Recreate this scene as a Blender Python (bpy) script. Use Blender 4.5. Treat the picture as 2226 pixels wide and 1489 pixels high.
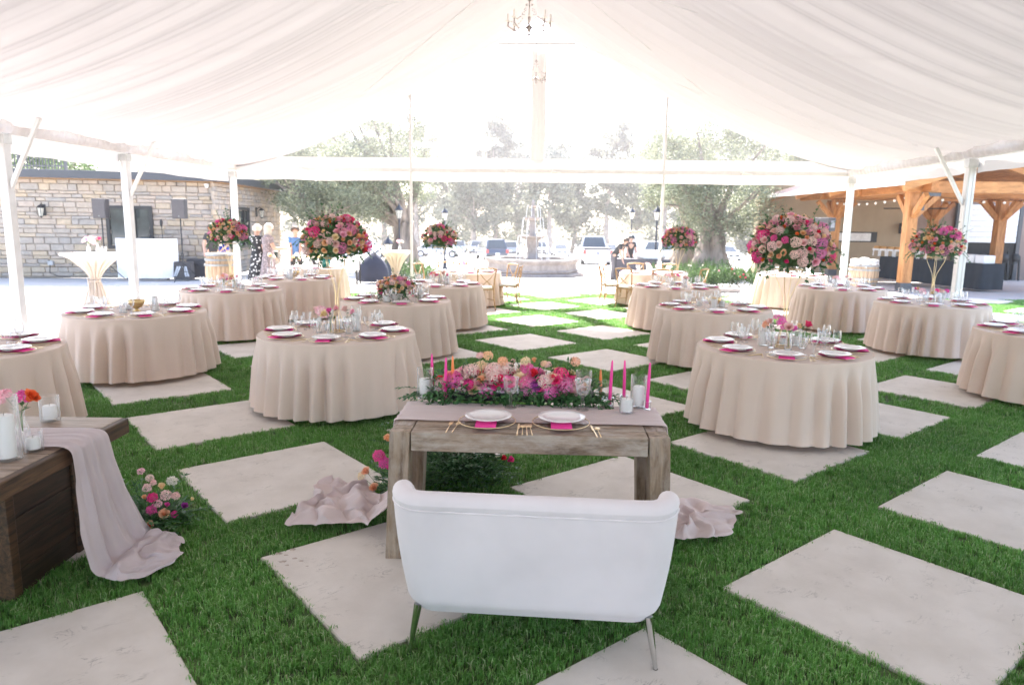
import bpy, bmesh, math, random
from math import sin, cos, pi, radians, sqrt, atan2, exp
from mathutils import Vector, Matrix, Euler, noise

SC = bpy.context.scene
for _o in list(bpy.data.objects):
    bpy.data.objects.remove(_o)
COL = SC.collection

# ------------------------------------------------------------------ camera
CAM_H, F_PX, PITCH, ROLL = 1.88, 1546.2, 0.16729, 0.01399
cam_d = bpy.data.cameras.new('camera')
cam = bpy.data.objects.new('camera', cam_d)
COL.objects.link(cam)
SC.camera = cam
cam_d.sensor_width = 36.0
cam_d.lens = 36.0 * F_PX / 2226.0
cam_d.clip_start, cam_d.clip_end = 0.05, 3000.0
_fw = Vector((0, cos(PITCH), -sin(PITCH)))
_up = Vector((0, sin(PITCH), cos(PITCH)))
_rt = Vector((1, 0, 0))
_r2 = _rt * cos(ROLL) + _up * sin(ROLL)
_u2 = _up * cos(ROLL) - _rt * sin(ROLL)
_m = Matrix((( _r2.x, _u2.x, -_fw.x), (_r2.y, _u2.y, -_fw.y), (_r2.z, _u2.z, -_fw.z)))
cam.matrix_world = Matrix.Translation((0, 0, CAM_H)) @ _m.to_4x4()
cam_d.dof.use_dof = True
cam_d.dof.focus_distance = 4.3
cam_d.dof.aperture_fstop = 3.0

# ------------------------------------------------------------------ sky, sun, exposure
SUN_EL, SUN_AZ = radians(50), radians(-14)        # azimuth from +Y (ahead), negative = left
world = bpy.data.worlds.new('World')
SC.world = world
world.use_nodes = True
wn = world.node_tree
wn.nodes.clear()
w_out = wn.nodes.new('ShaderNodeOutputWorld')
w_bg = wn.nodes.new('ShaderNodeBackground')
w_sky = wn.nodes.new('ShaderNodeTexSky')
w_sky.sky_type = 'NISHITA'
w_sky.sun_disc = False
w_sky.sun_elevation = SUN_EL
w_sky.sun_rotation = SUN_AZ
w_sky.air_density = 1.0
w_sky.dust_density = 2.2
w_sky.ozone_density = 1.0
w_bg.inputs['Strength'].default_value = 0.13
wn.links.new(w_sky.outputs[0], w_bg.inputs[0])
wn.links.new(w_bg.outputs[0], w_out.inputs[0])
sun_d = bpy.data.lights.new('sun', 'SUN')
sun = bpy.data.objects.new('sun', sun_d)
COL.objects.link(sun)
sun_d.energy = 4.2
sun_d.angle = radians(0.55)
sun_d.color = (1.0, 0.955, 0.89)
_sd = Vector((sin(SUN_AZ) * cos(SUN_EL), cos(SUN_AZ) * cos(SUN_EL), sin(SUN_EL)))
sun.rotation_euler = (-_sd).to_track_quat('-Z', 'Y').to_euler()
sun.location = (0, 0, 30)
SC.view_settings.view_transform = 'Standard'
SC.view_settings.look = 'None'
SC.view_settings.exposure = 2.72
SC.view_settings.gamma = 1.0
SC.view_settings.use_curve_mapping = False
SC.cycles.use_denoising = True
SC.cycles.max_bounces = 9
SC.cycles.diffuse_bounces = 5
SC.cycles.glossy_bounces = 4
SC.cycles.transmission_bounces = 6
SC.cycles.transparent_max_bounces = 24
SC.cycles.caustics_reflective = False
SC.cycles.caustics_refractive = False
SC.cycles.sample_clamp_indirect = 6.0

# ------------------------------------------------------------------ placing helpers
def ray(px, py):
    X, Y = px - 1113.0, py - 744.5
    c, s = cos(ROLL), sin(ROLL)
    x, y = (X * c + Y * s) / F_PX, (-X * s + Y * c) / F_PX
    c, s = cos(PITCH), sin(PITCH)
    return Vector((x, c - y * s, -s - y * c))
def G(px, py, z=0.0):
    r = ray(px, py); t = (z - CAM_H) / r.z
    return Vector((r.x * t, r.y * t, z))
def AT(px, py, Y):
    r = ray(px, py); t = Y / r.y
    return Vector((r.x * t, Y, CAM_H + r.z * t))

# ------------------------------------------------------------------ materials
MATS = {}
def _new(name):
    m = bpy.data.materials.new(name); m.use_nodes = True
    nt = m.node_tree; nt.nodes.clear()
    out = nt.nodes.new('ShaderNodeOutputMaterial')
    MATS[name] = m
    return m, nt, out
def _n(nt, t, **k):
    n = nt.nodes.new(t)
    for a, b in k.items():
        if a in n.inputs.keys(): n.inputs[a].default_value = b
        else: setattr(n, a, b)
    return n
def rgba(c): return (c[0], c[1], c[2], 1.0)
def noise_color(nt, c1, c2, scale=6.0, detail=5.0, lo=.35, hi=.65, coord='Object', stretch=None, rough=.55):
    tc = _n(nt, 'ShaderNodeTexCoord')
    mp = _n(nt, 'ShaderNodeMapping')
    if stretch: mp.inputs['Scale'].default_value = stretch
    nt.links.new(tc.outputs[coord], mp.inputs[0])
    nz = _n(nt, 'ShaderNodeTexNoise', Scale=scale, Detail=detail, Roughness=rough)
    nt.links.new(mp.outputs[0], nz.inputs['Vector'])
    rp = _n(nt, 'ShaderNodeValToRGB')
    rp.color_ramp.elements[0].position = lo; rp.color_ramp.elements[1].position = hi
    rp.color_ramp.elements[0].color = rgba(c1); rp.color_ramp.elements[1].color = rgba(c2)
    nt.links.new(nz.outputs['Fac'], rp.inputs[0])
    return rp.outputs[0], nz.outputs['Fac'], mp.outputs[0]
def pm(name, col, rough=.6, metal=0.0, var=.12, scale=6.0, bump=0.0, bscale=60.0, trans=0.0, tcol=None,
       coat=0.0, stretch=None, rnd=0.0, spec=.5, sheen=0.0):
    """principled surface with noise colour variation, bump, optional translucency and random tint per object/island"""
    if name in MATS: return MATS[name]
    m, nt, out = _new(name)
    b = _n(nt, 'ShaderNodeBsdfPrincipled', Roughness=rough, Metallic=metal)
    b.inputs['Specular IOR Level'].default_value = spec
    if coat: b.inputs['Coat Weight'].default_value = coat; b.inputs['Coat Roughness'].default_value = .08
    if sheen: b.inputs['Sheen Weight'].default_value = sheen
    c1 = [max(0, x * (1 - var)) for x in col]; c2 = [min(1, x * (1 + var)) for x in col]
    cs, fac, vec = noise_color(nt, c1, c2, scale, stretch=stretch)
    if rnd:
        oi = _n(nt, 'ShaderNodeObjectInfo'); ge = _n(nt, 'ShaderNodeNewGeometry')
        ad = _n(nt, 'ShaderNodeMath', operation='ADD'); fr = _n(nt, 'ShaderNodeMath', operation='FRACT')
        nt.links.new(oi.outputs['Random'], ad.inputs[0]); nt.links.new(ge.outputs['Random Per Island'], ad.inputs[1])
        nt.links.new(ad.outputs[0], fr.inputs[0])
        mr = _n(nt, 'ShaderNodeMapRange'); mr.inputs['To Min'].default_value = 1 - rnd; mr.inputs['To Max'].default_value = 1 + rnd
        nt.links.new(fr.outputs[0], mr.inputs['Value'])
        hs = _n(nt, 'ShaderNodeHueSaturation')
        nt.links.new(mr.outputs[0], hs.inputs['Value']); nt.links.new(cs, hs.inputs['Color'])
        cs = hs.outputs[0]
    nt.links.new(cs, b.inputs['Base Color'])
    if bump:
        tc = _n(nt, 'ShaderNodeTexCoord'); nz = _n(nt, 'ShaderNodeTexNoise', Scale=bscale, Detail=4.0)
        nt.links.new(vec if stretch else tc.outputs['Object'], nz.inputs['Vector'])
        bp = _n(nt, 'ShaderNodeBump', Strength=bump, Distance=.01)
        nt.links.new(nz.outputs['Fac'], bp.inputs['Height']); nt.links.new(bp.outputs[0], b.inputs['Normal'])
    if trans:
        t = _n(nt, 'ShaderNodeBsdfTranslucent')
        if tcol: t.inputs[0].default_value = rgba(tcol)
        else: nt.links.new(cs, t.inputs[0])
        mx = _n(nt, 'ShaderNodeMixShader', Fac=trans)
        nt.links.new(b.outputs[0], mx.inputs[1]); nt.links.new(t.outputs[0], mx.inputs[2])
        nt.links.new(mx.outputs[0], out.inputs[0])
    else:
        nt.links.new(b.outputs[0], out.inputs[0])
    return m
def glass(name, tint=(.995, .998, .998), rim=.55, rough=.03, top=.95):
    """thin clear glass: see-through with fresnel reflections, plus white imitating light refracted at the rims"""
    if name in MATS: return MATS[name]
    m, nt, out = _new(name)
    tr = _n(nt, 'ShaderNodeBsdfTransparent'); tr.inputs[0].default_value = rgba(tint)
    gl = _n(nt, 'ShaderNodeBsdfGlossy', Roughness=rough)
    lw = _n(nt, 'ShaderNodeLayerWeight', Blend=rim)
    mr = _n(nt, 'ShaderNodeMapRange'); mr.inputs['To Min'].default_value = .16 * top / .95; mr.inputs['To Max'].default_value = top
    nt.links.new(lw.outputs['Facing'], mr.inputs['Value'])
    pw = _n(nt, 'ShaderNodeMath', operation='POWER'); pw.inputs[1].default_value = 2.0
    nt.links.new(mr.outputs[0], pw.inputs[0])
    mx = _n(nt, 'ShaderNodeMixShader')
    tl_ = _n(nt, 'ShaderNodeBsdfTranslucent'); tl_.inputs[0].default_value = (.95, .95, .96, 1)
    m0 = _n(nt, 'ShaderNodeMixShader', Fac=.45); nt.links.new(gl.outputs[0], m0.inputs[1]); nt.links.new(tl_.outputs[0], m0.inputs[2])  # white translucence mixed in to imitate ceiling light refracted at the rims
    nt.links.new(pw.outputs[0], mx.inputs[0]); nt.links.new(tr.outputs[0], mx.inputs[1]); nt.links.new(m0.outputs[0], mx.inputs[2])
    nt.links.new(mx.outputs[0], out.inputs[0])
    return m
def wood(name, dark, light, scale=3.0, axis=0, rough=.6, grey=None, ring=14.0, bump=.25, blotch=.5):
    """wood grain running along local axis; optional worn grey wash"""
    if name in MATS: return MATS[name]
    m, nt, out = _new(name)
    b = _n(nt, 'ShaderNodeBsdfPrincipled', Roughness=rough)
    tc = _n(nt, 'ShaderNodeTexCoord'); oi = _n(nt, 'ShaderNodeObjectInfo')
    mp = _n(nt, 'ShaderNodeMapping')
    st = [ring, ring, ring]; st[axis] = 1.1
    mp.inputs['Scale'].default_value = st
    ad = _n(nt, 'ShaderNodeVectorMath', operation='ADD')
    sc = _n(nt, 'ShaderNodeVectorMath', operation='SCALE'); sc.inputs[0].default_value = (7.3, 3.1, 5.7)
    nt.links.new(oi.outputs['Random'], sc.inputs['Scale'])
    nt.links.new(tc.outputs['Object'], ad.inputs[0]); nt.links.new(sc.outputs[0], ad.inputs[1])
    nt.links.new(ad.outputs[0], mp.inputs[0])
    n1 = _n(nt, 'ShaderNodeTexNoise', Scale=scale, Detail=8.0, Roughness=.65, Distortion=.6)
    nt.links.new(mp.outputs[0], n1.inputs['Vector'])
    rp = _n(nt, 'ShaderNodeValToRGB')
    rp.color_ramp.elements[0].position = .36; rp.color_ramp.elements[1].position = .66
    rp.color_ramp.elements[0].color = rgba(dark); rp.color_ramp.elements[1].color = rgba(light)
    nt.links.new(n1.outputs['Fac'], rp.inputs[0])
    cs = rp.outputs[0]
    if grey:
        n2 = _n(nt, 'ShaderNodeTexNoise', Scale=7.0, Detail=6.0, Roughness=.7)
        mp2 = _n(nt, 'ShaderNodeMapping'); s2 = [2.2, 2.2, 2.2]; s2[axis] = .8
        mp2.inputs['Scale'].default_value = s2
        nt.links.new(ad.outputs[0], mp2.inputs[0]); nt.links.new(mp2.outputs[0], n2.inputs['Vector'])
        r2 = _n(nt, 'ShaderNodeValToRGB'); r2.color_ramp.elements[0].position = .42; r2.color_ramp.elements[1].position = .62
        nt.links.new(n2.outputs['Fac'], r2.inputs[0])
        ml = _n(nt, 'ShaderNodeMath', operation='MULTIPLY'); ml.inputs[1].default_value = blotch
        nt.links.new(r2.outputs[0], ml.inputs[0])
        mx = _n(nt, 'ShaderNodeMix', data_type='RGBA')
        nt.links.new(ml.outputs[0], mx.inputs['Factor']); nt.links.new(cs, mx.inputs['A']); mx.inputs['B'].default_value = rgba(grey)
        cs = mx.outputs['Result']
    nt.links.new(cs, b.inputs['Base Color'])
    bp = _n(nt, 'ShaderNodeBump', Strength=bump, Distance=.006)
    nt.links.new(n1.outputs['Fac'], bp.inputs['Height']); nt.links.new(bp.outputs[0], b.inputs['Normal'])
    nt.links.new(b.outputs[0], out.inputs[0])
    return m

# ------------------------------------------------------------------ mesh helpers
class MB:
    def __init__(s): s.v = []; s.f = []; s.mi = []; s.cur = 0
    def add(s, vs, fs):
        o = len(s.v); s.v += [tuple(p) for p in vs]
        for f in fs: s.f.append(tuple(i + o for i in f)); s.mi.append(s.cur)
        return s
    def box(s, c, d, M=None, taper=1.0, top=None):
        x, y, z = d[0] / 2, d[1] / 2, d[2] / 2
        tx, ty = (taper, taper) if top is None else top
        vs = [(-x, -y, -z), (x, -y, -z), (x, y, -z), (-x, y, -z), (-x * tx, -y * ty, z), (x * tx, -y * ty, z), (x * tx, y * ty, z), (-x * tx, y * ty, z)]
        C = Vector(c)
        vs = [((M @ Vector(p)) if M else Vector(p)) + C for p in vs]
        return s.add(vs, [(0, 3, 2, 1), (4, 5, 6, 7), (0, 1, 5, 4), (1, 2, 6, 5), (2, 3, 7, 6), (3, 0, 4, 7)])
    def span(s, p0, p1, w, h, up=(0, 0, 1)):
        """beam of w x h from p0 to p1"""
        p0, p1 = Vector(p0), Vector(p1); d = (p1 - p0); L = d.length; d.normalize()
        u = Vector(up); sd = d.cross(u)
        if sd.length < 1e-4: sd = d.cross(Vector((0, 1, 0)))
        sd.normalize(); u = sd.cross(d)
        M = Matrix((sd, d, u)).transposed()
        return s.box((p0 + p1) / 2, (w, L, h), M)
    def tube(s, pts, r, n=8, cap=True, closed=False):
        pts = [Vector(p) for p in pts]; k = len(pts)
        rs = r if isinstance(r, (list, tuple)) else [r] * k
        vs = []; prev = None
        for i, p in enumerate(pts):
            if closed: d = pts[(i + 1) % k] - pts[i - 1]
            else: d = pts[min(i + 1, k - 1)] - pts[max(i - 1, 0)]
            if d.length < 1e-9: d = Vector((0, 0, 1))
            d.normalize()
            a = prev if prev is not None else (Vector((1, 0, 0)) if abs(d.x) < .9 else Vector((0, 1, 0)))
            a = (a - d * a.dot(d))
            if a.length < 1e-6: a = d.orthogonal()
            a.normalize(); b = d.cross(a); prev = a
            for j in range(n):
                t = 2 * pi * j / n
                vs.append(p + (a * cos(t) + b * sin(t)) * rs[i])
        fs = []
        for i in range(k if closed else k - 1):
            i2 = (i + 1) % k
            for j in range(n):
                j2 = (j + 1) % n
                fs.append((i * n + j, i * n + j2, i2 * n + j2, i2 * n + j))
        if cap and not closed:
            fs.append(tuple(range(n - 1, -1, -1))); fs.append(tuple((k - 1) * n + j for j in range(n)))
        return s.add(vs, fs)
    def lathe(s, prof, n=24, c=(0, 0, 0), M=None, wob=None):
        """prof: list of (r,z)"""
        vs = []; k = len(prof); C = Vector(c)
        for (r, z) in prof:
            for j in range(n):
                t = 2 * pi * j / n
                q = Vector((r * cos(t), r * sin(t), z))
                if wob: q = wob(q, t)
                vs.append((M @ q if M else q) + C)
        fs = []
        for i in range(k - 1):
            for j in range(n):
                j2 = (j + 1) % n
                fs.append((i * n + j, i * n + j2, (i + 1) * n + j2, (i + 1) * n + j))
        if prof[0][0] > 1e-5 and prof[0][0] < 10: pass
        return s.add(vs, fs)
    def grid(s, fn, nu, nv, closed_u=False):
        vs = [fn(i / (nu if closed_u else nu - 1), j / (nv - 1)) for j in range(nv) for i in range(nu)]
        fs = []
        for j in range(nv - 1):
            for i in range(nu if closed_u else nu - 1):
                i2 = (i + 1) % nu
                fs.append((j * nu + i, j * nu + i2, (j + 1) * nu + i2, (j + 1) * nu + i))
        return s.add(vs, fs)
    def ball(s, c, r, n=10, m=7, sc=(1, 1, 1)):
        C = Vector(c)
        prof = [(max(1e-4, sin(pi * i / m)) * r, -cos(pi * i / m) * r) for i in range(m + 1)]
        vs = []
        for (rr, z) in prof:
            for j in range(n):
                t = 2 * pi * j / n
                vs.append(C + Vector((rr * cos(t) * sc[0], rr * sin(t) * sc[1], z * sc[2])))
        fs = []
        for i in range(m):
            for j in range(n):
                j2 = (j + 1) % n
                fs.append((i * n + j, i * n + j2, (i + 1) * n + j2, (i + 1) * n + j))
        return s.add(vs, fs)
    def mesh(s, name='mesh', mats=(), smooth=False, angle=None):
        me = bpy.data.meshes.new(name)
        me.from_pydata(s.v, [], s.f)
        for m in mats: me.materials.append(m)
        if len(mats) > 1: me.polygons.foreach_set('material_index', s.mi)
        if smooth:
            me.polygons.foreach_set('use_smooth', [True] * len(me.polygons))
            if angle: me.set_sharp_from_angle(angle=radians(angle))
        me.update()
        return me
    def obj(s, name, mats, parent=None, smooth=False, angle=None, loc=None, rot=None, bevel=0, kind=None, solid=0, label=None):
        if not isinstance(mats, (list, tuple)): mats = [mats]
        o = bpy.data.objects.new(name, s.mesh(name, mats, smooth, angle))
        return _fin(o, parent, loc, rot, bevel, kind, solid, label)
def _fin(o, parent=None, loc=None, rot=None, bevel=0, kind=None, solid=0, label=None):
    COL.objects.link(o)
    if parent is not None: o.parent = parent
    if loc is not None: o.location = loc
    if rot is not None: o.rotation_euler = rot
    if solid:
        md = o.modifiers.new('solid', 'SOLIDIFY'); md.thickness = solid
    if bevel:
        md = o.modifiers.new('bevel', 'BEVEL'); md.width = bevel; md.segments = 2; md.limit_method = 'ANGLE'
    if kind: o['kind'] = kind
    if label: o['label'] = label
    return o
def inst(name, me, parent=None, loc=(0, 0, 0), rot=(0, 0, 0), scale=None, mat=None):
    o = bpy.data.objects.new(name, me)
    COL.objects.link(o)
    if parent is not None: o.parent = parent
    o.location = loc; o.rotation_euler = rot
    if scale is not None: o.scale = scale if isinstance(scale, (tuple, list, Vector)) else (scale,) * 3
    if mat is not None:
        o.material_slots[0].link = 'OBJECT'; o.material_slots[0].material = mat
    return o
def tag(o, label, cat, group=None):
    o['label'] = label; o['category'] = cat
    if group: o['group'] = group
    return o
def thing(name, label, cat, loc=(0, 0, 0), rz=0.0, group=None, scale=None):
    o = bpy.data.objects.new(name, None); COL.objects.link(o)
    o.empty_display_size = .1
    o.location = loc; o.rotation_euler = (0, 0, rz)
    if scale: o.scale = (scale,) * 3
    return tag(o, label, cat, group)
def struct(o): o['kind'] = 'structure'; return o
def copy_tree(o, loc=None, rz=None, label=None, parent=None):
    c = o.copy(); COL.objects.link(c)
    if parent is not None: c.parent = parent
    if loc is not None: c.location = loc
    if rz is not None: c.rotation_euler = (0, 0, rz)
    if label: c['label'] = label
    for ch in list(o.children): copy_tree(ch, parent=c)
    return c
def smooth01(a, b, x):
    t = min(1, max(0, (x - a) / (b - a))); return t * t * (3 - 2 * t)
def lerp(a, b, t): return a + (b - a) * t
def fbm(x, y, z=0., o=4):
    return noise.fractal(Vector((x, y, z)), 1.0, 2.0, o, noise_basis='PERLIN_ORIGINAL')
# ================================================================== GROUND
def concrete_mat(name, base, dark, vein, vs=3.0):
    m, nt, out = _new(name)
    b = _n(nt, 'ShaderNodeBsdfPrincipled', Roughness=.75)
    tc = _n(nt, 'ShaderNodeTexCoord'); oi = _n(nt, 'ShaderNodeObjectInfo')
    sc = _n(nt, 'ShaderNodeVectorMath', operation='SCALE'); sc.inputs[0].default_value = (31., 17., 5.)
    ad = _n(nt, 'ShaderNodeVectorMath', operation='ADD')
    nt.links.new(oi.outputs['Random'], sc.inputs['Scale']); nt.links.new(tc.outputs['Object'], ad.inputs[0]); nt.links.new(sc.outputs[0], ad.inputs[1])
    n1 = _n(nt, 'ShaderNodeTexNoise', Scale=vs, Detail=7.0, Roughness=.62)
    nt.links.new(ad.outputs[0], n1.inputs['Vector'])
    r1 = _n(nt, 'ShaderNodeValToRGB'); r1.color_ramp.elements[0].position = .3; r1.color_ramp.elements[1].position = .62
    r1.color_ramp.elements[0].color = rgba(dark); r1.color_ramp.elements[1].color = rgba(base)
    nt.links.new(n1.outputs['Fac'], r1.inputs[0])
    # hair-line veins: thin bands of a distorted noise, broken up by a second one
    mp = _n(nt, 'ShaderNodeMapping'); mp.inputs['Scale'].default_value = (1, 2.2, 1); mp.inputs['Rotation'].default_value = (0, 0, .5)
    nt.links.new(ad.outputs[0], mp.inputs[0])
    n2 = _n(nt, 'ShaderNodeTexNoise', Scale=5.5, Detail=6.0, Roughness=.6, Distortion=1.4)
    nt.links.new(mp.outputs[0], n2.inputs['Vector'])
    s1 = _n(nt, 'ShaderNodeMath', operation='SUBTRACT'); s1.inputs[1].default_value = .5
    a1 = _n(nt, 'ShaderNodeMath', operation='ABSOLUTE')
    nt.links.new(n2.outputs['Fac'], s1.inputs[0]); nt.links.new(s1.outputs[0], a1.inputs[0])
    mr = _n(nt, 'ShaderNodeMapRange'); mr.inputs['From Min'].default_value = .0; mr.inputs['From Max'].default_value = .018
    mr.inputs['To Min'].default_value = 1.; mr.inputs['To Max'].default_value = 0.
    nt.links.new(a1.outputs[0], mr.inputs['Value'])
    n3 = _n(nt, 'ShaderNodeTexNoise', Scale=7.0, Detail=3.0); nt.links.new(ad.outputs[0], n3.inputs['Vector'])
    r3 = _n(nt, 'ShaderNodeValToRGB'); r3.color_ramp.elements[0].position = .53; r3.color_ramp.elements[1].position = .68
    nt.links.new(n3.outputs['Fac'], r3.inputs[0])
    ml = _n(nt, 'ShaderNodeMath', operation='MULTIPLY'); nt.links.new(mr.outputs[0], ml.inputs[0]); nt.links.new(r3.outputs[0], ml.inputs[1])
    m2 = _n(nt, 'ShaderNodeMath', operation='MULTIPLY'); m2.inputs[1].default_value = .85; nt.links.new(ml.outputs[0], m2.inputs[0])
    mx = _n(nt, 'ShaderNodeMix', data_type='RGBA')
    nt.links.new(m2.outputs[0], mx.inputs['Factor']); nt.links.new(r1.outputs[0], mx.inputs['A']); mx.inputs['B'].default_value = rgba(vein)
    nt.links.new(mx.outputs['Result'], b.inputs['Base Color'])
    n4 = _n(nt, 'ShaderNodeTexNoise', Scale=90.0, Detail=3.0); nt.links.new(ad.outputs[0], n4.inputs['Vector'])
    bp = _n(nt, 'ShaderNodeBump', Strength=.12, Distance=.004)
    nt.links.new(n4.outputs['Fac'], bp.inputs['Height']); nt.links.new(bp.outputs[0], b.inputs['Normal'])
    nt.links.new(b.outputs[0], out.inputs[0])
    return m
M_SLAB = concrete_mat('slab_concrete', (.64, .59, .535), (.545, .495, .44), (.22, .195, .17))
M_PATIO = concrete_mat('patio_concrete', (.50, .475, .45), (.44, .41, .39), (.3, .29, .27), vs=.6)
M_SOIL = pm('turf_soil', (.075, .12, .042), .95, var=.5, scale=3.0, bump=.6, bscale=40)

g_ = MB().grid(lambda u, v: Vector((-300 + 600 * u, -60 + 560 * v, -.05)), 9, 9)
struct(g_.obj('ground', M_PATIO))

LX0, LX1, LY0, LY1 = -5.35, 14.2, -1.2, 19.15
lawn = struct(MB().grid(lambda u, v: Vector((lerp(LX0, LX1, u), lerp(LY0, LY1, v), -.012)), 12, 12).obj('lawn', M_SOIL))

PHI = .682308; PT = .95065 * CAM_H; SL = 1.19
U_ = Vector((cos(PHI), sin(PHI), 0)); V_ = Vector((sin(PHI), -cos(PHI), 0))
O_ = Vector((-.8506, 3.12321, 0)) * CAM_H
sm = MB()
def _slab(u, v):
    return Vector(((u - .5) * SL, (v - .5) * SL, 0))
h = SL / 2
sm.grid(lambda u, v: Vector(((u - .5) * (SL - .012), (v - .5) * (SL - .012), .008)), 2, 2)
_o = len(sm.v)
for z, e in ((.002, 0), (-.045, 0)):
    pass
ring = [(-h + .006, -h + .006, .008), (h - .006, -h + .006, .008), (h - .006, h - .006, .008), (-h + .006, h - .006, .008),
        (-h, -h, .001), (h, -h, .001), (h, h, .001), (-h, h, .001), (-h, -h, -.045), (h, -h, -.045), (h, h, -.045), (-h, h, -.045)]
sm.add(ring, [(4, 5, 1, 0), (5, 6, 2, 1), (6, 7, 3, 2), (7, 4, 0, 3), (8, 9, 5, 4), (9, 10, 6, 5), (10, 11, 7, 6), (11, 8, 4, 7)])
slab_me = sm.mesh('paving_slab', [M_SLAB])
SLABS = []
for i in range(-6, 14):
    for j in range(-12, 8):
        c = O_ + PT * (i * U_ + j * V_) - SL / 2 * U_ + SL / 2 * V_
        if LX0 - .55 < c.x < LX1 - .5 and LY0 + .2 < c.y < LY1 + .2:
            vis = c.y > .8 and abs(c.x) < c.y * .9 + 1.2
            if not vis: continue
            SLABS.append(c)
            o = inst('paving_slab', slab_me, lawn, (c.x, c.y, 0), (0, 0, PHI))

def in_slab(x, y, e=.0):
    d = Vector((x, y, 0)) - (O_ - SL / 2 * U_ + SL / 2 * V_)
    a = d.dot(U_) / PT; b = d.dot(V_) / PT
    a = (a - round(a)) * PT; b = (b - round(b)) * PT
    return max(abs(a), abs(b)) - SL / 2        # <0 inside

# ---------------------------------------------------------------- grass
def grass_mat():
    m, nt, out = _new('grass_blade')
    oi = _n(nt, 'ShaderNodeObjectInfo'); ge = _n(nt, 'ShaderNodeNewGeometry'); tc = _n(nt, 'ShaderNodeTexCoord')
    rp = _n(nt, 'ShaderNodeValToRGB')
    e = rp.color_ramp.elements
    e[0].position = 0; e[0].color = (.095, .250, .045, 1); e[1].position = 1; e[1].color = (.48, .52, .31, 1)
    x = e.new(.45); x.color = (.145, .345, .070, 1)
    x = e.new(.72); x.color = (.20, .41, .105, 1)
    x = e.new(.90); x.color = (.30, .47, .17, 1)
    ad = _n(nt, 'ShaderNodeMath', operation='ADD'); fr = _n(nt, 'ShaderNodeMath', operation='FRACT')
    nt.links.new(oi.outputs['Random'], ad.inputs[0]); nt.links.new(ge.outputs['Random Per Island'], ad.inputs[1]); nt.links.new(ad.outputs[0], fr.inputs[0])
    nt.links.new(fr.outputs[0], rp.inputs[0])
    # large soft patches of lusher / paler turf
    nz = _n(nt, 'ShaderNodeTexNoise', Scale=1.1, Detail=4.0)
    nt.links.new(ge.outputs['Position'], nz.inputs['Vector'])
    mr = _n(nt, 'ShaderNodeMapRange'); mr.inputs['From Min'].default_value = .3; mr.inputs['From Max'].default_value = .7
    mr.inputs['To Min'].default_value = .76; mr.inputs['To Max'].default_value = 1.22
    nt.links.new(nz.outputs['Fac'], mr.inputs['Value'])
    hs = _n(nt, 'ShaderNodeHueSaturation'); nt.links.new(mr.outputs[0], hs.inputs['Value']); nt.links.new(rp.outputs[0], hs.inputs['Color'])
    b = _n(nt, 'ShaderNodeBsdfPrincipled', Roughness=.5); nt.links.new(hs.outputs[0], b.inputs['Base Color'])
    b.inputs['Specular IOR Level'].default_value = .35
    t = _n(nt, 'ShaderNodeBsdfTranslucent'); nt.links.new(hs.outputs[0], t.inputs[0])
    mx = _n(nt, 'ShaderNodeMixShader', Fac=.42); nt.links.new(b.outputs[0], mx.inputs[1]); nt.links.new(t.outputs[0], mx.inputs[2])
    nt.links.new(mx.outputs[0], out.inputs[0])
    return m
M_GRASS = grass_mat()
gcol = bpy.data.collections.new('grass_tufts')
rg = random.Random(11)
NV = 5
for k in range(NV):
    b = MB()
    for q in range(16):
        a = rg.uniform(0, 2 * pi); rr = .038 * sqrt(rg.random())
        x, y = rr * cos(a), rr * sin(a)
        L = rg.uniform(.018, .038); w = rg.uniform(.0016, .0029); th = rg.uniform(0, 2 * pi); lean = rg.uniform(.15, 1.15)
        dx, dy = cos(th), sin(th); sx, sy = -dy * w, dx * w
        p1 = (x + dx * L * lean * .25, y + dy * L * lean * .25, L * .55)
        p2 = (x + dx * L * lean * .85, y + dy * L * lean * .85, L * (1 - lean * .28))
        b.add([(x - sx, y - sy, -.012), (x + sx, y + sy, -.012), (p1[0] + sx * .85, p1[1] + sy * .85, p1[2]), (p1[0] - sx * .85, p1[1] - sy * .85, p1[2]), p2],
              [(0, 1, 2, 3), (3, 2, 4)])
    o = bpy.data.objects.new('grass_tuft', b.mesh('grass_tuft', [M_GRASS]))
    gcol.objects.link(o)
pts = []; rot = []; scl = []; idx = []
def grass_point(x, y, far):
    e = in_slab(x, y)
    if e < -.004: return
    n = fbm(x * 1.3, y * 1.3) * .5 + .5
    s = rg.uniform(.75, 1.15) * (.85 + .35 * n) * far
    if e < .05: s *= .8
    pts.append((x, y, 0)); rot.append((rg.uniform(-.12, .12), rg.uniform(-.12, .12), rg.uniform(0, 6.28))); scl.append(s); idx.append(rg.randrange(NV))
def grass_zone(y0, y1, dens, far):
    area_x0, area_x1 = LX0, LX1
    x = None
    n = int((y1 - y0) * (area_x1 - area_x0) * dens)
    for q in range(n):
        x = rg.uniform(area_x0, area_x1); y = rg.uniform(y0, y1)
        if abs(x) > y * .78 + .5: continue
        grass_point(x, y, far)
grass_zone(1.3, 4.2, 1050, 1.0)
grass_zone(4.2, 7.0, 800, 1.03)
grass_zone(7.0, 11.5, 420, 1.12)
grass_zone(11.5, 19.1, 230, 1.25)
gm = bpy.data.meshes.new('grass')
gm.from_pydata(pts, [], [])
at = gm.attributes.new('g_rot', 'FLOAT_VECTOR', 'POINT'); at.data.foreach_set('vector', [c for r in rot for c in r])
at = gm.attributes.new('g_scl', 'FLOAT', 'POINT'); at.data.foreach_set('value', scl)
at = gm.attributes.new('g_idx', 'INT', 'POINT'); at.data.foreach_set('value', idx)
grass = bpy.data.objects.new('grass', gm); COL.objects.link(grass)
grass['kind'] = 'stuff'; grass['label'] = 'short thick green turf growing between the paving slabs'
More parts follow.
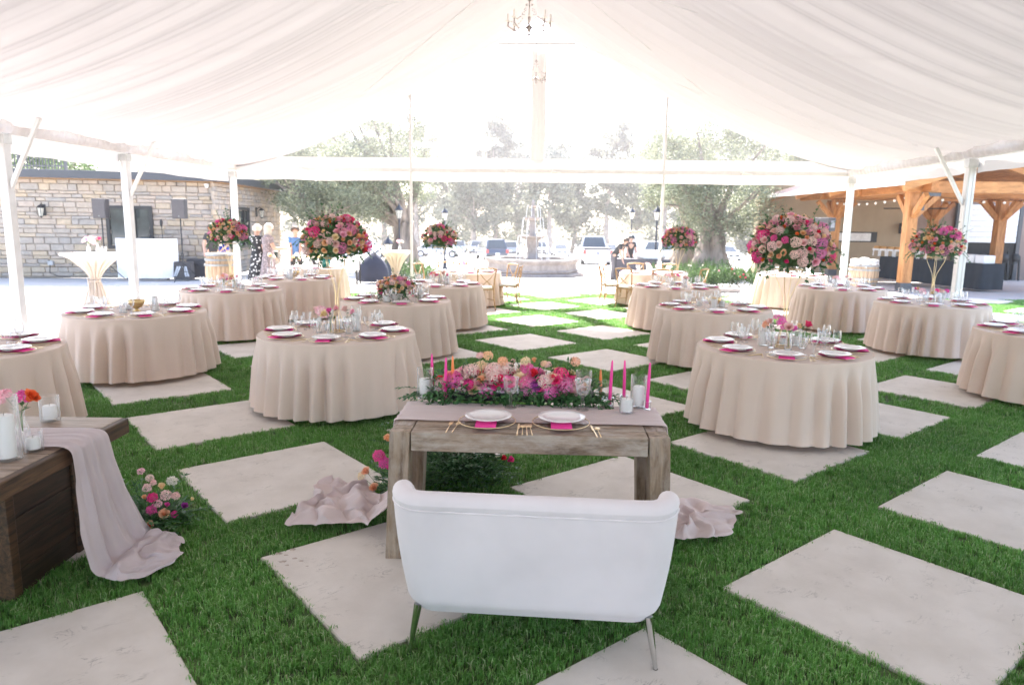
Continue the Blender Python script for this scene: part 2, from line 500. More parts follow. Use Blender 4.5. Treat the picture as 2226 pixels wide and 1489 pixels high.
gt = bpy.data.node_groups.new('grass_scatter', 'GeometryNodeTree')
gt.interface.new_socket('Geometry', in_out='INPUT', socket_type='NodeSocketGeometry')
gt.interface.new_socket('Geometry', in_out='OUTPUT', socket_type='NodeSocketGeometry')
gi = gt.nodes.new('NodeGroupInput'); go = gt.nodes.new('NodeGroupOutput')
ip = gt.nodes.new('GeometryNodeInstanceOnPoints'); ci = gt.nodes.new('GeometryNodeCollectionInfo')
ci.inputs['Collection'].default_value = gcol; ci.inputs['Separate Children'].default_value = True; ci.inputs['Reset Children'].default_value = True
def _na(nm, ty):
    n = gt.nodes.new('GeometryNodeInputNamedAttribute'); n.data_type = ty; n.inputs['Name'].default_value = nm; return n.outputs['Attribute']
gt.links.new(gi.outputs[0], ip.inputs['Points']); gt.links.new(ci.outputs[0], ip.inputs['Instance'])
ip.inputs['Pick Instance'].default_value = True
gt.links.new(_na('g_idx', 'INT'), ip.inputs['Instance Index'])
gt.links.new(_na('g_rot', 'FLOAT_VECTOR'), ip.inputs['Rotation'])
gt.links.new(_na('g_scl', 'FLOAT'), ip.inputs['Scale'])
gt.links.new(ip.outputs[0], go.inputs[0])
md = grass.modifiers.new('scatter', 'NODES'); md.node_group = gt

# ================================================================== TENT
TA = radians(3.2)
T_A = Vector((sin(TA), cos(TA), 0)); T_R = Vector((cos(TA), -sin(TA), 0)); T_O = Vector((.50, 17.8, 0))
def TP(s, t, z): return T_O + T_R * s + T_A * t + Vector((0, 0, z))
HW, EAVE, RIDGE = 7.55, 3.2, 6.62

def fabric_mat(name, col, trans, tcol, rough=.8, bump=0.):
    m, nt, out = _new(name)
    d = _n(nt, 'ShaderNodeBsdfDiffuse', Roughness=.4); d.inputs[0].default_value = rgba(col)
    t = _n(nt, 'ShaderNodeBsdfTranslucent'); t.inputs[0].default_value = rgba(tcol)
    mx = _n(nt, 'ShaderNodeMixShader', Fac=trans)
    tc = _n(nt, 'ShaderNodeTexCoord'); nz = _n(nt, 'ShaderNodeTexNoise', Scale=.7, Detail=4.0)
    nt.links.new(tc.outputs['Object'], nz.inputs['Vector'])
    mr = _n(nt, 'ShaderNodeMapRange'); mr.inputs['To Min'].default_value = trans * .9; mr.inputs['To Max'].default_value = trans * 1.1
    nt.links.new(nz.outputs['Fac'], mr.inputs['Value']); nt.links.new(mr.outputs[0], mx.inputs[0])
    nt.links.new(d.outputs[0], mx.inputs[1]); nt.links.new(t.outputs[0], mx.inputs[2]); nt.links.new(mx.outputs[0], out.inputs[0])
    return m
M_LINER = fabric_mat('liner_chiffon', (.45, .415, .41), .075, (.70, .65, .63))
M_VINYL = fabric_mat('white_vinyl', (.74, .72, .71), .10, (.8, .78, .77))
M_KING = fabric_mat('king_post_wrap', (.80, .77, .76), .13, (.9, .87, .86))
M_VALANCE = fabric_mat('valance_chiffon', (.80, .77, .76), .45, (.88, .85, .84))
M_ALU = pm('tent_aluminium', (.66, .65, .64), .4, metal=.15, var=.05)
M_WHITE = pm('white_paint', (.80, .79, .78), .45, var=.04)
M_STEEL = pm('steel_fitting', (.55, .55, .54), .4, metal=.4)

def clear_vinyl():
    m, nt, out = _new('clear_vinyl')
    tr = _n(nt, 'ShaderNodeBsdfTransparent'); tr.inputs[0].default_value = (.95, .94, .95, 1)
    t = _n(nt, 'ShaderNodeBsdfTranslucent'); t.inputs[0].default_value = (.85, .83, .86, 1)
    gl = _n(nt, 'ShaderNodeBsdfGlossy', Roughness=.06)
    mx = _n(nt, 'ShaderNodeMixShader', Fac=.03); nt.links.new(tr.outputs[0], mx.inputs[1]); nt.links.new(t.outputs[0], mx.inputs[2])
    m2 = _n(nt, 'ShaderNodeMixShader', Fac=.04); nt.links.new(mx.outputs[0], m2.inputs[1]); nt.links.new(gl.outputs[0], m2.inputs[2])
    nt.links.new(m2.outputs[0], out.inputs[0])
    return m
M_CLEAR = clear_vinyl()

tent = thing('frame_tent', 'large white frame tent with pleated chiffon ceiling over the lawn', 'tent', TP(0, -8, 0))
def tp_obj(b, name, mats, **k):
    o = b.obj(name, mats, None, **k)
    o.parent = tent; o.matrix_parent_inverse = Matrix.Translation(tent.location).inverted()
    return o
# pleated ceiling liner: pleats run from ridge to eave, gathered tight in places, each slope one cloth
rt = random.Random(5)
PL = [(rt.uniform(.55, 1.6), rt.uniform(0, 6.28), rt.uniform(.010, .028)) for _ in range(5)] + \
     [(rt.uniform(2.2, 5.2), rt.uniform(0, 6.28), rt.uniform(.008, .018)) for _ in range(6)] + \
     [(rt.uniform(7, 16), rt.uniform(0, 6.28), rt.uniform(.002, .0055)) for _ in range(6)]
def liner_z(d):
    return EAVE + (RIDGE - EAVE) * (max(0, 1 - d) ** 1.38)
def pleat(t, d, side):
    w = 0.0
    tt = t + .35 * sin(d * 2.2 + side) + d * .8 * fbm(t * .13, side * 3.1, .3)
    env = .55 + .75 * (fbm(t * .35, d * 1.2 + side * 5, 1.7) * .5 + .5)
    for (f, p, a) in PL:
        w += a * (1 - abs(sin(.5 * f * tt * 2 + p + side * 1.3)) * 1.6)
    return smooth01(0, .07, d) * 1.15 * w * env * (.55 + .9 * sin(pi * min(1, .12 + d * .8)))
T_NEAR = -27.0
def liner(side):
    nt_, nd = 900, 44
    b = MB()
    def fn(u, v):
        # u along the axis, denser near the gable; v from ridge to eave
        t = lerp(0.0, T_NEAR, u ** 1.25)
        d = v
        bay = (t % 4.75) / 4.75
        sag = -.16 * sin(pi * bay) * sin(pi * d) - .05 * sin(pi * d)
        z = liner_z(d) + sag + pleat(t, d, side)
        return TP(side * HW * d, t, z)
    b.grid(fn, nt_, nd)
    return tp_obj(b, 'ceiling_liner', M_LINER, smooth=True)
liner(-1); liner(1)
LT = [0.0, -4.55, -7.55, -12.3]; RT_ = [0.0, -4.95, -9.9]
def post(s, t, brace=True, z1=3.02):
    b = MB(); p0 = TP(s, t, 0); p1 = TP(s, t, z1)
    b.box((p0 + p1) / 2, (.13, .13, z1), Matrix.Rotation(-TA, 3, 'Z'))
    for q in (-1, 1):                      # keder grooves
        b.box((p0 + p1) / 2 + T_A * (-.068) + T_R * q * .035, (.03, .008, z1 - .02), Matrix.Rotation(-TA, 3, 'Z'))
    tp_obj(b, 'post', M_ALU, bevel=.006)
    b = MB(); b.box(TP(s, t, .006), (.3, .3, .02), Matrix.Rotation(-TA, 3, 'Z'))
    tp_obj(b, 'base_plate', M_STEEL)
    b = MB(); b.box(TP(s, t, 2.97), (.17, .17, .14), Matrix.Rotation(-TA, 3, 'Z'))
    tp_obj(b, 'post_bracket', M_STEEL, bevel=.01)
    if brace:
        sg = -1 if s > 0 else 1
        b = MB(); b.span(TP(s + sg * .06, t, 2.28), TP(s + sg * .62, t - .02, 3.3 if s < 0 else 3.22), .055, .055)
        tp_obj(b, 'knee_brace', M_ALU, bevel=.004)
for t in LT: post(-HW, t, brace=(t < -.5))
for t in RT_: post(HW, t, brace=(t < -.5))
for s in (-HW, HW):
    ts = LT if s < 0 else RT_
    ts = list(ts) + [T_NEAR]
    for a, c in zip(ts, ts[1:]):
        b = MB(); b.span(TP(s, a - .07, 3.1), TP(s, c + .07, 3.1), .12, .11); tp_obj(b, 'eave_beam', M_ALU, bevel=.005)
        # hanging vinyl flap outside the beam, slightly wavy
        sg = 1 if s > 0 else -1
        b = MB()
        def flap(u, v, a=a, c=c, s=s, sg=sg):
            t = lerp(a - .01, c + .01, u); dr = .36 if s > 0 else .40
            lift = .10 * exp(-((u - 1) / .08) ** 2)
            return TP(s + sg * (.09 + .03 * v + .012 * sin(t * 4.1 + s) * v + .01 * fbm(t * 1.5, s) * v), t, 3.18 - v * (dr - lift + .03 * fbm(t * .8, 2.2)))
        b.grid(flap, 60, 7); tp_obj(b, 'eave_flap', M_VINYL, smooth=True)
        # gathered band where the liner is tied off along the eave
        b = MB()
        def band(u, v, a=a, c=c, s=s, sg=sg):
            t = lerp(a, c, u)
            w = .014 * sin(t * 38 + 2 * fbm(t * 2, 1)) + .012 * fbm(t * 7, 4.2)
            return TP(s - sg * (.10 + .05 * sin(pi * v) + w * (.3 + v)), t, 3.30 - .25 * v + .008 * fbm(t * 9, v * 3))
        b.grid(band, int(abs(c - a) * 34), 6); tp_obj(b, 'liner_valance', M_VALANCE, smooth=True)
# gable end (far): beam, flaps, clear triangle, mullions and wrapped king post
b = MB(); b.span(TP(-HW, -.06, 3.10), TP(HW, -.06, 3.10), .1, .1); tp_obj(b, 'gable_beam', M_ALU, bevel=.005)
def gflap(u, v):
    s = lerp(-HW + .05, HW - .05, u)
    return TP(s, .02 + .02 * v + .012 * fbm(s * 1.2, v), 3.12 - v * (.27 + .02 * fbm(s * .7, 3)) + .0)
b = MB(); b.grid(gflap, 90, 6); tp_obj(b, 'gable_flap', M_VINYL, smooth=True)
def gtop(u, v):
    s = lerp(-HW + .05, HW - .05, u)
    return TP(s, -.02 - .015 * sin(v * pi) + .008 * fbm(s * 1.2, v * 2), lerp(3.14, 3.40, v) + .01 * fbm(s, 1))
b = MB(); b.grid(gtop, 90, 5); tp_obj(b, 'gable_sill_flap', M_VINYL, smooth=True)
b = MB()
def gab(u, v):
    s = lerp(-HW + .35, HW - .35, u)
    zt = liner_z(abs(s) / HW) + .06
    return TP(s, .04 + .01 * fbm(s * .6, v * 2), lerp(3.36, max(3.38, zt), v))
b.grid(gab, 60, 12); tp_obj(b, 'clear_gable_panel', M_CLEAR, smooth=True)
for px in (895, 1440):
    p = AT(px, 372, 17.75 if px > 1113 else 17.95)
    s = (p - T_O).dot(T_R)
    b = MB(); zt = liner_z(abs(s) / HW) - .02
    b.span(TP(s, -.13, 0), TP(s, -.13, zt), .062, .062); tp_obj(b, 'gable_post', M_ALU, bevel=.004)
    b = MB(); b.box(TP(s, -.13, .006), (.2, .2, .016)); tp_obj(b, 'base_plate', M_STEEL)
b = MB()
def king(u, v):
    a = 2 * pi * u; z = lerp(3.38, RIDGE - .62, v)
    r = .155 + .02 * sin(7 * a + 3 * fbm(z * .8, 2)) + .02 * fbm(cos(a) * 1.5, sin(a) * 1.5, z)
    return TP(.05 + r * cos(a) * 1.1, -.02 + r * sin(a) * .5, z)
b.grid(king, 40, 30, closed_u=True); tp_obj(b, 'wrapped_king_post', M_KING, smooth=True)
b = MB(); b.span(TP(-.92, -.1, liner_z(.12) - .03), TP(.92, -.1, liner_z(.12) - .03), .05, .05); tp_obj(b, 'collar_bar', M_ALU)
for q in (-1, 1):
    for (t0, t1) in ((-.4, -4.6), (-4.7, -.4), (-4.8, -9.4)):
        b = MB(); p0 = TP(q * .3, t0, liner_z(.04) - .25); p1 = TP(q * HW * .9, t1, liner_z(.9) - .05)
        b.tube([p0, p0.lerp(p1, .5) + Vector((0, 0, -.28)), p1], .0045, 5); tp_obj(b, 'guy_cable', M_STEEL)
for s in (-5.9, -.75, .35, 4.9):
    b = MB(); b.span(TP(s, -.13, 2.98), TP(s + .12, -.13, 3.22), .03, .02); b.span(TP(s, -.13, 3.12), TP(s + .28, -.13, 3.08), .03, .02)
    tp_obj(b, 'cable_cleat', M_WHITE)
# ================================================================== FLOWERS
def petal_mat(name, col, inner=None):
    if name in MATS: return MATS[name]
    m, nt, out = _new(name)
    oi = _n(nt, 'ShaderNodeObjectInfo'); tc = _n(nt, 'ShaderNodeTexCoord'); ge = _n(nt, 'ShaderNodeNewGeometry')
    gr = _n(nt, 'ShaderNodeTexNoise', Scale=14.0, Detail=2.0); nt.links.new(tc.outputs['Object'], gr.inputs['Vector'])
    ln = _n(nt, 'ShaderNodeVectorMath', operation='LENGTH'); nt.links.new(tc.outputs['Object'], ln.inputs[0])
    mr = _n(nt, 'ShaderNodeMapRange'); mr.inputs['From Min'].default_value = .006; mr.inputs['From Max'].default_value = .042
    nt.links.new(ln.outputs['Value'], mr.inputs['Value'])
    mx = _n(nt, 'ShaderNodeMix', data_type='RGBA')
    nt.links.new(mr.outputs[0], mx.inputs['Factor']); mx.inputs['A'].default_value = rgba(inner or [c * .75 for c in col]); mx.inputs['B'].default_value = rgba(col)
    hs = _n(nt, 'ShaderNodeHueSaturation')
    m1 = _n(nt, 'ShaderNodeMapRange'); m1.inputs['To Min'].default_value = .482; m1.inputs['To Max'].default_value = .518
    nt.links.new(oi.outputs['Random'], m1.inputs['Value']); nt.links.new(m1.outputs[0], hs.inputs['Hue'])
    ad = _n(nt, 'ShaderNodeMath', operation='ADD'); nt.links.new(ge.outputs['Random Per Island'], ad.inputs[0]); nt.links.new(gr.outputs['Fac'], ad.inputs[1])
    m2 = _n(nt, 'ShaderNodeMapRange'); m2.inputs['From Max'].default_value = 2.0; m2.inputs['To Min'].default_value = .78; m2.inputs['To Max'].default_value = 1.22
    nt.links.new(ad.outputs[0], m2.inputs['Value']); nt.links.new(m2.outputs[0], hs.inputs['Value'])
    nt.links.new(mx.outputs['Result'], hs.inputs['Color'])
    b = _n(nt, 'ShaderNodeBsdfPrincipled', Roughness=.55); b.inputs['Specular IOR Level'].default_value = .25
    t = _n(nt, 'ShaderNodeBsdfTranslucent'); ms = _n(nt, 'ShaderNodeMixShader', Fac=.38)
    nt.links.new(hs.outputs[0], b.inputs['Base Color']); nt.links.new(hs.outputs[0], t.inputs[0])
    nt.links.new(b.outputs[0], ms.inputs[1]); nt.links.new(t.outputs[0], ms.inputs[2]); nt.links.new(ms.outputs[0], out.inputs[0])
    return m
PET = dict(hot=petal_mat('petal_hot_pink', (.92, .085, .34), (.82, .05, .24)), mag=petal_mat('petal_magenta', (.88, .18, .50), (.78, .08, .38)),
           pink=petal_mat('petal_light_pink', (.93, .60, .67), (.91, .44, .55)), blush=petal_mat('petal_blush', (.92, .72, .68), (.90, .58, .54)),
           peach=petal_mat('petal_peach', (.92, .62, .41), (.90, .46, .24)), cream=petal_mat('petal_cream', (.92, .78, .56), (.90, .66, .36)),
           red=petal_mat('petal_coral_red', (.88, .06, .17), (.74, .03, .10)), orange=petal_mat('petal_orange', (.88, .27, .08), (.8, .15, .03)),
           white=petal_mat('petal_white', (.86, .83, .80), (.8, .74, .6)), violet=petal_mat('petal_violet', (.42, .08, .40), (.25, .03, .25)),
           pinkwhite=petal_mat('petal_pink_white', (.84, .30, .56), (.82, .62, .70)))
M_LEAF = pm('flower_leaf', (.065, .16, .05), .45, var=.35, scale=30, trans=.2, rnd=.3)
M_LEAF2 = pm('ruscus_leaf', (.055, .15, .05), .38, var=.3, scale=30, trans=.15, rnd=.25)
M_STEM = pm('green_stem', (.10, .20, .05), .6)

def petal_grid(b, r0, z0, r1, z1, w, ang, curl, cup, nu=3, nv=3):
    """one petal: base ring (r0,z0) to tip (r1,z1), half width w rad, tip curl outwards, cupped"""
    def fn(u, v):
        a = ang + (u - .5) * 2 * w * (.55 + .6 * sin(pi * min(1, v * .75 + .12)))
        r = lerp(r0, r1, v ** .8) + curl * v * v - cup * (abs(u - .5) * 2) ** 2 * v * .0
        z = lerp(z0, z1, sin(v * pi / 2)) - curl * .7 * v ** 4 - .10 * (z1 - z0) * (abs(u - .5) * 2) ** 2 * v
        rr = r * (1 - .10 * (abs(u - .5) * 2) ** 2)
        return Vector((rr * cos(a), rr * sin(a), z))
    b.grid(fn, nu, nv)
def rose_mesh(seed, layers, name='rose_bloom', R=.038):
    r = random.Random(seed); b = MB()
    for k, n in enumerate(layers):
        f = (k + .55) / len(layers)
        for q in range(n):
            a = 2 * pi * q / n + k * .9 + r.uniform(-.2, .2)
            rad = R * f * r.uniform(.92, 1.06)
            petal_grid(b, rad * .35, -.020, rad * .86, .026 * (1.10 - .62 * f) + r.uniform(-.002, .002), pi / n * 1.18, ang=a, curl=R * .22 * f * f * r.uniform(.7, 1.3), cup=.1)
    return b.mesh(name, [PET['pink']], smooth=True)
def floret_mesh(seed, n, R, name, fs=.0125, frill=.0, flat=.75):
    r = random.Random(seed); b = MB()
    for q in range(n):
        zc = 1 - (q + .5) / n * 1.35; rr = sqrt(max(0, 1 - zc * zc)); a = q * 2.39996 + r.uniform(-.2, .2)
        d = Vector((rr * cos(a), rr * sin(a), zc)); c = Vector((d.x * R, d.y * R, d.z * R * flat)) * r.uniform(.92, 1.06)
        d = (d + Vector((r.uniform(-.25, .25), r.uniform(-.25, .25), r.uniform(-.2, .2)))).normalized()
        x = d.orthogonal().normalized(); y = d.cross(x); a0 = r.uniform(0, 6.28); s = fs * r.uniform(.8, 1.25)
        vs = [c + d * .001]; fsx = []
        for k in range(4):
            t = a0 + k * pi / 2
            e = lambda an, ln, up: c + (x * cos(an) + y * sin(an)) * ln + d * up
            vs += [e(t - .55, s * .75, s * .25), e(t, s * 1.15, s * (.15 + frill * r.uniform(-1, 1))), e(t + .55, s * .75, s * .25)]
            o = 1 + k * 3; fsx += [(0, o, o + 1, o + 2)]
        b.add(vs, fsx)
    return b.mesh(name, [PET['mag']], smooth=False)
ROSE = [rose_mesh(s, (3, 4, 5, 5, 5)) for s in (1, 2, 3)]
SPRAY = [rose_mesh(s, (3, 4, 5), R=.026) for s in (4, 5)]
PEONY = [rose_mesh(s, (4, 5, 6, 7, 7, 7), R=.055) for s in (6, 7)]
HYD = [floret_mesh(s, 70, .062, 'hydrangea_bloom') for s in (8, 9)]
STOCK = [floret_mesh(s, 34, .036, 'stock_bloom', .0135, .5, .9) for s in (10, 11)]
CARN = [floret_mesh(s, 40, .026, 'carnation_bloom', .0105, .8, .8) for s in (12, 13)]
FL_NAME = {id(ROSE): 'rose_bloom', id(SPRAY): 'spray_rose_bloom', id(PEONY): 'peony_bloom', id(HYD): 'hydrangea_bloom', id(STOCK): 'stock_bloom', id(CARN): 'carnation_bloom'}
def bloom(kind, col, parent, pos, d, s, r):
    me = r.choice(kind)
    q = Vector(d).to_track_quat('Z', 'Y')
    e = (q.to_matrix() @ Matrix.Rotation(r.uniform(0, 6.28), 3, 'Z')).to_euler()
    return inst(FL_NAME[id(kind)], me, parent, pos, e, s, PET[col])
def leaf_quad(b, base, d, L, w, nrm, curl=.2):
    d = Vector(d).normalized(); s = d.cross(Vector(nrm))
    if s.length < 1e-3: s = d.orthogonal()
    s.normalize(); n = s.cross(d)
    p = Vector(base)
    b.add([p, p + d * L * .45 + s * w + n * curl * w, p + d * L - n * curl * L * .5, p + d * L * .45 - s * w + n * curl * w], [(0, 1, 2), (0, 2, 3)])
def sprig(b, p0, d, L, n, r, lw=.011, ll=.045, droop=.5):
    """ruscus sprig: arching stem with paired leaves"""
    p = Vector(p0); d = Vector(d).normalized(); pts = [p.copy()]
    for k in range(n):
        d = (d + Vector((r.uniform(-.12, .12), r.uniform(-.12, .12), -droop / n))).normalized()
        p = p + d * (L / n); pts.append(p.copy())
        s = d.cross(Vector((0, 0, 1)))
        if s.length < 1e-3: s = Vector((1, 0, 0))
        s.normalize()
        for q in (-1, 1):
            ld = d * .75 + s * q * .8 + Vector((r.uniform(-.3, .3), r.uniform(-.3, .3), r.uniform(-.3, .35)))
            leaf_quad(b, p, ld, ll * r.uniform(.7, 1.15), lw * r.uniform(.8, 1.2), Vector((r.uniform(-.4, .4), r.uniform(-.4, .4), 1)))
    b.tube(pts, .0016, 4, cap=False)
    leaf_quad(b, p, d, ll, lw, Vector((0, 0, 1)))
MIX_BIG = [(ROSE, 'pink', 1.05, 22), (ROSE, 'peach', .95, 12), (ROSE, 'cream', .95, 13), (SPRAY, 'hot', 1.0, 6), (SPRAY, 'peach', 1.0, 12), (STOCK, 'blush', 1.05, 22),
           (HYD, 'mag', 1.0, 4), (HYD, 'hot', .95, 6), (HYD, 'pinkwhite', .95, 6), (CARN, 'red', 1.0, 2), (SPRAY, 'red', .95, 3), (ROSE, 'blush', 1.05, 20), (SPRAY, 'orange', .85, 4), (CARN, 'mag', 1.0, 3), (SPRAY, 'cream', 1.0, 8)]
def floral_dome(root, c, rx, ry, rz, n, seed, low=-.42, mixes=MIX_BIG, fs=1.0, trail=True, lsize=1.0):
    """blooms crowding a dome round c (local coords of root) over a dark leafy core"""
    r = random.Random(seed); c = Vector(c)
    bag = []
    for m in mixes: bag += [m] * m[3]
    placed = []; tries = 0
    while len(placed) < n and tries < n * 40:
        tries += 1
        z = r.uniform(low, 1.0); a = r.uniform(0, 2 * pi); q = sqrt(max(0, 1 - z * z))
        d = Vector((q * cos(a), q * sin(a), z))
        k = r.choice(bag)
        size = {id(ROSE): .038, id(SPRAY): .026, id(PEONY): .055, id(HYD): .062, id(STOCK): .04, id(CARN): .028}[id(k[0])] * k[2] * fs
        lump = 1 + .10 * fbm(d.x * 2 + seed, d.y * 2, d.z * 2)
        p = Vector((d.x * rx, d.y * ry, d.z * rz)) * lump * r.uniform(.9, 1.04)
        if any((p - p2).length < (size + s2) * .67 for p2, s2 in placed): continue
        placed.append((p, size))
        nd = Vector((d.x / rx, d.y / ry, d.z / rz)).normalized() + Vector((r.uniform(-.25, .25), r.uniform(-.25, .25), r.uniform(-.1, .3)))
        back = .3 if k[0] in (HYD, STOCK) else .12
        bloom(k[0], k[1], root, c + p - nd.normalized() * size * back, nd, k[2] * fs * r.uniform(.9, 1.12), r)
    b = MB()
    for q in range(int(420 * lsize)):
        z = r.uniform(-.75, 1); a = r.uniform(0, 2 * pi); w = sqrt(max(0, 1 - z * z)); d = Vector((w * cos(a), w * sin(a), z))
        rr = r.uniform(.55, .98)
        p = c + Vector((d.x * rx * rr, d.y * ry * rr, d.z * rz * rr))
        leaf_quad(b, p, d + Vector((r.uniform(-.8, .8), r.uniform(-.8, .8), r.uniform(-.6, .6))), r.uniform(.05, .085) * fs, r.uniform(.014, .022) * fs, d)
    if trail:
        for q in range(int(34 * lsize)):
            a = r.uniform(0, 2 * pi); z = r.choice([-.6, -.45, -.3, .2, .7, .95]) + r.uniform(-.1, .1); w = sqrt(max(0, 1 - min(1, z * z))); d = Vector((w * cos(a), w * sin(a), z * .8))
            p = c + Vector((d.x * rx * .85, d.y * ry * .85, d.z * rz * .85))
            sprig(b, p, d, r.uniform(.12, .23) * fs, 6, r, lw=.009 * fs, ll=.036 * fs, droop=.9 if z < .3 else .15)
    o = b.obj('foliage', M_LEAF2, root); o['kind'] = 'stuff'
    b = MB(); b.ball(c, 1.0, 14, 10, (rx * .62, ry * .62, rz * .62))
    b.obj('foam_core', pm('floral_foam', (.06, .12, .04), .9, var=.4, scale=30), root, smooth=True)
M_GOLD = pm('brushed_gold', (.86, .68, .42), .30, metal=1.0, var=.06)
def tall_arrangement(pos, label, R, Ht, n, seed, group='tall floral centrepieces', fs=1.0):
    root = thing('tall_flower_arrangement', label, 'flower arrangement', pos, group=group)
    floral_dome(root, (0, 0, Ht + R * .62), R, R, R * .78, n, seed, fs=fs)
    b = MB(); r = random.Random(seed + 3)
    for k in range(4):                                     # gold wire trumpet stand: four rods pinched at mid height
        a = k * pi / 2 + .5
        pts = []
        for i in range(9):
            t = i / 8
            rr = .10 * (1 - t) ** 2.5 * 0 + (.055 * (1 - smooth01(0, .35, t)) + .016 + .115 * smooth01(.45, 1.0, t) ** 1.3)
            pts.append((rr * cos(a + t * .5), rr * sin(a + t * .5), .012 + (Ht + R * .1) * t))
        b.tube(pts, .0038, 6)
    b.obj('gold_stand', M_GOLD, root, smooth=True)
    b = MB(); b.tube([(.075 * cos(2 * pi * k / 20), .075 * sin(2 * pi * k / 20), .006) for k in range(20)], .006, 6, closed=True)
    b.obj('stand_base_ring', M_GOLD, root, smooth=True)
    b = MB(); b.tube([(.125 * cos(2 * pi * k / 20), .125 * sin(2 * pi * k / 20), Ht + R * .08) for k in range(20)], .005, 6, closed=True)
    b.obj('stand_top_ring', M_GOLD, root, smooth=True)
    return root
M_GLASS = glass('clear_glass')
M_WAX = pm('white_wax', (.90, .885, .87), .45, var=.02, trans=.25)
M_WATER = glass('vase_water', (.90, .95, .90), .5)
# ---- shared glassware meshes
def _lm(prof, n, mats, name): return MB().lathe(prof, n).mesh(name, mats, smooth=True, angle=50)
def cyl_glass(R, H): return [(.001, .002), (R * .96, .002), (R, .008), (R, H), (R - .003, H + .001), (R - .004, .012), (.001, .012)]
ME_HUR = {k: _lm(cyl_glass(*k), 24, [M_GLASS], 'hurricane_glass') for k in ((.05, .20), (.05, .26), (.05, .14), (.042, .10), (.06, .30))}
def pillar(R, H): return _lm([(.001, 0), (R, 0), (R, H - .006), (R - .006, H), (.006, H - .003), (.001, H - .004)], 20, [M_WAX], 'pillar_candle')
ME_PIL = {k: pillar(*k) for k in ((.035, .12), (.035, .17), (.035, .075), (.03, .055), (.038, .20))}
ME_WICK = MB().tube([(0, 0, -.004), (.001, 0, .008), (.003, 0, .014)], .0012, 5).mesh('wick', [pm('wick', (.12, .10, .08), .9)])
ME_BUD = _lm([(.001, .0), (.022, .0), (.026, .004), (.028, .05), (.024, .075), (.012, .10), (.013, .13), (.016, .14), (.0135, .139), (.010, .10), (.021, .074), (.025, .05), (.023, .006), (.001, .006)], 16, [M_GLASS], 'bud_vase')
ME_GOB = _lm([(.001, .0), (.034, .0), (.034, .003), (.008, .008), (.006, .03), (.011, .045), (.006, .06), (.008, .072), (.030, .09), (.039, .12), (.041, .15), (.045, .168), (.043, .168), (.038, .15), (.036, .12), (.027, .092), (.001, .08)], 20, [M_GLASS], 'goblet')
ME_WINE = _lm([(.001, .0), (.032, .0), (.032, .0025), (.006, .006), (.0045, .085), (.020, .10), (.036, .13), (.036, .165), (.031, .20), (.030, .20), (.034, .165), (.034, .13), (.018, .102), (.001, .092)], 20, [M_GLASS], 'wine_glass')
ME_TUMB = _lm([(.001, .0), (.030, .0), (.033, .09), (.0315, .09), (.0285, .006), (.001, .006)], 18, [M_GLASS], 'tumbler')
CYL_LAB = {}
def candle_vase(pos, kH, kP, label, parent_desc=None, group='candles in cylinder vases'):
    root = thing('candle_vase', label, 'candle vase', pos, group=group)
    inst('glass_cylinder', ME_HUR[kH], root)
    o = inst('pillar_candle', ME_PIL[kP], root, (0, 0, .0125))
    inst('wick', ME_WICK, o, (0, 0, kP[1] - .002))
    return root
def bud_vase(pos, label, cols, seed, s=1.0, big=False, group='bud vases on the tables'):
    root = thing('bud_vase', label, 'bud vase', pos, group=group)
    r = random.Random(seed)
    inst('glass_vase', ME_BUD, root, scale=s)
    b = MB(); lb = MB()
    for k, c in enumerate(cols):
        a = 2 * pi * k / len(cols) + r.uniform(-.5, .5); L = (.17 + r.uniform(-.01, .05)) * s; rr = (.03 + .02 * (len(cols) > 2)) * s
        tip = Vector((rr * cos(a), rr * sin(a), L))
        b.tube([(0, 0, .02), (.004 * cos(a), .004 * sin(a), .13 * s), tip], .0016, 4)
        for q in range(3):
            leaf_quad(lb, Vector((0, 0, .14 * s)).lerp(tip, q / 3.), Vector((r.uniform(-1, 1), r.uniform(-1, 1), r.uniform(-.2, .6))), .045 * s, .010 * s, Vector((0, 0, 1)))
        kd = HYD if big and k == 0 else r.choice([ROSE, SPRAY, CARN])
        bloom(kd, c, root, tip, Vector((rr * cos(a), rr * sin(a), .05)), s * (.95 if kd is HYD else 1.1), r)
    b.obj('stems', M_STEM, root)['kind'] = 'stuff'
    lb.obj('leaves', M_LEAF, root)['kind'] = 'stuff'
    return root
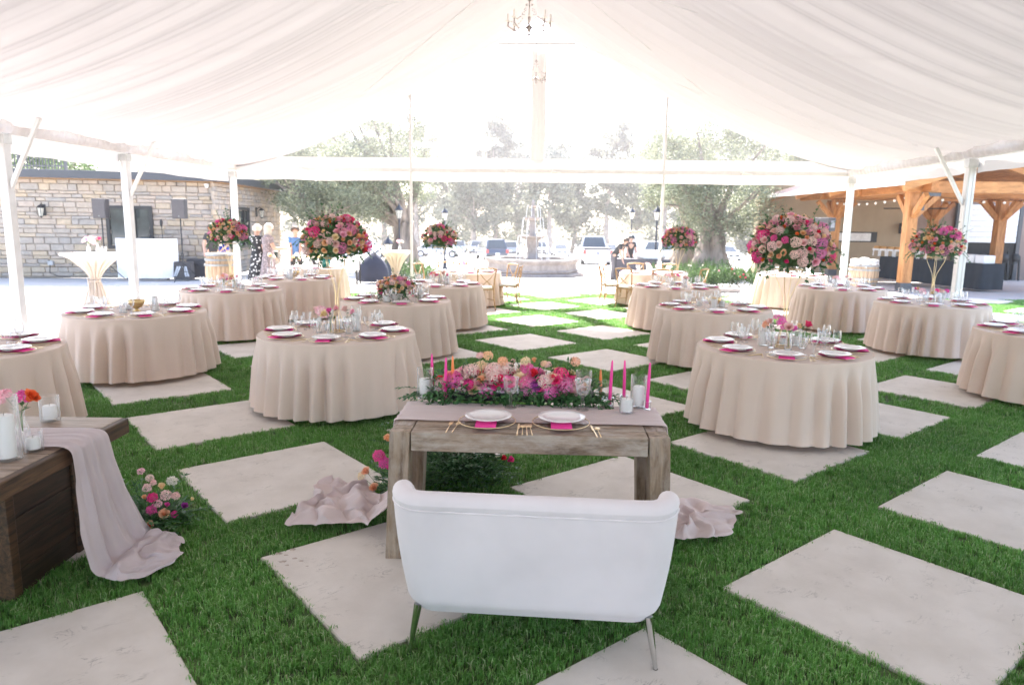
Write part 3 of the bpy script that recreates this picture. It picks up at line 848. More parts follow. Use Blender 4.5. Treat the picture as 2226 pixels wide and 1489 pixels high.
# ================================================================== CLOTH STRIPS
M_RUNNER = pm('blush_chiffon', (.66, .54, .52), .75, var=.05, scale=3, trans=.22, sheen=.3)
M_RUNNER2 = pm('mauve_chiffon', (.62, .52, .525), .75, var=.05, scale=3, trans=.22, sheen=.3)
def strip(name, st, nu, nv, mat, seed=0, parent=None, freq=3.0):
    """cloth strip through stations (centre, half-width vector, fold amplitude, crumple)"""
    st = [(Vector(a), Vector(b), c, d) for a, b, c, d in st]
    L = [0.0]
    for a, b in zip(st, st[1:]): L.append(L[-1] + max(1e-4, (b[0] - a[0]).length))
    tot = L[-1]
    def ev(v):
        s = v * tot
        k = 0
        while k < len(st) - 2 and L[k + 1] < s: k += 1
        t = (s - L[k]) / (L[k + 1] - L[k]); t = min(1, max(0, t))
        p0 = st[max(0, k - 1)]; p1 = st[k]; p2 = st[k + 1]; p3 = st[min(len(st) - 1, k + 2)]
        def cr(i):
            a, b, c, d = p0[i], p1[i], p2[i], p3[i]
            m1 = (c - a) * .35; m2 = (d - b) * .35
            return b * (2 * t ** 3 - 3 * t * t + 1) + m1 * (t ** 3 - 2 * t * t + t) + c * (3 * t * t - 2 * t ** 3) + m2 * (t ** 3 - t * t)
        return cr(0), lerp(p1[1], p2[1], t), lerp(p1[2], p2[2], t), lerp(p1[3], p2[3], t)
    b = MB()
    def fn(u, v):
        p, w, fa, cu = ev(v)
        q, _, _, _ = ev(min(1, v + .004)); q2, _, _, _ = ev(max(0, v - .004))
        T = q - q2
        N = T.cross(w)
        if N.length < 1e-9: N = Vector((0, 0, 1))
        N.normalize()
        if N.z < -.2: N = -N
        x = (u - .5) * 2
        wob = .25 * fbm(v * 3 + seed, x * 1.5)
        f = sin((x + wob) * freq * pi + seed) * .55 + sin((x * 1.9 + wob * 1.5 + .3) * freq * pi + seed * 2) * .3 + fbm(x * 3 + seed, v * 2.5) * .5
        P = p + w * x * (1 + .14 * cu * fbm(v * 30 + seed, 1.5)) + N * (f + .35) * fa
        if cu > 0:
            a = P.x * 5.6 + seed; c2 = P.y * 5.6
            r1 = 1 - abs(fbm(a, c2, v * 2.1, 2)) * 2.2
            r2 = 1 - abs(fbm(a * 2.1 + 3, c2 * 2.1, v * 3, 2)) * 2.0
            P = P + Vector((fbm(a * .8, c2 * .8, 3.3) * .10, fbm(a * .8, c2 * .8, 7.7) * .10, 0)) * cu
            edge = min(1, .15 + 4 * (1 - abs(x))) * min(1, .15 + 8 * (1 - v), 1)
            P.z += cu * max(0, .030 * max(0, r1) ** 2 + .016 * r2 + .012) * (.3 + .7 * edge)
            P.z += cu * .050 * edge * sin(v * tot * 19 + 3.0 * fbm(P.x * 1.8 + seed, P.y * 1.8, .7) + 1.2 * x) ** 2
            P.z += cu * .011 * edge * sin(v * tot * 62 + 5 * fbm(P.x * 3 + seed, P.y * 3, 2.7) + 3 * x) + cu * .006 * fbm(P.x * 22, P.y * 22, seed)
            P.z = max(.028, P.z)
        return P
    b.grid(fn, nu, nv)
    o = b.obj(name, mat, parent, smooth=True)
    md = o.modifiers.new('soften', 'SMOOTH'); md.factor = .5; md.iterations = 4
    return o

# ================================================================== SWEETHEART TABLE
M_WORN = wood('worn_grey_wood', (.14, .092, .058), (.38, .285, .205), scale=2.2, axis=0, grey=(.54, .49, .43), ring=11, blotch=.5, rough=.65)
M_WORNZ = wood('worn_grey_wood_upright', (.12, .075, .045), (.36, .265, .18), scale=2.2, axis=2, grey=(.48, .42, .36), ring=11, blotch=.42, rough=.65)
M_WORNY = wood('worn_grey_wood_cross', (.13, .088, .058), (.36, .29, .23), scale=2.2, axis=1, grey=(.52, .48, .45), ring=11, blotch=.55, rough=.65)
SW_A = atan2(3.68 - 3.74, .860 + .663); SW_C = Vector((.0985, 3.71, 0)) + Vector((-sin(SW_A), cos(SW_A), 0)) * .335
SW_Z = .75
sw = thing('sweetheart_table', 'worn grey timber table for two behind the white loveseat', 'table', SW_C, SW_A)
def SWP(x, y, z=SW_Z): return SW_C + Vector((x * cos(SW_A) - y * sin(SW_A), x * sin(SW_A) + y * cos(SW_A), z))
HWs, HDs = .7625, .335
def at_c(b, name, mat, parent, c, bevel=.004, rot=None):
    return b.obj(name, mat, parent, loc=c, bevel=bevel, rot=rot)
for sx in (-1, 1):
    for sy in (-1, 1):
        b = MB(); b.box((0, 0, 0), (.112, .125, SW_Z - .002), None, top=(1, 1))
        for v in range(4):            # feet splay slightly outward
            x, y, z = b.v[v]; b.v[v] = (x + sx * .035, y, z)
        at_c(b, 'leg', M_WORNZ, sw, (sx * (HWs - .058), sy * (HDs - .0625), SW_Z / 2), .005)
    b = MB(); b.box((0, 0, 0), (.112, 2 * HDs - .256, .085)); at_c(b, 'end_rail', M_WORNY, sw, (sx * (HWs - .058), 0, SW_Z - .0445))
for sy in (-1, 1):
    b = MB(); b.box((0, 0, 0), (2 * HWs - .236, .11, .108)); at_c(b, 'apron_beam', M_WORN, sw, (0, sy * (HDs - .057), SW_Z - .0575), .006)
yy = -HDs + .116
for k in range(3):
    w = (2 * HDs - .232) / 3
    b = MB(); b.box((0, 0, 0), (2 * HWs - .236, w - .004, .04)); at_c(b, 'plank', M_WORN, sw, (0, yy + w * (k + .5), SW_Z - .022))
# blush runner: puddle, up the left end, along the top, down the right end, puddle
def swr(x, y, z): return SWP(x, y, z)
Wt = SWP(0, .215, 0) - SWP(0, 0, 0)
r_ = []
PLx = [(-1.30, 4.45, .03), (-1.12, 4.40, .04), (-.93, 4.32, .05), (-.845, 4.24, .08)]
wv = [Vector((.06, .34, 0)), Vector((.05, .36, 0)), Vector((.02, .30, 0)), Vector((0, .25, 0))]
for p, w in zip(PLx, wv): r_.append((p, w, .006, 1.0 if p[2] < .06 else .3))
r_ += [(swr(-.80, .09, .25), Wt, .02, 0), (swr(-.785, .09, .55), Wt, .014, 0), (swr(-.778, .09, .735), Wt, .006, 0), (swr(-.752, .09, .7565), Wt, .0022, 0),
       (swr(-.4, .085, .7535), Wt, .0046, 0), (swr(0, .08, .7535), Wt, .0042, 0), (swr(.4, .085, .7535), Wt, .0046, 0), (swr(.752, .09, .7565), Wt, .0022, 0),
       (swr(.778, .09, .735), Wt, .006, 0), (swr(.79, .09, .55), Wt, .014, 0), (swr(.81, .09, .25), Wt, .02, 0)]
PRx = [(.93, 4.22, .07), (1.06, 4.22, .045), (1.22, 4.26, .04), (1.42, 4.28, .03)]
wv = [Vector((0, .26, 0)), Vector((.03, .28, 0)), Vector((.04, .27, 0)), Vector((.06, .20, 0))]
for p, w in zip(PRx, wv): r_.append((p, w, .006, 1.0 if p[2] < .06 else .3))
tag(strip('table_runner', r_, 64, 340, M_RUNNER, 2.3, freq=4.5), 'long blush chiffon runner over the grey sweetheart table, puddling both ends', 'table runner')

# ================================================================== LOVESEAT
M_VELVET = pm('white_velvet', (.67, .62, .63), .85, var=.055, scale=3.0, sheen=.35, bump=.04, bscale=300)
M_CHROME = pm('polished_chrome', (.62, .62, .60), .10, metal=1.0, var=.01)
LS_A = radians(-4.6)
ls = thing('loveseat', 'white velvet loveseat with padded rim and chrome legs, seen from behind', 'loveseat', (.098, 2.795, 0), LS_A)
def u_path(s, hw, dep, rad):
    """U plan from right arm front, round the back (y=0), to left arm front; s 0..1"""
    straight = dep - rad; back = 2 * (hw - rad); arc = rad * pi / 2
    Lt = 2 * straight + 2 * arc + back; d = s * Lt
    if d < straight: return hw, dep - d, (1, 0)
    d -= straight
    if d < arc:
        a = d / rad; return hw - rad + rad * cos(a), rad - rad * sin(a), (cos(a), -sin(a))
    d -= arc
    if d < back: return hw - rad - d, 0.0, (0, -1)
    d -= back
    if d < arc:
        a = d / rad; return -(hw - rad) - rad * sin(a), rad - rad * cos(a), (-sin(a), -cos(a))
    d -= arc
    return -hw, rad + d, (-1, 0)
def ls_top(s):
    e = max(0, abs(s - .5) - .30) / .20
    return .734 + .012 * smooth01(.19, .30, abs(s - .5)) - .45 * e ** 1.12
def shell(off):
    def fn(u, v):
        s = u
        hw = lerp(.545, .602, v) ; dep = .56
        x, y, n = u_path(s, hw, dep, .125)
        lean = -.085 * v ** 1.2 * (1 if True else 0)
        z = lerp(.205, ls_top(s), v)
        tuck = .035 * (1 - smooth01(0, .11, v)) if off == 0 else 0
        bulge = .012 * sin(pi * v) if off == 0 else -.015 * sin(pi * v)
        k = off + tuck - bulge
        return Vector((x - n[0] * k, y - n[1] * k + lean * (1 - min(1, y / .5)), z))
    return fn
b = MB(); b.grid(shell(0), 120, 26); b.obj('back_shell', M_VELVET, ls, smooth=True)
def inner(u, v):
    p = shell(.085)(u, v); c = .012 * abs(sin(u * pi * 17))
    x, y, n = u_path(u, .6, .56, .17)
    return p + Vector((-n[0], -n[1], 0)) * c
b = MB(); b.grid(inner, 240, 10); b.obj('channelled_backrest', M_VELVET, ls, smooth=True)
def roll(u, v):
    s = lerp(.0, 1, u); p = shell(.042)(s, 1.0); x, y, n = u_path(s, .6, .56, .17)
    a = 2 * pi * v
    sc = 1 + .045 * abs(sin(s * pi * 17)) ** .5 * (1 if cos(a) > -.2 else 0) * (n[1] < -.5) - .045
    return Vector((p.x + n[0] * .047 * cos(a) * sc, p.y + n[1] * .047 * cos(a) * sc, p.z + .046 * sin(a) * sc + .004))
b = MB(); b.grid(roll, 220, 18); 
b.obj('padded_rim', M_VELVET, ls, smooth=True)
for q in (0, 1):
    b = MB(); p = shell(.042)(float(q), 1.0); b.ball(p + Vector((0, 0, .004)), .046, 14, 10); b.obj('rim_end', M_VELVET, ls, smooth=True)
b = MB(); b.tube([shell(-.004)(.02 + .96 * k / 120, .955) for k in range(121)], .0045, 6); b.obj('piping', M_VELVET, ls, smooth=True)
b = MB(); b.box((0, .33, .30), (.96, .52, .13)); b.obj('seat_cushion', M_VELVET, ls, bevel=.045, smooth=True)
b = MB(); b.box((0, .28, .224), (.90, .42, .03)); b.obj('seat_base', M_VELVET, ls, bevel=.01)
for sx in (-1, 1):
    for (y0, y1) in ((.055, .015), (.45, .50)):
        b = MB(); b.tube([(sx * .50, y0, .225), (sx * .535, y1, .008)], [.019, .0095], 16)
        o = b.obj('leg', M_CHROME, ls, smooth=True, angle=40)
        b = MB(); b.tube([(sx * .535, y1, .010), (sx * .536, y1, .0)], .0105, 12); b.obj('foot_pad', pm('rubber_black', (.02, .02, .02), .7), o)

# ================================================================== DARK WOODEN TABLE (left edge)
M_DARKW = wood('dark_stained_wood', (.012, .007, .004), (.060, .031, .015), scale=2.4, axis=1, ring=13, rough=.5, bump=.35)
M_DARKTOP = wood('dark_stained_top', (.16, .105, .07), (.37, .275, .205), scale=2.2, axis=0, ring=12, rough=.42, bump=.2)
M_DARKEDGE = wood('stained_board_edge', (.020, .010, .005), (.105, .052, .022), scale=2.6, axis=1, ring=16, rough=.5, bump=.35)
dt = thing('farm_table', 'dark stained wooden farm table at the left edge with cloth runner', 'table', (-2.9, 3.35, 0))
def dp(x, y, z): return Vector((x + 2.9, y - 3.35, z))
for k in range(5):
    y0 = 2.82 + .216 * k
    b = MB(); b.box((0, 0, 0), (2.0, .213, .03)); b.obj('plank', M_DARKTOP, dt, loc=dp(-3.20, y0 + .108, .745), bevel=.004)
b = MB(); b.box((0, 0, 0), (.05, 1.082, .085)); b.obj('breadboard_edge', M_DARKEDGE, dt, loc=dp(-2.192, 3.36, .715), bevel=.006)
b = MB(); b.box((0, 0, 0), (1.96, .05, .085)); b.obj('front_edge_board', M_DARKEDGE, dt, loc=dp(-3.2, 2.846, .688), bevel=.006)
b = MB(); b.box((0, 0, 0), (1.96, .05, .085)); b.obj('rear_edge_board', M_DARKEDGE, dt, loc=dp(-3.2, 3.874, .688), bevel=.006)
for k in range(5):
    b = MB(); b.box((0, 0, 0), (.03, .50, .131)); b.obj('panel_board', M_DARKW, dt, loc=dp(-2.455, 3.52, .07 + .134 * k), bevel=.004)
    b = MB(); b.box((0, 0, 0), (1.2, .03, .131)); b.obj('panel_board', wood('dark_stained_wood_x', (.020, .011, .006), (.105, .052, .024), scale=2.4, axis=0, ring=13, rough=.5, bump=.35), dt, loc=dp(-3.1, 3.262, .07 + .134 * k), bevel=.004)
for y in (3.265, 3.79):
    b = MB(); b.box((0, 0, 0), (.075, .06, .672)); b.obj('corner_post', M_DARKEDGE, dt, loc=dp(-2.462, y, .337), bevel=.005)
Wl = Vector((0, .165, 0))
st = [((-4.1, 3.47, .7705), Wl * 1.15, .006, 0), ((-3.2, 3.47, .7705), Wl * 1.1, .006, 0), ((-2.5, 3.475, .7715), Wl * 1.05, .007, 0), ((-2.215, 3.475, .777), Wl, .008, 0), ((-2.140, 3.475, .748), Wl, .011, 0),
      ((-2.135, 3.50, .6), Wl * 1.1, .018, 0), ((-2.13, 3.56, .35), Wl * 1.45, .024, 0), ((-2.12, 3.64, .12), Wl * 1.72, .026, 0), ((-2.10, 3.67, .055), Wl * 1.78, .015, .25),
      ((-2.03, 3.68, .04), Wl * 1.75, .006, .9), ((-1.95, 3.69, .04), Wl * 1.65, .006, 1), ((-1.87, 3.69, .03), Wl * 1.3, .006, 1.), ((-1.82, 3.69, .03), Wl * .9, .006, 1.)]
tag(strip('table_runner', st, 64, 230, M_RUNNER2, 1.1, freq=3.2), 'mauve chiffon runner hanging off the dark farm table to the grass', 'table runner')

# things standing on the dark table
candle_vase(G(110, 914, .762), (.05, .14), (.035, .075), 'short white candle in a glass cylinder by the farm table corner')
candle_vase(G(18, 998, .762), (.06, .30), (.038, .20), 'tallest white pillar candle at the left picture edge')
candle_vase(G(42, 988, .762) + Vector((.03, .06, .0)), (.042, .10), (.03, .055), 'small white candle in a low glass beside the runner')
bud_vase(G(52, 962, .762), 'glass bud vase with orange and magenta blooms on farm table', ['orange', 'mag', 'pink'], 5, 1.15)

# mud spots near the corner of the slab by the left puddle of cloth
M_MUD = pm('dried_mud', (.40, .34, .285), .95, var=.3, scale=40)
_rs = random.Random(12)
for _px, _py, _s in ((605, 1203, .030), (622, 1206, .016), (635, 1194, .026), (615, 1220, .028), (640, 1213, .018), (655, 1219, .016), (624, 1228, .016), (668, 1230, .010)):
    _p = G(_px, _py, .009); _b = MB(); _n_ = 14
    _b.add([(0, 0, 0)] + [(_s * cos(2 * pi * k / _n_) * _rs.uniform(.5, 1.1), .7 * _s * sin(2 * pi * k / _n_) * _rs.uniform(.5, 1.1), 0) for k in range(_n_)], [(0, 1 + k, 1 + (k + 1) % _n_) for k in range(_n_)])
    _b.obj('mud_spot', M_MUD, lawn, loc=_p)
# ================================================================== SWEETHEART TABLE TOP
def SWG(px, py): return G(px, py, SW_Z + .0095)
M_CHINA = pm('white_china', (.80, .79, .79), .18, var=.02, coat=.4)
M_NAPKIN = pm('hot_pink_linen', (.80, .045, .31), .75, var=.06, scale=40, bump=.08, bscale=400)
ME_CHG = _lm([(.001, .002), (.085, .002), (.10, .004), (.155, .012), (.162, .014), (.155, .016), (.10, .008), (.001, .006)], 48, [glass('charger_glass', (.995, .99, .985), .25, top=.5)], 'charger')
ME_RIM = MB().tube([(.161 * cos(2 * pi * k / 60), .161 * sin(2 * pi * k / 60), .0145) for k in range(60)], .0026, 6, closed=True).mesh('charger_rim', [M_GOLD], smooth=True)
ME_PLATE = _lm([(.001, .004), (.075, .004), (.08, .0), (.082, .004), (.098, .012), (.132, .020), (.134, .0215), (.131, .0235), (.096, .0165), (.082, .010), (.001, .009)], 40, [M_CHINA], 'dinner_plate')
def napkin_mesh(L, W, T):
    b = MB()
    def fn(u, v):
        a = 2 * pi * v; x = (u - .5) * W
        cy, cz = cos(a), sin(a); e = .35
        y = (abs(cy) ** e) * (1 if cy > 0 else -1) * L / 2 + .004 * sin(x * 50); z = (abs(cz) ** .5) * (1 if cz > 0 else -1) * T / 2
        z += .0015 * sin(y * 60 + x * 20)
        return Vector((x, y, z + T / 2))
    b.grid(fn, 12, 29)
    return b.mesh('napkin', [M_NAPKIN], smooth=True)
ME_NAP = napkin_mesh(.285, .115, .011)
def fork_mesh():
    b = MB(); b.tube([(0, -.10, .003), (0, -.06, .0035), (0, .02, .004), (0, .045, .005)], [.0042, .0036, .0022, .003], 6)
    b.box((0, .055, .0052), (.020, .024, .002)); 
    for x in (-.0085, -.003, .003, .0085): b.box((x, .082, .0065), (.0026, .034, .002))
    return b.mesh('fork', [M_GOLD], smooth=False)
def knife_mesh():
    b = MB(); b.tube([(0, -.11, .003), (0, -.06, .0035), (0, .01, .003)], [.0045, .004, .003], 6); b.box((0, .06, .003), (.014, .10, .0018), None, top=(.6, 1)); return b.mesh('knife', [M_GOLD])
def spoon_mesh():
    b = MB(); b.tube([(0, -.10, .003), (0, -.05, .0035), (0, .03, .004)], [.0042, .0034, .0022], 6); b.ball((0, .055, .004), 1, 12, 6, (.018, .027, .004)); return b.mesh('spoon', [M_GOLD], smooth=True)
ME_FORK, ME_KNIFE, ME_SPOON = fork_mesh(), knife_mesh(), spoon_mesh()
def one(name, me, pos, rz, label, cat, group=None, scale=None):
    o = inst(name, me, None, pos, (0, 0, rz), scale); return tag(o, label, cat, group)
def charger(pos, rz, label, group):
    root = thing('charger', label, 'charger', pos, rz, group)
    inst('glass_plate', ME_CHG, root); inst('gold_rim', ME_RIM, root)
for q, px, py, w in ((0, 1059, 919, 'left'), (1, 1219, 922, 'right')):
    p = SWG(px, py)
    charger(p, SW_A, f'gold rimmed glass charger, {w} setting on the sweetheart table', 'sweetheart place settings')
    one('napkin', ME_NAP, p + Vector((0, -.005, .0125)), SW_A, f'hot pink napkin under the {w} plate on the sweetheart table', 'napkin', 'sweetheart place settings')
    one('dinner_plate', ME_PLATE, p + Vector((.005, .02, .0205)), 0, f'white dinner plate, {w} setting on the sweetheart table', 'plate', 'sweetheart place settings')
for px, py, me, nm, lb, rz in ((976, 929, ME_FORK, 'fork', 'outer gold fork left of the left sweetheart plate', -.08), (991, 929, ME_FORK, 'fork', 'inner gold fork beside the left sweetheart plate', -.12),
                           (1126, 934, ME_KNIFE, 'knife', 'gold knife right of the left sweetheart plate', -.06), (1136, 934, ME_SPOON, 'spoon', 'gold spoon between the two sweetheart plates', -.02),
                           (1145, 935, ME_FORK, 'fork', 'outer gold fork left of the right sweetheart plate', .0), (1154, 935, ME_FORK, 'fork', 'inner gold fork beside the right sweetheart plate', .05),
                           (1291, 938, ME_KNIFE, 'knife', 'gold knife right of the right sweetheart plate', .05), (1301, 939, ME_SPOON, 'spoon', 'gold spoon at the far right of the sweetheart settings', .02)):
    one(nm, me, SWG(px, py) + Vector((0, .0, .0)), rz, lb, nm, 'gold cutlery on the sweetheart table', 1.0)
def big_gob(px, py, lb):
    p = SWG(px, py); root = thing('goblet', lb, 'goblet', p, group='sweetheart goblets', scale=1.12)
    inst('bowl_and_stem', ME_GOB, root)
big_gob(1110, 886, 'clear pressed glass goblet behind the left sweetheart plate')
big_gob(1266, 891, 'clear pressed glass goblet behind the right sweetheart plate')
candle_vase(SWG(924, 866), (.05, .20), (.035, .12), 'white candle in glass cylinder, left end of sweetheart flowers')
candle_vase(SWG(1387, 884), (.05, .20), (.035, .12), 'white candle in glass cylinder, right end of sweetheart table')
candle_vase(SWG(1268, 872), (.05, .20), (.035, .12), 'white candle in glass cylinder behind the right goblet')
candle_vase(SWG(1361, 897), (.042, .10), (.035, .075), 'low white candle at the right front of sweetheart flowers')
tag(inst('tumbler', ME_TUMB, None, SWG(1314, 868), scale=1.3), 'empty clear tumbler right of the sweetheart flowers', 'tumbler')
M_TP = pm('pink_taper_wax', (.80, .04, .30), .4, var=.03); M_TO = pm('orange_taper_wax', (.88, .25, .07), .4, var=.03)
ME_TAP = lambda H: MB().lathe([(.001, .0), (.0105, .0), (.0105, .02), (.0095, H * .7), (.006, H - .01), (.002, H), (.0005, H + .002)], 14)
ME_HOLD = _lm([(.001, 0), (.026, 0), (.026, .05), (.022, .05), (.013, .035), (.013, .006), (.001, .006)], 18, [M_GLASS], 'taper_holder')
TAPERS = [(940, 857, .265, 'p', 'pink taper candle nearest the left glass cylinder'), (968, 872, .275, 'p', 'middle pink taper of the left candle trio'), (985, 870, .28, 'o', 'tall orange taper candle left of the flowers'),
          (1305, 868, .19, 'o', 'short orange taper candle right of the flowers'), (1325, 881, .28, 'p', 'pink taper beside the short orange candle'), (1356, 876, .27, 'p', 'pink taper behind the low white candle'), (1406, 889, .285, 'p', 'rightmost pink taper candle on the sweetheart table')]
for px, py, H, c, lb in TAPERS:
    root = thing('taper_candle', lb, 'taper candle', SWG(px, py), group='tapers on the sweetheart table')
    inst('glass_holder', ME_HOLD, root)
    ME_TAP(H).obj('taper', M_TP if c == 'p' else M_TO, root, smooth=True, loc=(0, 0, .007), rot=(0, random.Random(px).uniform(-.03, .03), 0))
# low long arrangement
fl = thing('low_flower_arrangement', 'long low pink and peach flower arrangement on the sweetheart table', 'flower arrangement', SWG(1115, 868), SW_A)
b = MB(); b.box((0, 0, .03), (1.0, .15, .055), None, top=(1.04, 1.05)); b.obj('black_tray', pm('black_plastic', (.012, .012, .013), .4), fl, bevel=.006)
r = random.Random(77)
SEQ = [(-.40, 'stock', 'blush'), (-.36, 'rose', 'peach'), (-.33, 'hyd', 'mag'), (-.28, 'stock', 'blush'), (-.25, 'carn', 'hot'), (-.22, 'rose', 'cream'), (-.19, 'peony', 'pink'), (-.15, 'hyd', 'mag'), (-.11, 'stock', 'blush'),
       (-.08, 'rose', 'red'), (-.05, 'hyd', 'pinkwhite'), (-.02, 'peony', 'hot'), (.02, 'spray', 'orange'), (.04, 'rose', 'cream'), (.07, 'stock', 'blush'), (.10, 'hyd', 'pinkwhite'), (.13, 'carn', 'violet'), (.15, 'peony', 'hot'),
       (.18, 'stock', 'blush'), (.21, 'hyd', 'mag'), (.24, 'rose', 'cream'), (.27, 'peony', 'hot'), (.30, 'hyd', 'pinkwhite'), (.33, 'rose', 'blush'), (.36, 'stock', 'blush'), (.40, 'spray', 'peach')]
KD = dict(stock=STOCK, rose=ROSE, hyd=HYD, carn=CARN, peony=PEONY, spray=SPRAY)
for x, k, c in SEQ:
    x *= 1.12
    bloom(KD[k], c, fl, (x, r.uniform(-.10, -.045), r.uniform(.07, .15)), (x * .3, -.8, .6), {'hyd': .95, 'peony': 1.0}.get(k, 1.25) * r.uniform(.9, 1.1), r)
for q in range(72):
    x = r.uniform(-.475, .475); y = r.uniform(-.085, .09); z = .165 - abs(x) * .08 + r.uniform(-.03, .045) - (.03 if y < -.05 else 0)
    k, c = r.choice([('stock', 'blush'), ('stock', 'cream'), ('rose', 'cream'), ('rose', 'blush'), ('spray', 'peach'), ('rose', 'pink'), ('carn', 'hot'), ('hyd', 'mag'), ('spray', 'red'), ('peony', 'hot'), ('hyd', 'hot'), ('carn', 'blush'), ('rose', 'mag')])
    bloom(KD[k], c, fl, (x, y, z), (x * .5 + r.uniform(-.3, .3), y * 4 - .3, .9), {'hyd': .85, 'peony': .9}.get(k, 1.2) * r.uniform(.85, 1.1), r)
for q in range(9):                                         # a few airy blooms on stems standing proud
    x = r.uniform(-.36, .4); L = r.uniform(.23, .28)
    b = MB(); b.tube([(x * .9, 0, .08), (x, .01, L)], .0016, 4); b.obj('stem', M_STEM, fl)
    bloom(r.choice([CARN, SPRAY, STOCK]), r.choice(['cream', 'peach', 'blush', 'cream']), fl, (x, .01, L), (r.uniform(-.3, .3), -.4, 1), .8, r)
b = MB()
for q in range(520):
    x = r.uniform(-.54, .54); y = r.uniform(-.13, .12); z = r.uniform(.03, .15)
    leaf_quad(b, (x, y, z), (x + r.uniform(-1, 1), y * 5 + r.uniform(-.7, .7), r.uniform(-.4, .9)), r.uniform(.04, .07), r.uniform(.010, .017), (0, 0, 1))
for q in range(46):
    sgn = r.choice((-1, 1)); x = r.choice((sgn * r.uniform(.4, .55), r.uniform(-.5, .5)))
    sprig(b, (x, r.uniform(-.1, 0), r.uniform(.02, .07)), (x * 2 + r.uniform(-.6, .6), -.7 - r.random() * .4, r.uniform(-.1, .5)), r.uniform(.08, .15), 5, r, lw=.008, ll=.034, droop=.9)
for q in range(330):
    x = r.uniform(-.52, .52); y = r.uniform(-.15, -.07); z = r.uniform(.0, .085)
    leaf_quad(b, (x, y, z), (r.uniform(-1, 1), -.6 - r.random() * .6, r.uniform(-.7, .4)), r.uniform(.03, .05), r.uniform(.008, .013), (0, -.5, 1))
for sgn in (-1, 1):
    for q in range(9):
        sprig(b, (sgn * r.uniform(.46, .55), r.uniform(-.08, .06), r.uniform(.02, .05)), (sgn, r.uniform(-.9, .2), r.uniform(.0, .35)), r.uniform(.14, .27), 8, r, lw=.008, ll=.038, droop=.5)
for q in range(14):
    x = r.uniform(-.4, .4); sprig(b, (x, 0, .14), (r.uniform(-.4, .4), r.uniform(-.3, .3), 1), r.uniform(.08, .13), 4, r, lw=.007, ll=.034, droop=.1)
b.obj('foliage', M_LEAF2, fl)['kind'] = 'stuff'
# ---- florals on the ground
def ground_floral(pos, label, blooms, seed, spread, n_leaf, h, airy=True, core=None):
    root = thing('ground_flower_cluster', label, 'flower arrangement', pos, group='ground flower clusters')
    r = random.Random(seed)
    for (x, y, z, k, c, s) in blooms:
        st_ = MB(); st_.tube([(x * .3, y * .3, .0), (x * .8, y * .8, z * .6), (x, y, z)], .0018, 4); st_.obj('stem', M_STEM, root)
        bloom(KD[k], c, root, (x, y, z), (x, y - .15, .35), s, r)
    b = MB()
    for q in range(n_leaf):
        a = r.uniform(0, 6.28); rr = spread * r.random() ** .6
        d = Vector((cos(a) * rr, sin(a) * rr, h * r.uniform(.3, 1.0)))
        sprig(b, d * .15, d, d.length * r.uniform(.7, 1.1), 6, r, lw=.008, ll=.05, droop=.5)
    for q in range(n_leaf * 8):
        a = r.uniform(0, 6.28); rr = spread * .75 * sqrt(r.random()); z = h * .75 * r.random() * (1 - rr / spread * .6)
        leaf_quad(b, (rr * cos(a), rr * sin(a), z), (cos(a) + r.uniform(-.6, .6), sin(a) + r.uniform(-.6, .6), r.uniform(-.2, 1)), r.uniform(.05, .08), r.uniform(.010, .018), (0, 0, 1))
    b.obj('foliage', M_LEAF2, root)['kind'] = 'stuff'
    return root
p = G(262, 1160)
_fb = [(.06, -.12, .06, 'rose', 'peach', 1.1), (.14, -.07, .12, 'rose', 'peach', 1.0), (.07, -.08, .15, 'carn', 'mag', 1.0), (.24, -.02, .15, 'spray', 'violet', 1.0), (.12, .0, .21, 'stock', 'blush', .8), (.06, -.04, .21, 'carn', 'hot', 1.0),
       (.15, .03, .29, 'carn', 'white', 1.0), (.09, .02, .26, 'spray', 'cream', 1.0), (.02, .02, .31, 'stock', 'blush', .6), (-.02, .0, .36, 'stock', 'pink', .55), (.03, -.04, .27, 'stock', 'blush', .65), (.17, .02, .20, 'carn', 'blush', .8), (.14, -.03, .16, 'spray', 'mag', .7), (.27, .02, .18, 'spray', 'cream', .55),
       (.10, -.06, .18, 'stock', 'pink', .6), (.02, -.06, .22, 'spray', 'peach', .7), (.19, -.05, .11, 'carn', 'hot', .7), (.05, .0, .29, 'carn', 'blush', .6)]
ground_floral(Vector((-2.22, 4.12, 0)), 'loose flowers with peach roses on the grass by the farm table', _fb, 21, .30, 46, .27)
ground_floral(Vector((-.72, 4.72, 0)), 'pink and peach flowers on the ground left of the table leg', [
    (-.26, -.10, .20, 'rose', 'peach', 1.0), (-.20, -.14, .10, 'rose', 'peach', 1.05), (-.13, -.12, .27, 'carn', 'mag', 1.3), (-.17, -.10, .31, 'carn', 'mag', 1.4), (-.12, -.05, .42, 'spray', 'peach', 1.3), (-.05, -.14, .22, 'peony', 'pink', .8), (-.04, -.08, .33, 'stock', 'blush', 1.0), (-.30, -.06, .15, 'stock', 'cream', .7), (-.09, -.14, .24, 'spray', 'hot', 1.1)], 22, .26, 26, .36)
ground_floral(Vector((-.38, 5.02, 0)), 'dark leafy flower mass with magenta blooms beneath the sweetheart table', [
    (-.10, -.16, .42, 'hyd', 'hot', .8), (.20, -.15, .40, 'carn', 'mag', 1.5), (.24, -.14, .34, 'peony', 'mag', .8), (.05, -.18, .40, 'spray', 'mag', 1.3), (.38, -.12, .20, 'spray', 'hot', 1.2), (.33, -.14, .22, 'spray', 'red', 1.0), (.13, -.16, .35, 'carn', 'hot', 1.1), (-.2, -.1, .38, 'carn', 'mag', 1.2), (.22, -.12, .28, 'spray', 'orange', .8)], 23, .42, 120, .50)
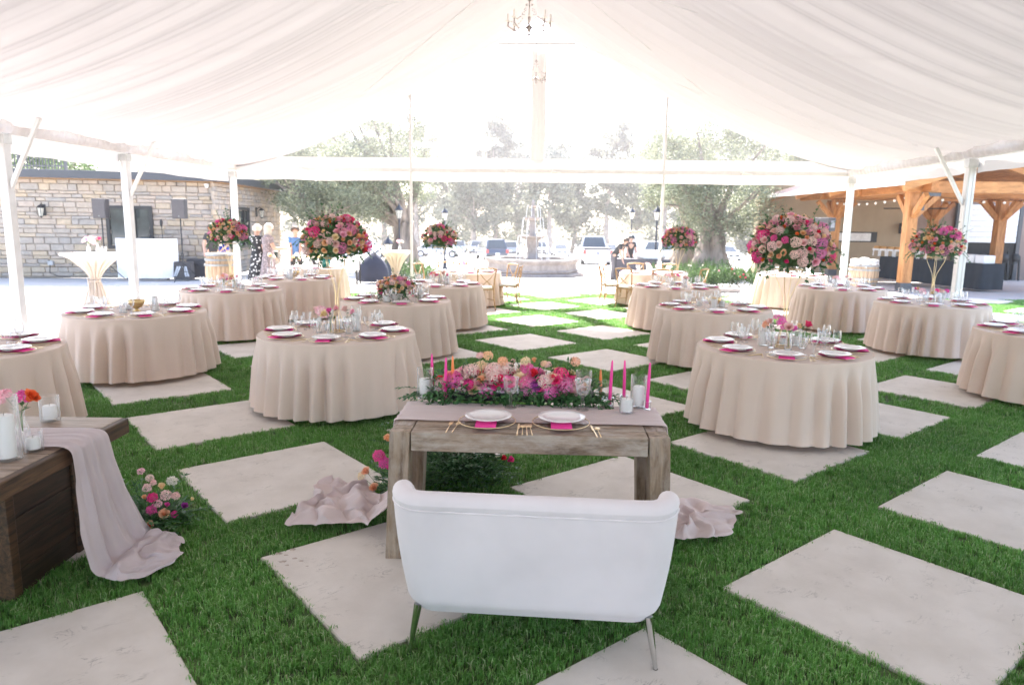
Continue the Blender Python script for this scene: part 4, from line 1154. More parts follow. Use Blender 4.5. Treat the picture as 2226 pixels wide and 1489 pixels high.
# ================================================================== ROUND TABLES
M_CLOTH = pm('taupe_tablecloth', (.75, .605, .51), .8, var=.03, scale=2.0, trans=.14, tcol=(.72, .46, .30), sheen=.15, bump=.03, bscale=500)
TZ = .76
def cloth_mesh(R, seed, nf=26, hem=.05, flare=.07, seam=None):
    r = random.Random(seed)
    ph = [r.uniform(0, 6.28) for _ in range(8)]
    NT = 288
    def fold(a):
        # irregular pleats: phase modulated by slow waves so folds bunch and widen
        x = nf * a + 1.5 * sin(2 * a + ph[0]) + 1.2 * sin(3 * a + ph[1]) + .8 * sin(5 * a + ph[2])
        s = (abs(sin(x / 2 + ph[3])) ** .85 - .62) * 1.55
        amp = .75 + .35 * sin(4 * a + ph[4]) + .2 * sin(7 * a + ph[5])
        return (s * .88 + .10 * sin(2 * x + ph[6])) * amp
    prof = [(0, 0), (.35, 0), (.7, 0), (.92, 0), (.975, 0)]
    vs = []; rows = 0
    b = MB(); rings = []
    for f, _ in prof: rings.append([Vector((R * f * cos(2 * pi * k / NT), R * f * sin(2 * pi * k / NT), TZ)) for k in range(NT)])
    H = TZ - hem
    drops = [0, .004, .012, .03, .07, .13, .2, .28, .38, .48, .58, .68, .78, .88, .95, 1.0]
    for i, t in enumerate(drops):
        ring = []
        for k in range(NT):
            a = 2 * pi * k / NT
            g = smooth01(.0, .5, t)
            rr = R + .006 * smooth01(0, .02, t) + flare * t ** 1.15 + .068 * g * fold(a + .02 * t) * (1 + .2 * t)
            if seam is not None:
                da = (a - seam + pi) % (2 * pi) - pi
                if 0 < da < .12: rr -= .035 * g * (1 - da / .12)
            z = TZ - t * H + .010 * t * fold(a) - (.004 if t < .002 else 0)
            ring.append(Vector((rr * cos(a), rr * sin(a), z)))
        rings.append(ring)
    for ring in rings: b.v += [tuple(p) for p in ring]
    for i in range(len(rings) - 1):
        for k in range(NT):
            k2 = (k + 1) % NT
            b.f.append((i * NT + k, i * NT + k2, (i + 1) * NT + k2, (i + 1) * NT + k)); b.mi.append(0)
    return b.mesh('tablecloth', [M_CLOTH], smooth=True)
M_PLY = pm('plywood', (.42, .30, .18), .7); M_LEGM = pm('table_leg_steel', (.30, .31, .32), .4, metal=.7)
ME_TOP = MB().lathe([(.001, .715), (.74, .715), (.745, .72), (.745, .745), (.74, .75), (.001, .75)], 48).mesh('tabletop', [M_PLY], smooth=True, angle=40)
ME_TLEG = MB().tube([(0, 0, .714), (0, 0, .0)], .013, 10).mesh('leg', [M_LEGM], smooth=True, angle=40)
CLOTHS = [cloth_mesh(.772, s, nf=n, hem=h, flare=f) for s, n, h, f in ((1, 26, .055, .075), (2, 28, .06, .07), (3, 24, .05, .085), (4, 26, .06, .075))]
CLOTH_SEAM = cloth_mesh(.772, 9, nf=26, hem=.062, flare=.075, seam=radians(290))
WORDS8 = ['nearest the camera', 'near right', 'right', 'far right', 'far side', 'far left', 'left', 'near left']
SEAT_COUNT = {}
def round_table(pos, td, seed, seats=8, a0=None, detail=2, cloth=None, legs=True, glasses=True, skip=()):
    """td: words that single this table out. seats are named by clock position seen from the camera."""
    r = random.Random(seed); P = Vector((pos[0], pos[1], 0))
    rz = r.uniform(0, 6.28)
    if cloth is CLOTH_SEAM: rz = 0
    t = thing('round_table', f'round folding table under {td}', 'table', P, rz, 'round banquet tables')
    inst('tabletop', ME_TOP, t)
    if legs:
        for k in range(4):
            a = k * pi / 2 + .5; inst('leg', ME_TLEG, t, (.58 * cos(a), .58 * sin(a), 0))
    c = inst('tablecloth', cloth or CLOTHS[seed % 4], None, P, (0, 0, rz)); tag(c, f'taupe floor length cloth, {td}', 'tablecloth', 'taupe tablecloths')
    view = atan2(-P.x, 0) if False else atan2(P.x, P.y)          # bearing from camera
    if a0 is None: a0 = r.uniform(-.15, .15)
    for k in range(seats):
        if k in skip: continue
        ang = -pi / 2 - view + 2 * pi * k / seats + a0               # k=0 faces the camera
        w = WORDS8[int(round(8 * k / seats)) % 8] if seats == 8 else f'seat {k}'
        d = Vector((cos(ang), sin(ang), 0)); q = P + d * .575 + Vector((0, 0, TZ + .001)); rr = ang + pi / 2
        q += Vector((r.uniform(-.008, .008), r.uniform(-.008, .008), 0))
        charger(q, rr, f'glass charger, {w} seat, {td}', 'round table place settings')
        one('napkin', ME_NAP, q + Vector((0, 0, .0125)) + d * .012, rr + r.uniform(-.06, .06), f'pink napkin, {w} seat, {td}', 'napkin', 'round table place settings', (1.12, 1.0, 1.1))
        one('dinner_plate', ME_PLATE, q + Vector((0, 0, .0215)) - d * .004, rr, f'white plate, {w} seat, {td}', 'plate', 'round table place settings')
        tn = Vector((-d.y, d.x, 0))
        if glasses:
            g1 = P + d * (.345 + r.uniform(-.02, .02)) + tn * (.14 + r.uniform(-.02, .02)) + Vector((0, 0, TZ + .001))
            one('goblet', ME_GOB, g1, r.uniform(0, 6), f'clear goblet, {w} seat, {td}', 'goblet', 'round table glassware', 1.05)
            if detail >= 1:
                g2 = P + d * (.375 + r.uniform(-.02, .02)) + tn * (.235 + r.uniform(-.02, .02)) + Vector((0, 0, TZ + .001))
                one('wine_glass', ME_WINE, g2, r.uniform(0, 6), f'clear wine glass, {w} seat, {td}', 'wine glass', 'round table glassware')
        if detail >= 2:
            for nm, me, off in (('fork', ME_FORK, -.195), ('knife', ME_KNIFE, .19), ('spoon', ME_SPOON, .215)):
                one(nm, me, q + tn * off + d * .0, rr + pi, f'gold {nm}, {w} seat, {td}', nm, 'round table cutlery', .95)
    return P + Vector((0, 0, TZ + .001))
def centre_bits(C, td, seed, n_c=3, n_b=3, rad=.17):
    r = random.Random(seed)
    sizes = [((.05, .20), (.035, .12)), ((.05, .26), (.035, .17)), ((.05, .14), (.035, .075)), ((.042, .10), (.03, .055))]
    sw_ = ['tall', 'tallest', 'medium', 'low']
    order = ['first', 'second', 'third', 'fourth', 'fifth']
    for k in range(n_c):
        a = 2 * pi * k / (n_c + n_b) * 1.0 + r.uniform(-.2, .2) + .4
        p = C + Vector((cos(a), sin(a), 0)) * rad * r.uniform(.75, 1.15)
        i = (k + seed) % 4
        candle_vase(p, sizes[i][0], sizes[i][1], f'{sw_[i]} white candle in glass, {td}', group='candles on the round tables')
    for k in range(n_b):
        a = 2 * pi * (k + n_c) / (n_c + n_b) + r.uniform(-.2, .2) + .4
        p = C + Vector((cos(a), sin(a), 0)) * rad * r.uniform(.75, 1.15)
        cols = r.choice([['pink', 'blush'], ['mag', 'peach', 'blush'], ['hot', 'cream'], ['pink', 'mag', 'cream']])
        cn = {'pink': 'pink', 'mag': 'magenta', 'hot': 'hot pink'}[cols[0]]
        bud_vase(p, f'{order[k]} bud vase, {cn} blooms, {td}', cols, seed * 7 + k, 1.22 if seed < 3 else 1.0, big=(k == 0))
M_GOLDB = pm('hammered_gold', (.72, .53, .26), .32, metal=1.0, var=.2, scale=30, bump=.25, bscale=90)
ME_BOWL = MB().lathe([(.001, .0), (.045, .0), (.045, .006), (.018, .02), (.018, .03), (.06, .05), (.095, .10), (.105, .135), (.10, .135), (.09, .10), (.055, .056), (.001, .05)], 28).mesh('gold_bowl', [M_GOLDB], smooth=True)
def gold_bowl(pos, label):
    return tag(inst('gold_bowl', ME_BOWL, None, pos, scale=1.0), label, 'bowl', 'gold footed bowls')

TB = {}
def rt_(k, pos, td, seed, **kw): TB[k] = (round_table(pos, td, seed, **kw), td)
rt_('T1', (-1.77, 7.13), 'front left table with tall flowers', 1, a0=-.20)
rt_('T2', (2.54, 6.58), 'front right table with tall flowers', 2, a0=.05, cloth=CLOTH_SEAM)
rt_('T3', (-4.54, 8.53), 'left table with gold bowl', 3, a0=.12)
rt_('T4', (-4.52, 11.40), 'left table before the barrel', 4, detail=1)
rt_('T5', (-4.22, 13.74), 'table behind the barrel table', 5, detail=1, a0=.2)
rt_('T7', (-1.67, 10.16), 'table with low round flowers', 6, detail=1, a0=.1)
rt_('T8', (-1.32, 12.81), 'table left of the aisle with tall flowers', 7, detail=1, a0=-.1)
rt_('T9', (-1.05, 16.22), 'far aisle table with wooden chairs, left', 8, detail=0, seats=8, skip=(3, 5))
rt_('T10', (2.76, 9.73), 'table with gold bowl right of aisle', 9, detail=2, a0=.1)
rt_('T11', (2.99, 12.98), 'table right of aisle with tall flowers', 10, detail=1)
rt_('T12', (3.29, 16.73), 'far aisle table with wooden chairs, right', 11, detail=0, skip=(3, 5))
rt_('T13', (6.09, 13.20), 'right table before the tent pole', 12, detail=1)
rt_('T14', (6.37, 10.79), 'right table with tall flowers by the pole', 13, detail=1)
rt_('T15', (6.53, 16.72), 'far right table beside the shrubs', 14, detail=0)
rt_('T16', (6.05, 7.85), 'right picture edge table', 15, detail=2, a0=.2, skip=(1, 2, 3))
rt_('T0', (-4.70, 5.95), 'left picture edge table', 16, detail=2, a0=-.12, skip=(5, 6, 7))
rt_('T6', (-4.78, 17.03), 'small far left sunlit table', 17, detail=0, skip=(4, 5, 6))

for k, lb, R, Ht, n, sd in (('T1', 'largest hot pink and blush rose ball on gold stand, left', .31, .72, 150, 101), ('T2', 'pink rose and hydrangea ball on gold stand, front right', .36, .70, 160, 102),
                            ('T4', 'rose ball on gold stand in front of the man in black', .285, .70, 115, 103), ('T8', 'peach and hot pink rose ball left of the fountain', .30, .64, 110, 104),
                            ('T11', 'coral and blush rose ball right of the fountain before olive trunk', .30, .66, 110, 105), ('T14', 'pink and peach rose ball before the timber post', .35, .66, 130, 106)):
    tall_arrangement(TB[k][0], lb, R, Ht, n, sd)
for k, sd in (('T1', 1), ('T2', 2), ('T4', 3), ('T8', 4), ('T11', 5), ('T14', 6), ('T13', 7), ('T9', 8), ('T12', 9)):
    centre_bits(TB[k][0], TB[k][1], sd, 3 if sd < 3 else 2, 3 if sd < 7 else 2)
gold_bowl(TB['T3'][0], 'gold footed bowl on the left table by the tent pole'); gold_bowl(TB['T10'][0], 'gold footed bowl on the table right of the aisle'); gold_bowl(TB['T5'][0], 'gold footed bowl on the table behind the barrel table')
for k, sd in (('T3', 21), ('T10', 22), ('T5', 23)):
    centre_bits(TB[k][0], TB[k][1], sd, 3, 0, rad=.2)
lowf = thing('low_flower_arrangement', 'low round bowl of pink and peach roses on second left table', 'flower arrangement', TB['T7'][0])
MB().lathe([(.001, 0), (.05, 0), (.055, .01), (.10, .07), (.105, .10), (.10, .10), (.001, .06)], 24).obj('white_bowl', M_CHINA, lowf, smooth=True)
floral_dome(lowf, (0, 0, .17), .265, .22, .17, 75, 120, low=-.35, lsize=.6)
centre_bits(TB['T7'][0] , TB['T7'][1], 24, 3, 0, rad=.34)

# ================================================================== CROSSBACK CHAIRS
M_CHAIR = wood('oak_chair', (.30, .17, .075), (.47, .30, .15), scale=3, axis=2, ring=14, rough=.5)
M_CUSH = pm('ivory_cushion', (.78, .76, .72), .8, var=.04)
def make_chair():
    t = thing('crossback_chair', 'x', 'chair', (0, 0, 0), 0, 'wooden crossback chairs at the far tables')
    for s in (-1, 1):
        b = MB(); b.tube([(s * .19, .19, 0), (s * .185, .185, .25), (s * .175, .18, .455)], [.013, .015, .017], 8); b.obj('front_leg', M_CHAIR, t, smooth=True)
        b = MB(); b.tube([(s * .20, -.26, 0), (s * .185, -.205, .24), (s * .18, -.19, .46), (s * .195, -.215, .68), (s * .215, -.265, .90)], [.013, .015, .017, .016, .015], 8); b.obj('rear_leg', M_CHAIR, t, smooth=True)
        b = MB(); b.tube([(s * .18, .18, .22), (s * .185, -.2, .22)], .009, 6); b.obj('side_stretcher', M_CHAIR, t)
        b = MB(); b.tube([(s * .19, .18, .27), (s * .12, .17, .38), (0, .17, .425)], .008, 6); b.obj('bentwood_brace', M_CHAIR, t, smooth=True)
    b = MB(); b.tube([(-.18, .18, .25), (.18, .18, .25)], .009, 6); b.obj('front_stretcher', M_CHAIR, t)
    b = MB(); b.tube([(-.217, -.262, .885), (-.12, -.285, .905), (0, -.292, .91), (.12, -.285, .905), (.217, -.262, .885)], .019, 8); b.obj('top_rail', M_CHAIR, t, smooth=True)
    for s in (-1, 1):
        b = MB(); b.tube([(s * .205, -.262, .87), (s * .08, -.262, .70), (-s * .10, -.235, .55), (-s * .18, -.20, .485)], .010, 6); b.obj('cross_slat', M_CHAIR, t, smooth=True)
    b = MB(); b.box((0, 0, .455), (.42, .41, .025), None, top=(.98, .98)); b.obj('seat', M_CHAIR, t, bevel=.01)
    b = MB(); b.box((0, .005, .492), (.40, .39, .045)); b.obj('cushion', M_CUSH, t, bevel=.02, smooth=True)
    return t
ch0 = make_chair()
def spot(tb, deg, r=.93): 
    p = TB[tb][0]; a = radians(deg)
    return Vector((p.x + r * cos(a), p.y + r * sin(a), 0)), a + pi / 2
CH = [('T9', -66, 'crossback chair nearest the aisle, back to camera, left far table', .98), ('T9', -8, 'crossback chair right of the left far table, nearer one', .98), ('T9', 32, 'crossback chair right of the left far table, farther one', .98),
      ('T9', 160, 'crossback chair left of the left far table', .98), ('T9', 118, 'crossback chair behind the left far table', .98),
      ('T12', 188, 'crossback chair left of the right far table, nearer one', 1.0), ('T12', 152, 'crossback chair left of the right far table, farther one', 1.0), ('T12', 228, 'crossback chair turned three quarters before the right far table', 1.0),
      ('T12', 268, 'crossback chair with its back to camera, right far table', .98), ('T12', 60, 'crossback chair behind the right far table', .98), ('T12', 322, 'crossback chair at the right side of the right far table', 1.0), ('T12', 100, 'crossback chair farthest behind the right far table', .98)]
for i, (tb, dg, lb, rr) in enumerate(CH):
    p, a = spot(tb, dg, rr)
    if i == 0: ch0.location = p; ch0.rotation_euler = (0, 0, a); ch0['label'] = lb
    else: copy_tree(ch0, p, a, lb)
# ================================================================== terrain behind the courtyard falls away
def terr(y): return -.031 * max(0, y - 22) - .05
_g = bpy.data.objects['ground']
_g.data = MB().grid(lambda u, v: Vector((-260 + 520 * u, lerp(-40, 22, v), -.05)), 3, 3).grid(lambda u, v: Vector((-260 + 520 * u, lerp(22, 330, v), terr(lerp(22, 330, v)))), 3, 12).mesh('ground', [M_PATIO])

# ================================================================== STONE BUILDING (left)
def stone_mat():
    m, nt, out = _new('ledge_stone')
    oi = _n(nt, 'ShaderNodeObjectInfo'); ge = _n(nt, 'ShaderNodeNewGeometry'); tc = _n(nt, 'ShaderNodeTexCoord')
    ad = _n(nt, 'ShaderNodeMath', operation='ADD'); fr = _n(nt, 'ShaderNodeMath', operation='FRACT')
    nt.links.new(oi.outputs['Random'], ad.inputs[0]); nt.links.new(ge.outputs['Random Per Island'], ad.inputs[1]); nt.links.new(ad.outputs[0], fr.inputs[0])
    rp = _n(nt, 'ShaderNodeValToRGB'); rp.color_ramp.interpolation = 'CONSTANT'
    cs = [(.43, .355, .285), (.385, .335, .285), (.46, .365, .26), (.41, .345, .285), (.435, .355, .29), (.345, .31, .275), (.45, .365, .27), (.42, .35, .28), (.395, .34, .285)]
    e = rp.color_ramp.elements
    e[0].position = 0; e[0].color = rgba(cs[0]); e[1].position = .111; e[1].color = rgba(cs[1])
    for k in range(2, 9): x = e.new(k / 9.); x.color = rgba(cs[k])
    nt.links.new(fr.outputs[0], rp.inputs[0])
    nz = _n(nt, 'ShaderNodeTexNoise', Scale=6.0, Detail=7.0, Roughness=.7); nt.links.new(ge.outputs['Position'], nz.inputs['Vector'])
    mr = _n(nt, 'ShaderNodeMapRange'); mr.inputs['From Min'].default_value = .3; mr.inputs['From Max'].default_value = .7; mr.inputs['To Min'].default_value = .82; mr.inputs['To Max'].default_value = 1.18
    nt.links.new(nz.outputs['Fac'], mr.inputs['Value'])
    hs = _n(nt, 'ShaderNodeHueSaturation'); nt.links.new(mr.outputs[0], hs.inputs['Value']); nt.links.new(rp.outputs[0], hs.inputs['Color'])
    b = _n(nt, 'ShaderNodeBsdfPrincipled', Roughness=.9); nt.links.new(hs.outputs[0], b.inputs['Base Color'])
    n2 = _n(nt, 'ShaderNodeTexNoise', Scale=25.0, Detail=6.0); nt.links.new(ge.outputs['Position'], n2.inputs['Vector'])
    bp = _n(nt, 'ShaderNodeBump', Strength=.6, Distance=.02); nt.links.new(n2.outputs['Fac'], bp.inputs['Height']); nt.links.new(bp.outputs[0], b.inputs['Normal'])
    nt.links.new(b.outputs[0], out.inputs[0]); return m
M_STONE = stone_mat()
M_MORTAR = pm('mortar', (.38, .33, .285), .95, var=.15, scale=4)
M_FASCIA = pm('dark_bronze_fascia', (.055, .058, .068), .4, var=.06)
M_BLACK = pm('matt_black_metal', (.018, .018, .02), .5)
M_PANE = pm('window_glass', (.05, .06, .06), .05, coat=.6, var=.5, scale=1.2)
BA = Vector((-17.4, 21.86, 0)); BB = Vector((-9.6, 23.3, 0)); BCn = Vector((-10.05, 31.0, 0))
WH = 3.0
sb = thing('stone_building', 'low stone clad building with dark flat roof edge, left', 'building', BB)
def bl(p): return Vector(p) - BB
def wall_run(A, B, name):
    d = (B - A); L = d.length; d.normalize(); n = Vector((d.y, -d.x, 0))
    return d, n, L
def rock(w, h, dp, r):
    """a roughly squared stone centred on origin, face towards -Y"""
    b = MB(); j = lambda a: r.uniform(-a, a); x, z = w / 2, h / 2; c = .018
    vs = []
    for (y, k) in ((dp * .5, 0), (-dp * .25, 0), (-dp * .5, c)):
        for sx, sz in ((-1, -1), (1, -1), (1, 1), (-1, 1)):
            vs.append((sx * (x - k) + j(.008), y + j(.008), sz * (z - k) + j(.006)))
    fs = [(8, 9, 10, 11)]
    for o in (0, 4):
        for i in range(4): fs.append((o + i, o + (i + 1) % 4, o + 4 + (i + 1) % 4, o + 4 + i))
    b.add(vs, fs); return b
d1, n1, L1 = wall_run(BA, BB, 'front'); d2, n2, L2 = wall_run(BB, BCn, 'side')
for (A, B, d, n) in ((BA, BB, d1, n1), (BB, BCn, d2, n2)):
    b = MB(); c = (A + B) / 2 - n * .20 + Vector((0, 0, WH / 2))
    b.box(bl(c), ((B - A).length - (.1 if d is d2 else 0), .3, WH + .1), Matrix((d, -n, (0, 0, 1))).transposed()); b.obj('wall', M_MORTAR, sb)
rs = random.Random(4)
WIN_F = (4.72, 5.95, .95, 2.15)          # window opening on the front run (metres from BA)
WIN_S = (1.35, 3.25, .9, 2.2)
def lay(A, d, n, x0, x1, win, single, limit):
    z = 0.0; cnt = 0; joined = MB()
    while z < WH - .03:
        hh = rs.choice([.10, .12, .15, .18, .21]); hh = min(hh, WH - z)
        if WH - z - hh < .06: hh = WH - z
        x = x0 - rs.uniform(0, .25)
        while x < x1:
            w = rs.uniform(.20, .52) * (1.15 if hh < .15 else 1)
            xe = min(x + w, x1)
            if xe - x > .05:
                cx, cz = (x + xe) / 2, z + hh / 2
                inside = win and (cx > win[0] - .02 and cx < win[1] + .02 and cz > win[2] - .02 and cz < win[3] + .02)
                if not inside:
                    b = rock(xe - x - .007, hh - .007, .09 + rs.uniform(0, .035), rs)
                    M = Matrix((d, -n, (0, 0, 1))).transposed()
                    P = A + d * cx + Vector((0, 0, cz)) - n * .035
                    if single and cnt < limit:
                        b.obj('stone', M_STONE, sb, loc=bl(P), rot=M.to_euler())
                    else:
                        joined.add([bl(P) + M @ Vector(v) for v in b.v], b.f)
                    cnt += 1
            x = xe
        z += hh
    if joined.v: joined.obj('stonework', M_STONE, sb)['kind'] = 'stuff'
lay(BA, d1, n1, 1.1, L1, WIN_F, True, 295)
lay(BB, d2, n2, 0.0, L2, WIN_S, False, 0)
# flat roof edge
for (A, B, d, n, ext) in ((BA, BB, d1, n1, .3), (BB, BCn, d2, n2, .0)):
    b = MB(); p0 = A + n * .18; p1 = B + n * .18 + d * (.18 if ext else 0)
    b.span(bl(p0) + Vector((0, 0, WH + .14)), bl(p1) + Vector((0, 0, WH + .14)), .5, .24); b.obj('roof_fascia', M_FASCIA, sb, bevel=.01)
    b = MB(); b.span(bl(A + n * .10) + Vector((0, 0, WH + .008)), bl(B + n * .10) + Vector((0, 0, WH + .008)), .26, .03); b.obj('soffit_trim', pm('cedar_trim', (.34, .20, .10), .6), sb)
def window(A, d, n, w, parent, loc0, mull=(.5,)):
    M = Matrix((d, -n, (0, 0, 1))).transposed(); e = M.to_euler()
    cx, cz = (w[0] + w[1]) / 2, (w[2] + w[3]) / 2; W, H = w[1] - w[0], w[3] - w[2]
    P = A + d * cx + Vector((0, 0, cz)) + n * .02
    b = MB()
    for s in (-1, 1): b.box((s * (W / 2 + .02), 0, 0), (.10, .10, H + .14)); b.box((0, 0, s * (H / 2 + .02)), (W - .06, .096, .10))
    f = b.obj('window', M_BLACK, parent, loc=loc0(P), rot=e)
    xs = [-W / 2] + [-W / 2 + W * m for m in mull] + [W / 2]
    for m in xs[1:-1]: 
        b = MB(); b.box((m, 0, 0), (.06, .08, H - .07)); b.obj('mullion', M_BLACK, f)
    for a, c in zip(xs, xs[1:]):
        b = MB(); b.box(((a + c) / 2, .03, 0), (c - a - .05, .01, H - .05)); b.obj('pane', M_PANE, f)
window(BA, d1, n1, WIN_F, sb, bl, (.62,)); window(BB, d2, n2, WIN_S, sb, bl, (.32, .72))
# wall lanterns
M_LAMPG = pm('lantern_glass', (.75, .72, .62), .2, var=.2, trans=.3)
def lantern(pos, n, label, s=1.0):
    t = thing('wall_lantern', label, 'lantern', pos, atan2(n.y, n.x) + pi / 2, 'wall lanterns', s)
    MB().box((0, .0, .0), (.12, .03, .30)).obj('back_plate', M_BLACK, t, bevel=.01)
    MB().tube([(0, -.01, .1), (0, -.10, .16), (0, -.16, .14)], .012, 6).obj('bracket', M_BLACK, t, smooth=True)
    MB().lathe([(.001, .14), (.03, .13), (.10, .07), (.105, .055), (.001, .055)], 8, (0, -.16, 0)).obj('cap', M_BLACK, t)
    MB().lathe([(.045, -.16), (.08, .05)], 8, (0, -.16, 0)).obj('glass', M_LAMPG, t)
    b = MB()
    for k in range(4):
        a = k * pi / 2 + .39; b.tube([(.047 * cos(a), -.16 + .047 * sin(a), -.16), (.084 * cos(a), -.16 + .084 * sin(a), .055)], .006, 5)
    b.obj('cage', M_BLACK, t)
    MB().lathe([(.001, -.22), (.02, -.19), (.05, -.16), (.001, -.155)], 8, (0, -.16, 0)).obj('finial', M_BLACK, t)
lantern(BA + d1 * ((AT(97, 458, 22.4) - BA).dot(d1)) + n1 * .07 + Vector((0, 0, 2.05)), n1, 'black lantern on the stone wall, left of the speakers', 1.15)
lantern(BB + d2 * 4.15 + n2 * .07 + Vector((0, 0, 2.12)), n2, 'black lantern at the right end of the stone building', 1.15)
# security camera and cable box
cm = thing('security_camera', 'small white dome camera under the stone building roof corner', 'camera', BB - d1 * .22 + n1 * .12 + Vector((0, 0, 2.90)))
MB().box((0, 0, .03), (.12, .12, .04)).obj('mount', M_WHITE, cm, bevel=.01); MB().ball((0, 0, -.02), .06, 12, 8).obj('dome', M_WHITE, cm, smooth=True)
ob = thing('outlet_box', 'small outlet box with cable low on the stone wall', 'outlet', BA + d1 * ((AT(113, 580, 22.4) - BA).dot(d1)) + n1 * .05 + Vector((0, 0, .42)))
MB().box((0, 0, 0), (.16, .10, .14)).obj('cover', pm('grey_plastic', (.4, .4, .4), .5), ob, bevel=.01)
MB().tube([(0, -.05, -.05), (.02, -.12, -.3), (.3, -.15, -.40), (.7, -.2, -.41)], .012, 6).obj('cable', M_BLACK, ob)

# ---- metal fence and hedge above / behind the stone building
fp0, fp1 = AT(-60, 345, 30), AT(142, 345, 30)
fn_ = thing('metal_fence', 'dark vertical bar fence above the stone building roof', 'fence', (fp0.x, 30, 3.55))
L = fp1.x - fp0.x
for z in (.35, 1.30):
    MB().span((0, 0, z), (L, 0, z), .05, .05).obj('rail', M_FASCIA, fn_)
for k in range(30):
    MB().box((L * (k + .5) / 30, 0, .7), (.035, .03, 1.42)).obj('bar', M_FASCIA, fn_)
for k in (0, .5, 1): MB().box((L * k, -.01, .68), (.09, .09, 1.5)).obj('post', M_FASCIA, fn_)

# ================================================================== TIMBER PAVILION (right)
M_TIMB = wood('cedar_timber_upright', (.34, .135, .038), (.58, .275, .095), scale=1.6, axis=2, ring=5, rough=.55, bump=.15)
M_TIMBX = wood('cedar_timber_beam', (.36, .15, .042), (.60, .29, .10), scale=1.6, axis=0, ring=5, rough=.55, bump=.15)
M_TIMBY = wood('cedar_timber_long', (.32, .125, .035), (.54, .245, .08), scale=1.6, axis=1, ring=5, rough=.55, bump=.15)
M_ROOF = pm('ribbed_metal_roof', (.52, .40, .37), .35, metal=.3, var=.06)
M_PLATE = pm('grey_steel_plate', (.10, .105, .115), .45, metal=.5)
pv = thing('timber_pavilion', 'open cedar timber pavilion with metal roof on the right', 'pavilion', (11.9, 21.7, 0))
PO = Vector((11.9, 21.7, 0))
def pl(p): return Vector(p) - PO
def tz(y): return terr(y)
POSTS = [(11.9, 21.7), (12.55, 28.2), (18.6, 21.6), (17.1, 25.4), (16.6, 28.6)]
for (x, y) in POSTS:
    MB().box((0, 0, 0), (.30, .30, 2.92)).obj('post', M_TIMB, pv, loc=pl((x, y, 1.46)), bevel=.012)
    MB().box((0, 0, 0), (.33, .33, .24)).obj('post_shoe', M_PLATE, pv, loc=pl((x, y, .11)), bevel=.008)
    for dx, dy in ((1, 0), (-1, 0), (0, 1), (0, -1)):
        if (x, y) == (11.9, 21.7) and dx < 0: continue
        MB().span((0, 0, 0), (dx * .62, dy * .62, .62), .14, .16, up=(0, 0, 1) if True else 0).obj('knee_brace', M_TIMB, pv, loc=pl((x + dx * .12, y + dy * .12, 2.22)), bevel=.008)
MB().box((0, 0, 0), (8.2, .24, .34)).obj('gable_tie_beam', M_TIMBX, pv, loc=pl((15.75, 21.65, 3.09)), bevel=.012)
MB().box((0, 0, 0), (7.8, .2, .28)).obj('mid_tie_beam', M_TIMBX, pv, loc=pl((15.9, 25.4, 3.06)), bevel=.012)
MB().box((0, 0, 0), (7.8, .2, .28)).obj('rear_tie_beam', M_TIMBX, pv, loc=pl((15.9, 28.4, 3.06)), bevel=.012)
MB().box((0, 0, 0), (.22, 9.6, .30)).obj('eave_plate', M_TIMBY, pv, loc=pl((12.2, 25.9, 2.95 + .14)), bevel=.012)
MB().box((0, 0, 0), (.22, 9.6, .30)).obj('eave_plate', M_TIMBY, pv, loc=pl((18.6, 25.9, 2.95 + .14)), bevel=.012)
# roof: two slopes, ridge along Y at X=15.4, board deck under ribbed metal
XR, ZR, XE, ZE = 15.6, 4.55, 11.0, 3.10
SLP = (ZR - ZE) / (XR - XE)
def roofz(x): return ZR - abs(x - XR) * SLP
for sg in (-1, 1):
    xe = XR + sg * (XR - XE)
    b = MB(); b.add([pl((XR, 20.5, ZR + .10)), pl((xe, 20.5, ZE + .10)), pl((xe, 31.4, ZE + .10)), pl((XR, 31.4, ZR + .10)), pl((XR, 20.5, ZR + .07)), pl((xe, 20.5, ZE + .07)), pl((xe, 31.4, ZE + .07)), pl((XR, 31.4, ZR + .07))],
                    [(0, 1, 2, 3), (7, 6, 5, 4), (0, 4, 5, 1), (1, 5, 6, 2), (2, 6, 7, 3)]); b.obj('metal_roof', M_ROOF, pv)
    nb = 18
    for k in range(nb):                                    # tongue and groove ceiling boards
        a, c = k / nb, (k + 1) / nb
        x0, x1 = lerp(XR, xe, a), lerp(XR, xe, c)
        MB().add([pl((x0, 20.6, roofz(x0) + .055)), pl((x1 - sg * .012, 20.6, roofz(x1) + .058)), pl((x1 - sg * .012, 31.3, roofz(x1) + .058)), pl((x0, 31.3, roofz(x0) + .055))], [(0, 1, 2, 3)]).obj('ceiling_board', M_TIMBY, pv, solid=.012)
    for k in range(28):                                    # standing ribs
        y = 20.6 + k * .395
        MB().span(pl((XR, y, ZR + .115)), pl((xe, y, ZE + .115)), .05, .035).obj('roof_rib', M_ROOF, pv)
    for y in (20.62, 25.4, 28.4, 31.2):
        MB().span(pl((XR, y, ZR - .08)), pl((xe + sg * -.02, y, ZE - .08)), .14, .22).obj('rafter', M_TIMBX, pv, bevel=.008)
MB().span(pl((XE - .03, 20.5, ZE + .03)), pl((XE - .03, 31.4, ZE + .03)), .05, .12).obj('gutter', M_WHITE, pv)
MB().box((0, 0, 0), (.24, .24, 1.2)).obj('king_post', M_TIMB, pv, loc=pl((15.6, 21.65, 3.86)), bevel=.01)
for sg in (-1, 1): MB().span(pl((15.6, 21.65, 3.36)), pl((15.6 + sg * 1.7, 21.65, 3.36 + .62)), .16, .18).obj('truss_strut', M_TIMBX, pv, bevel=.008)
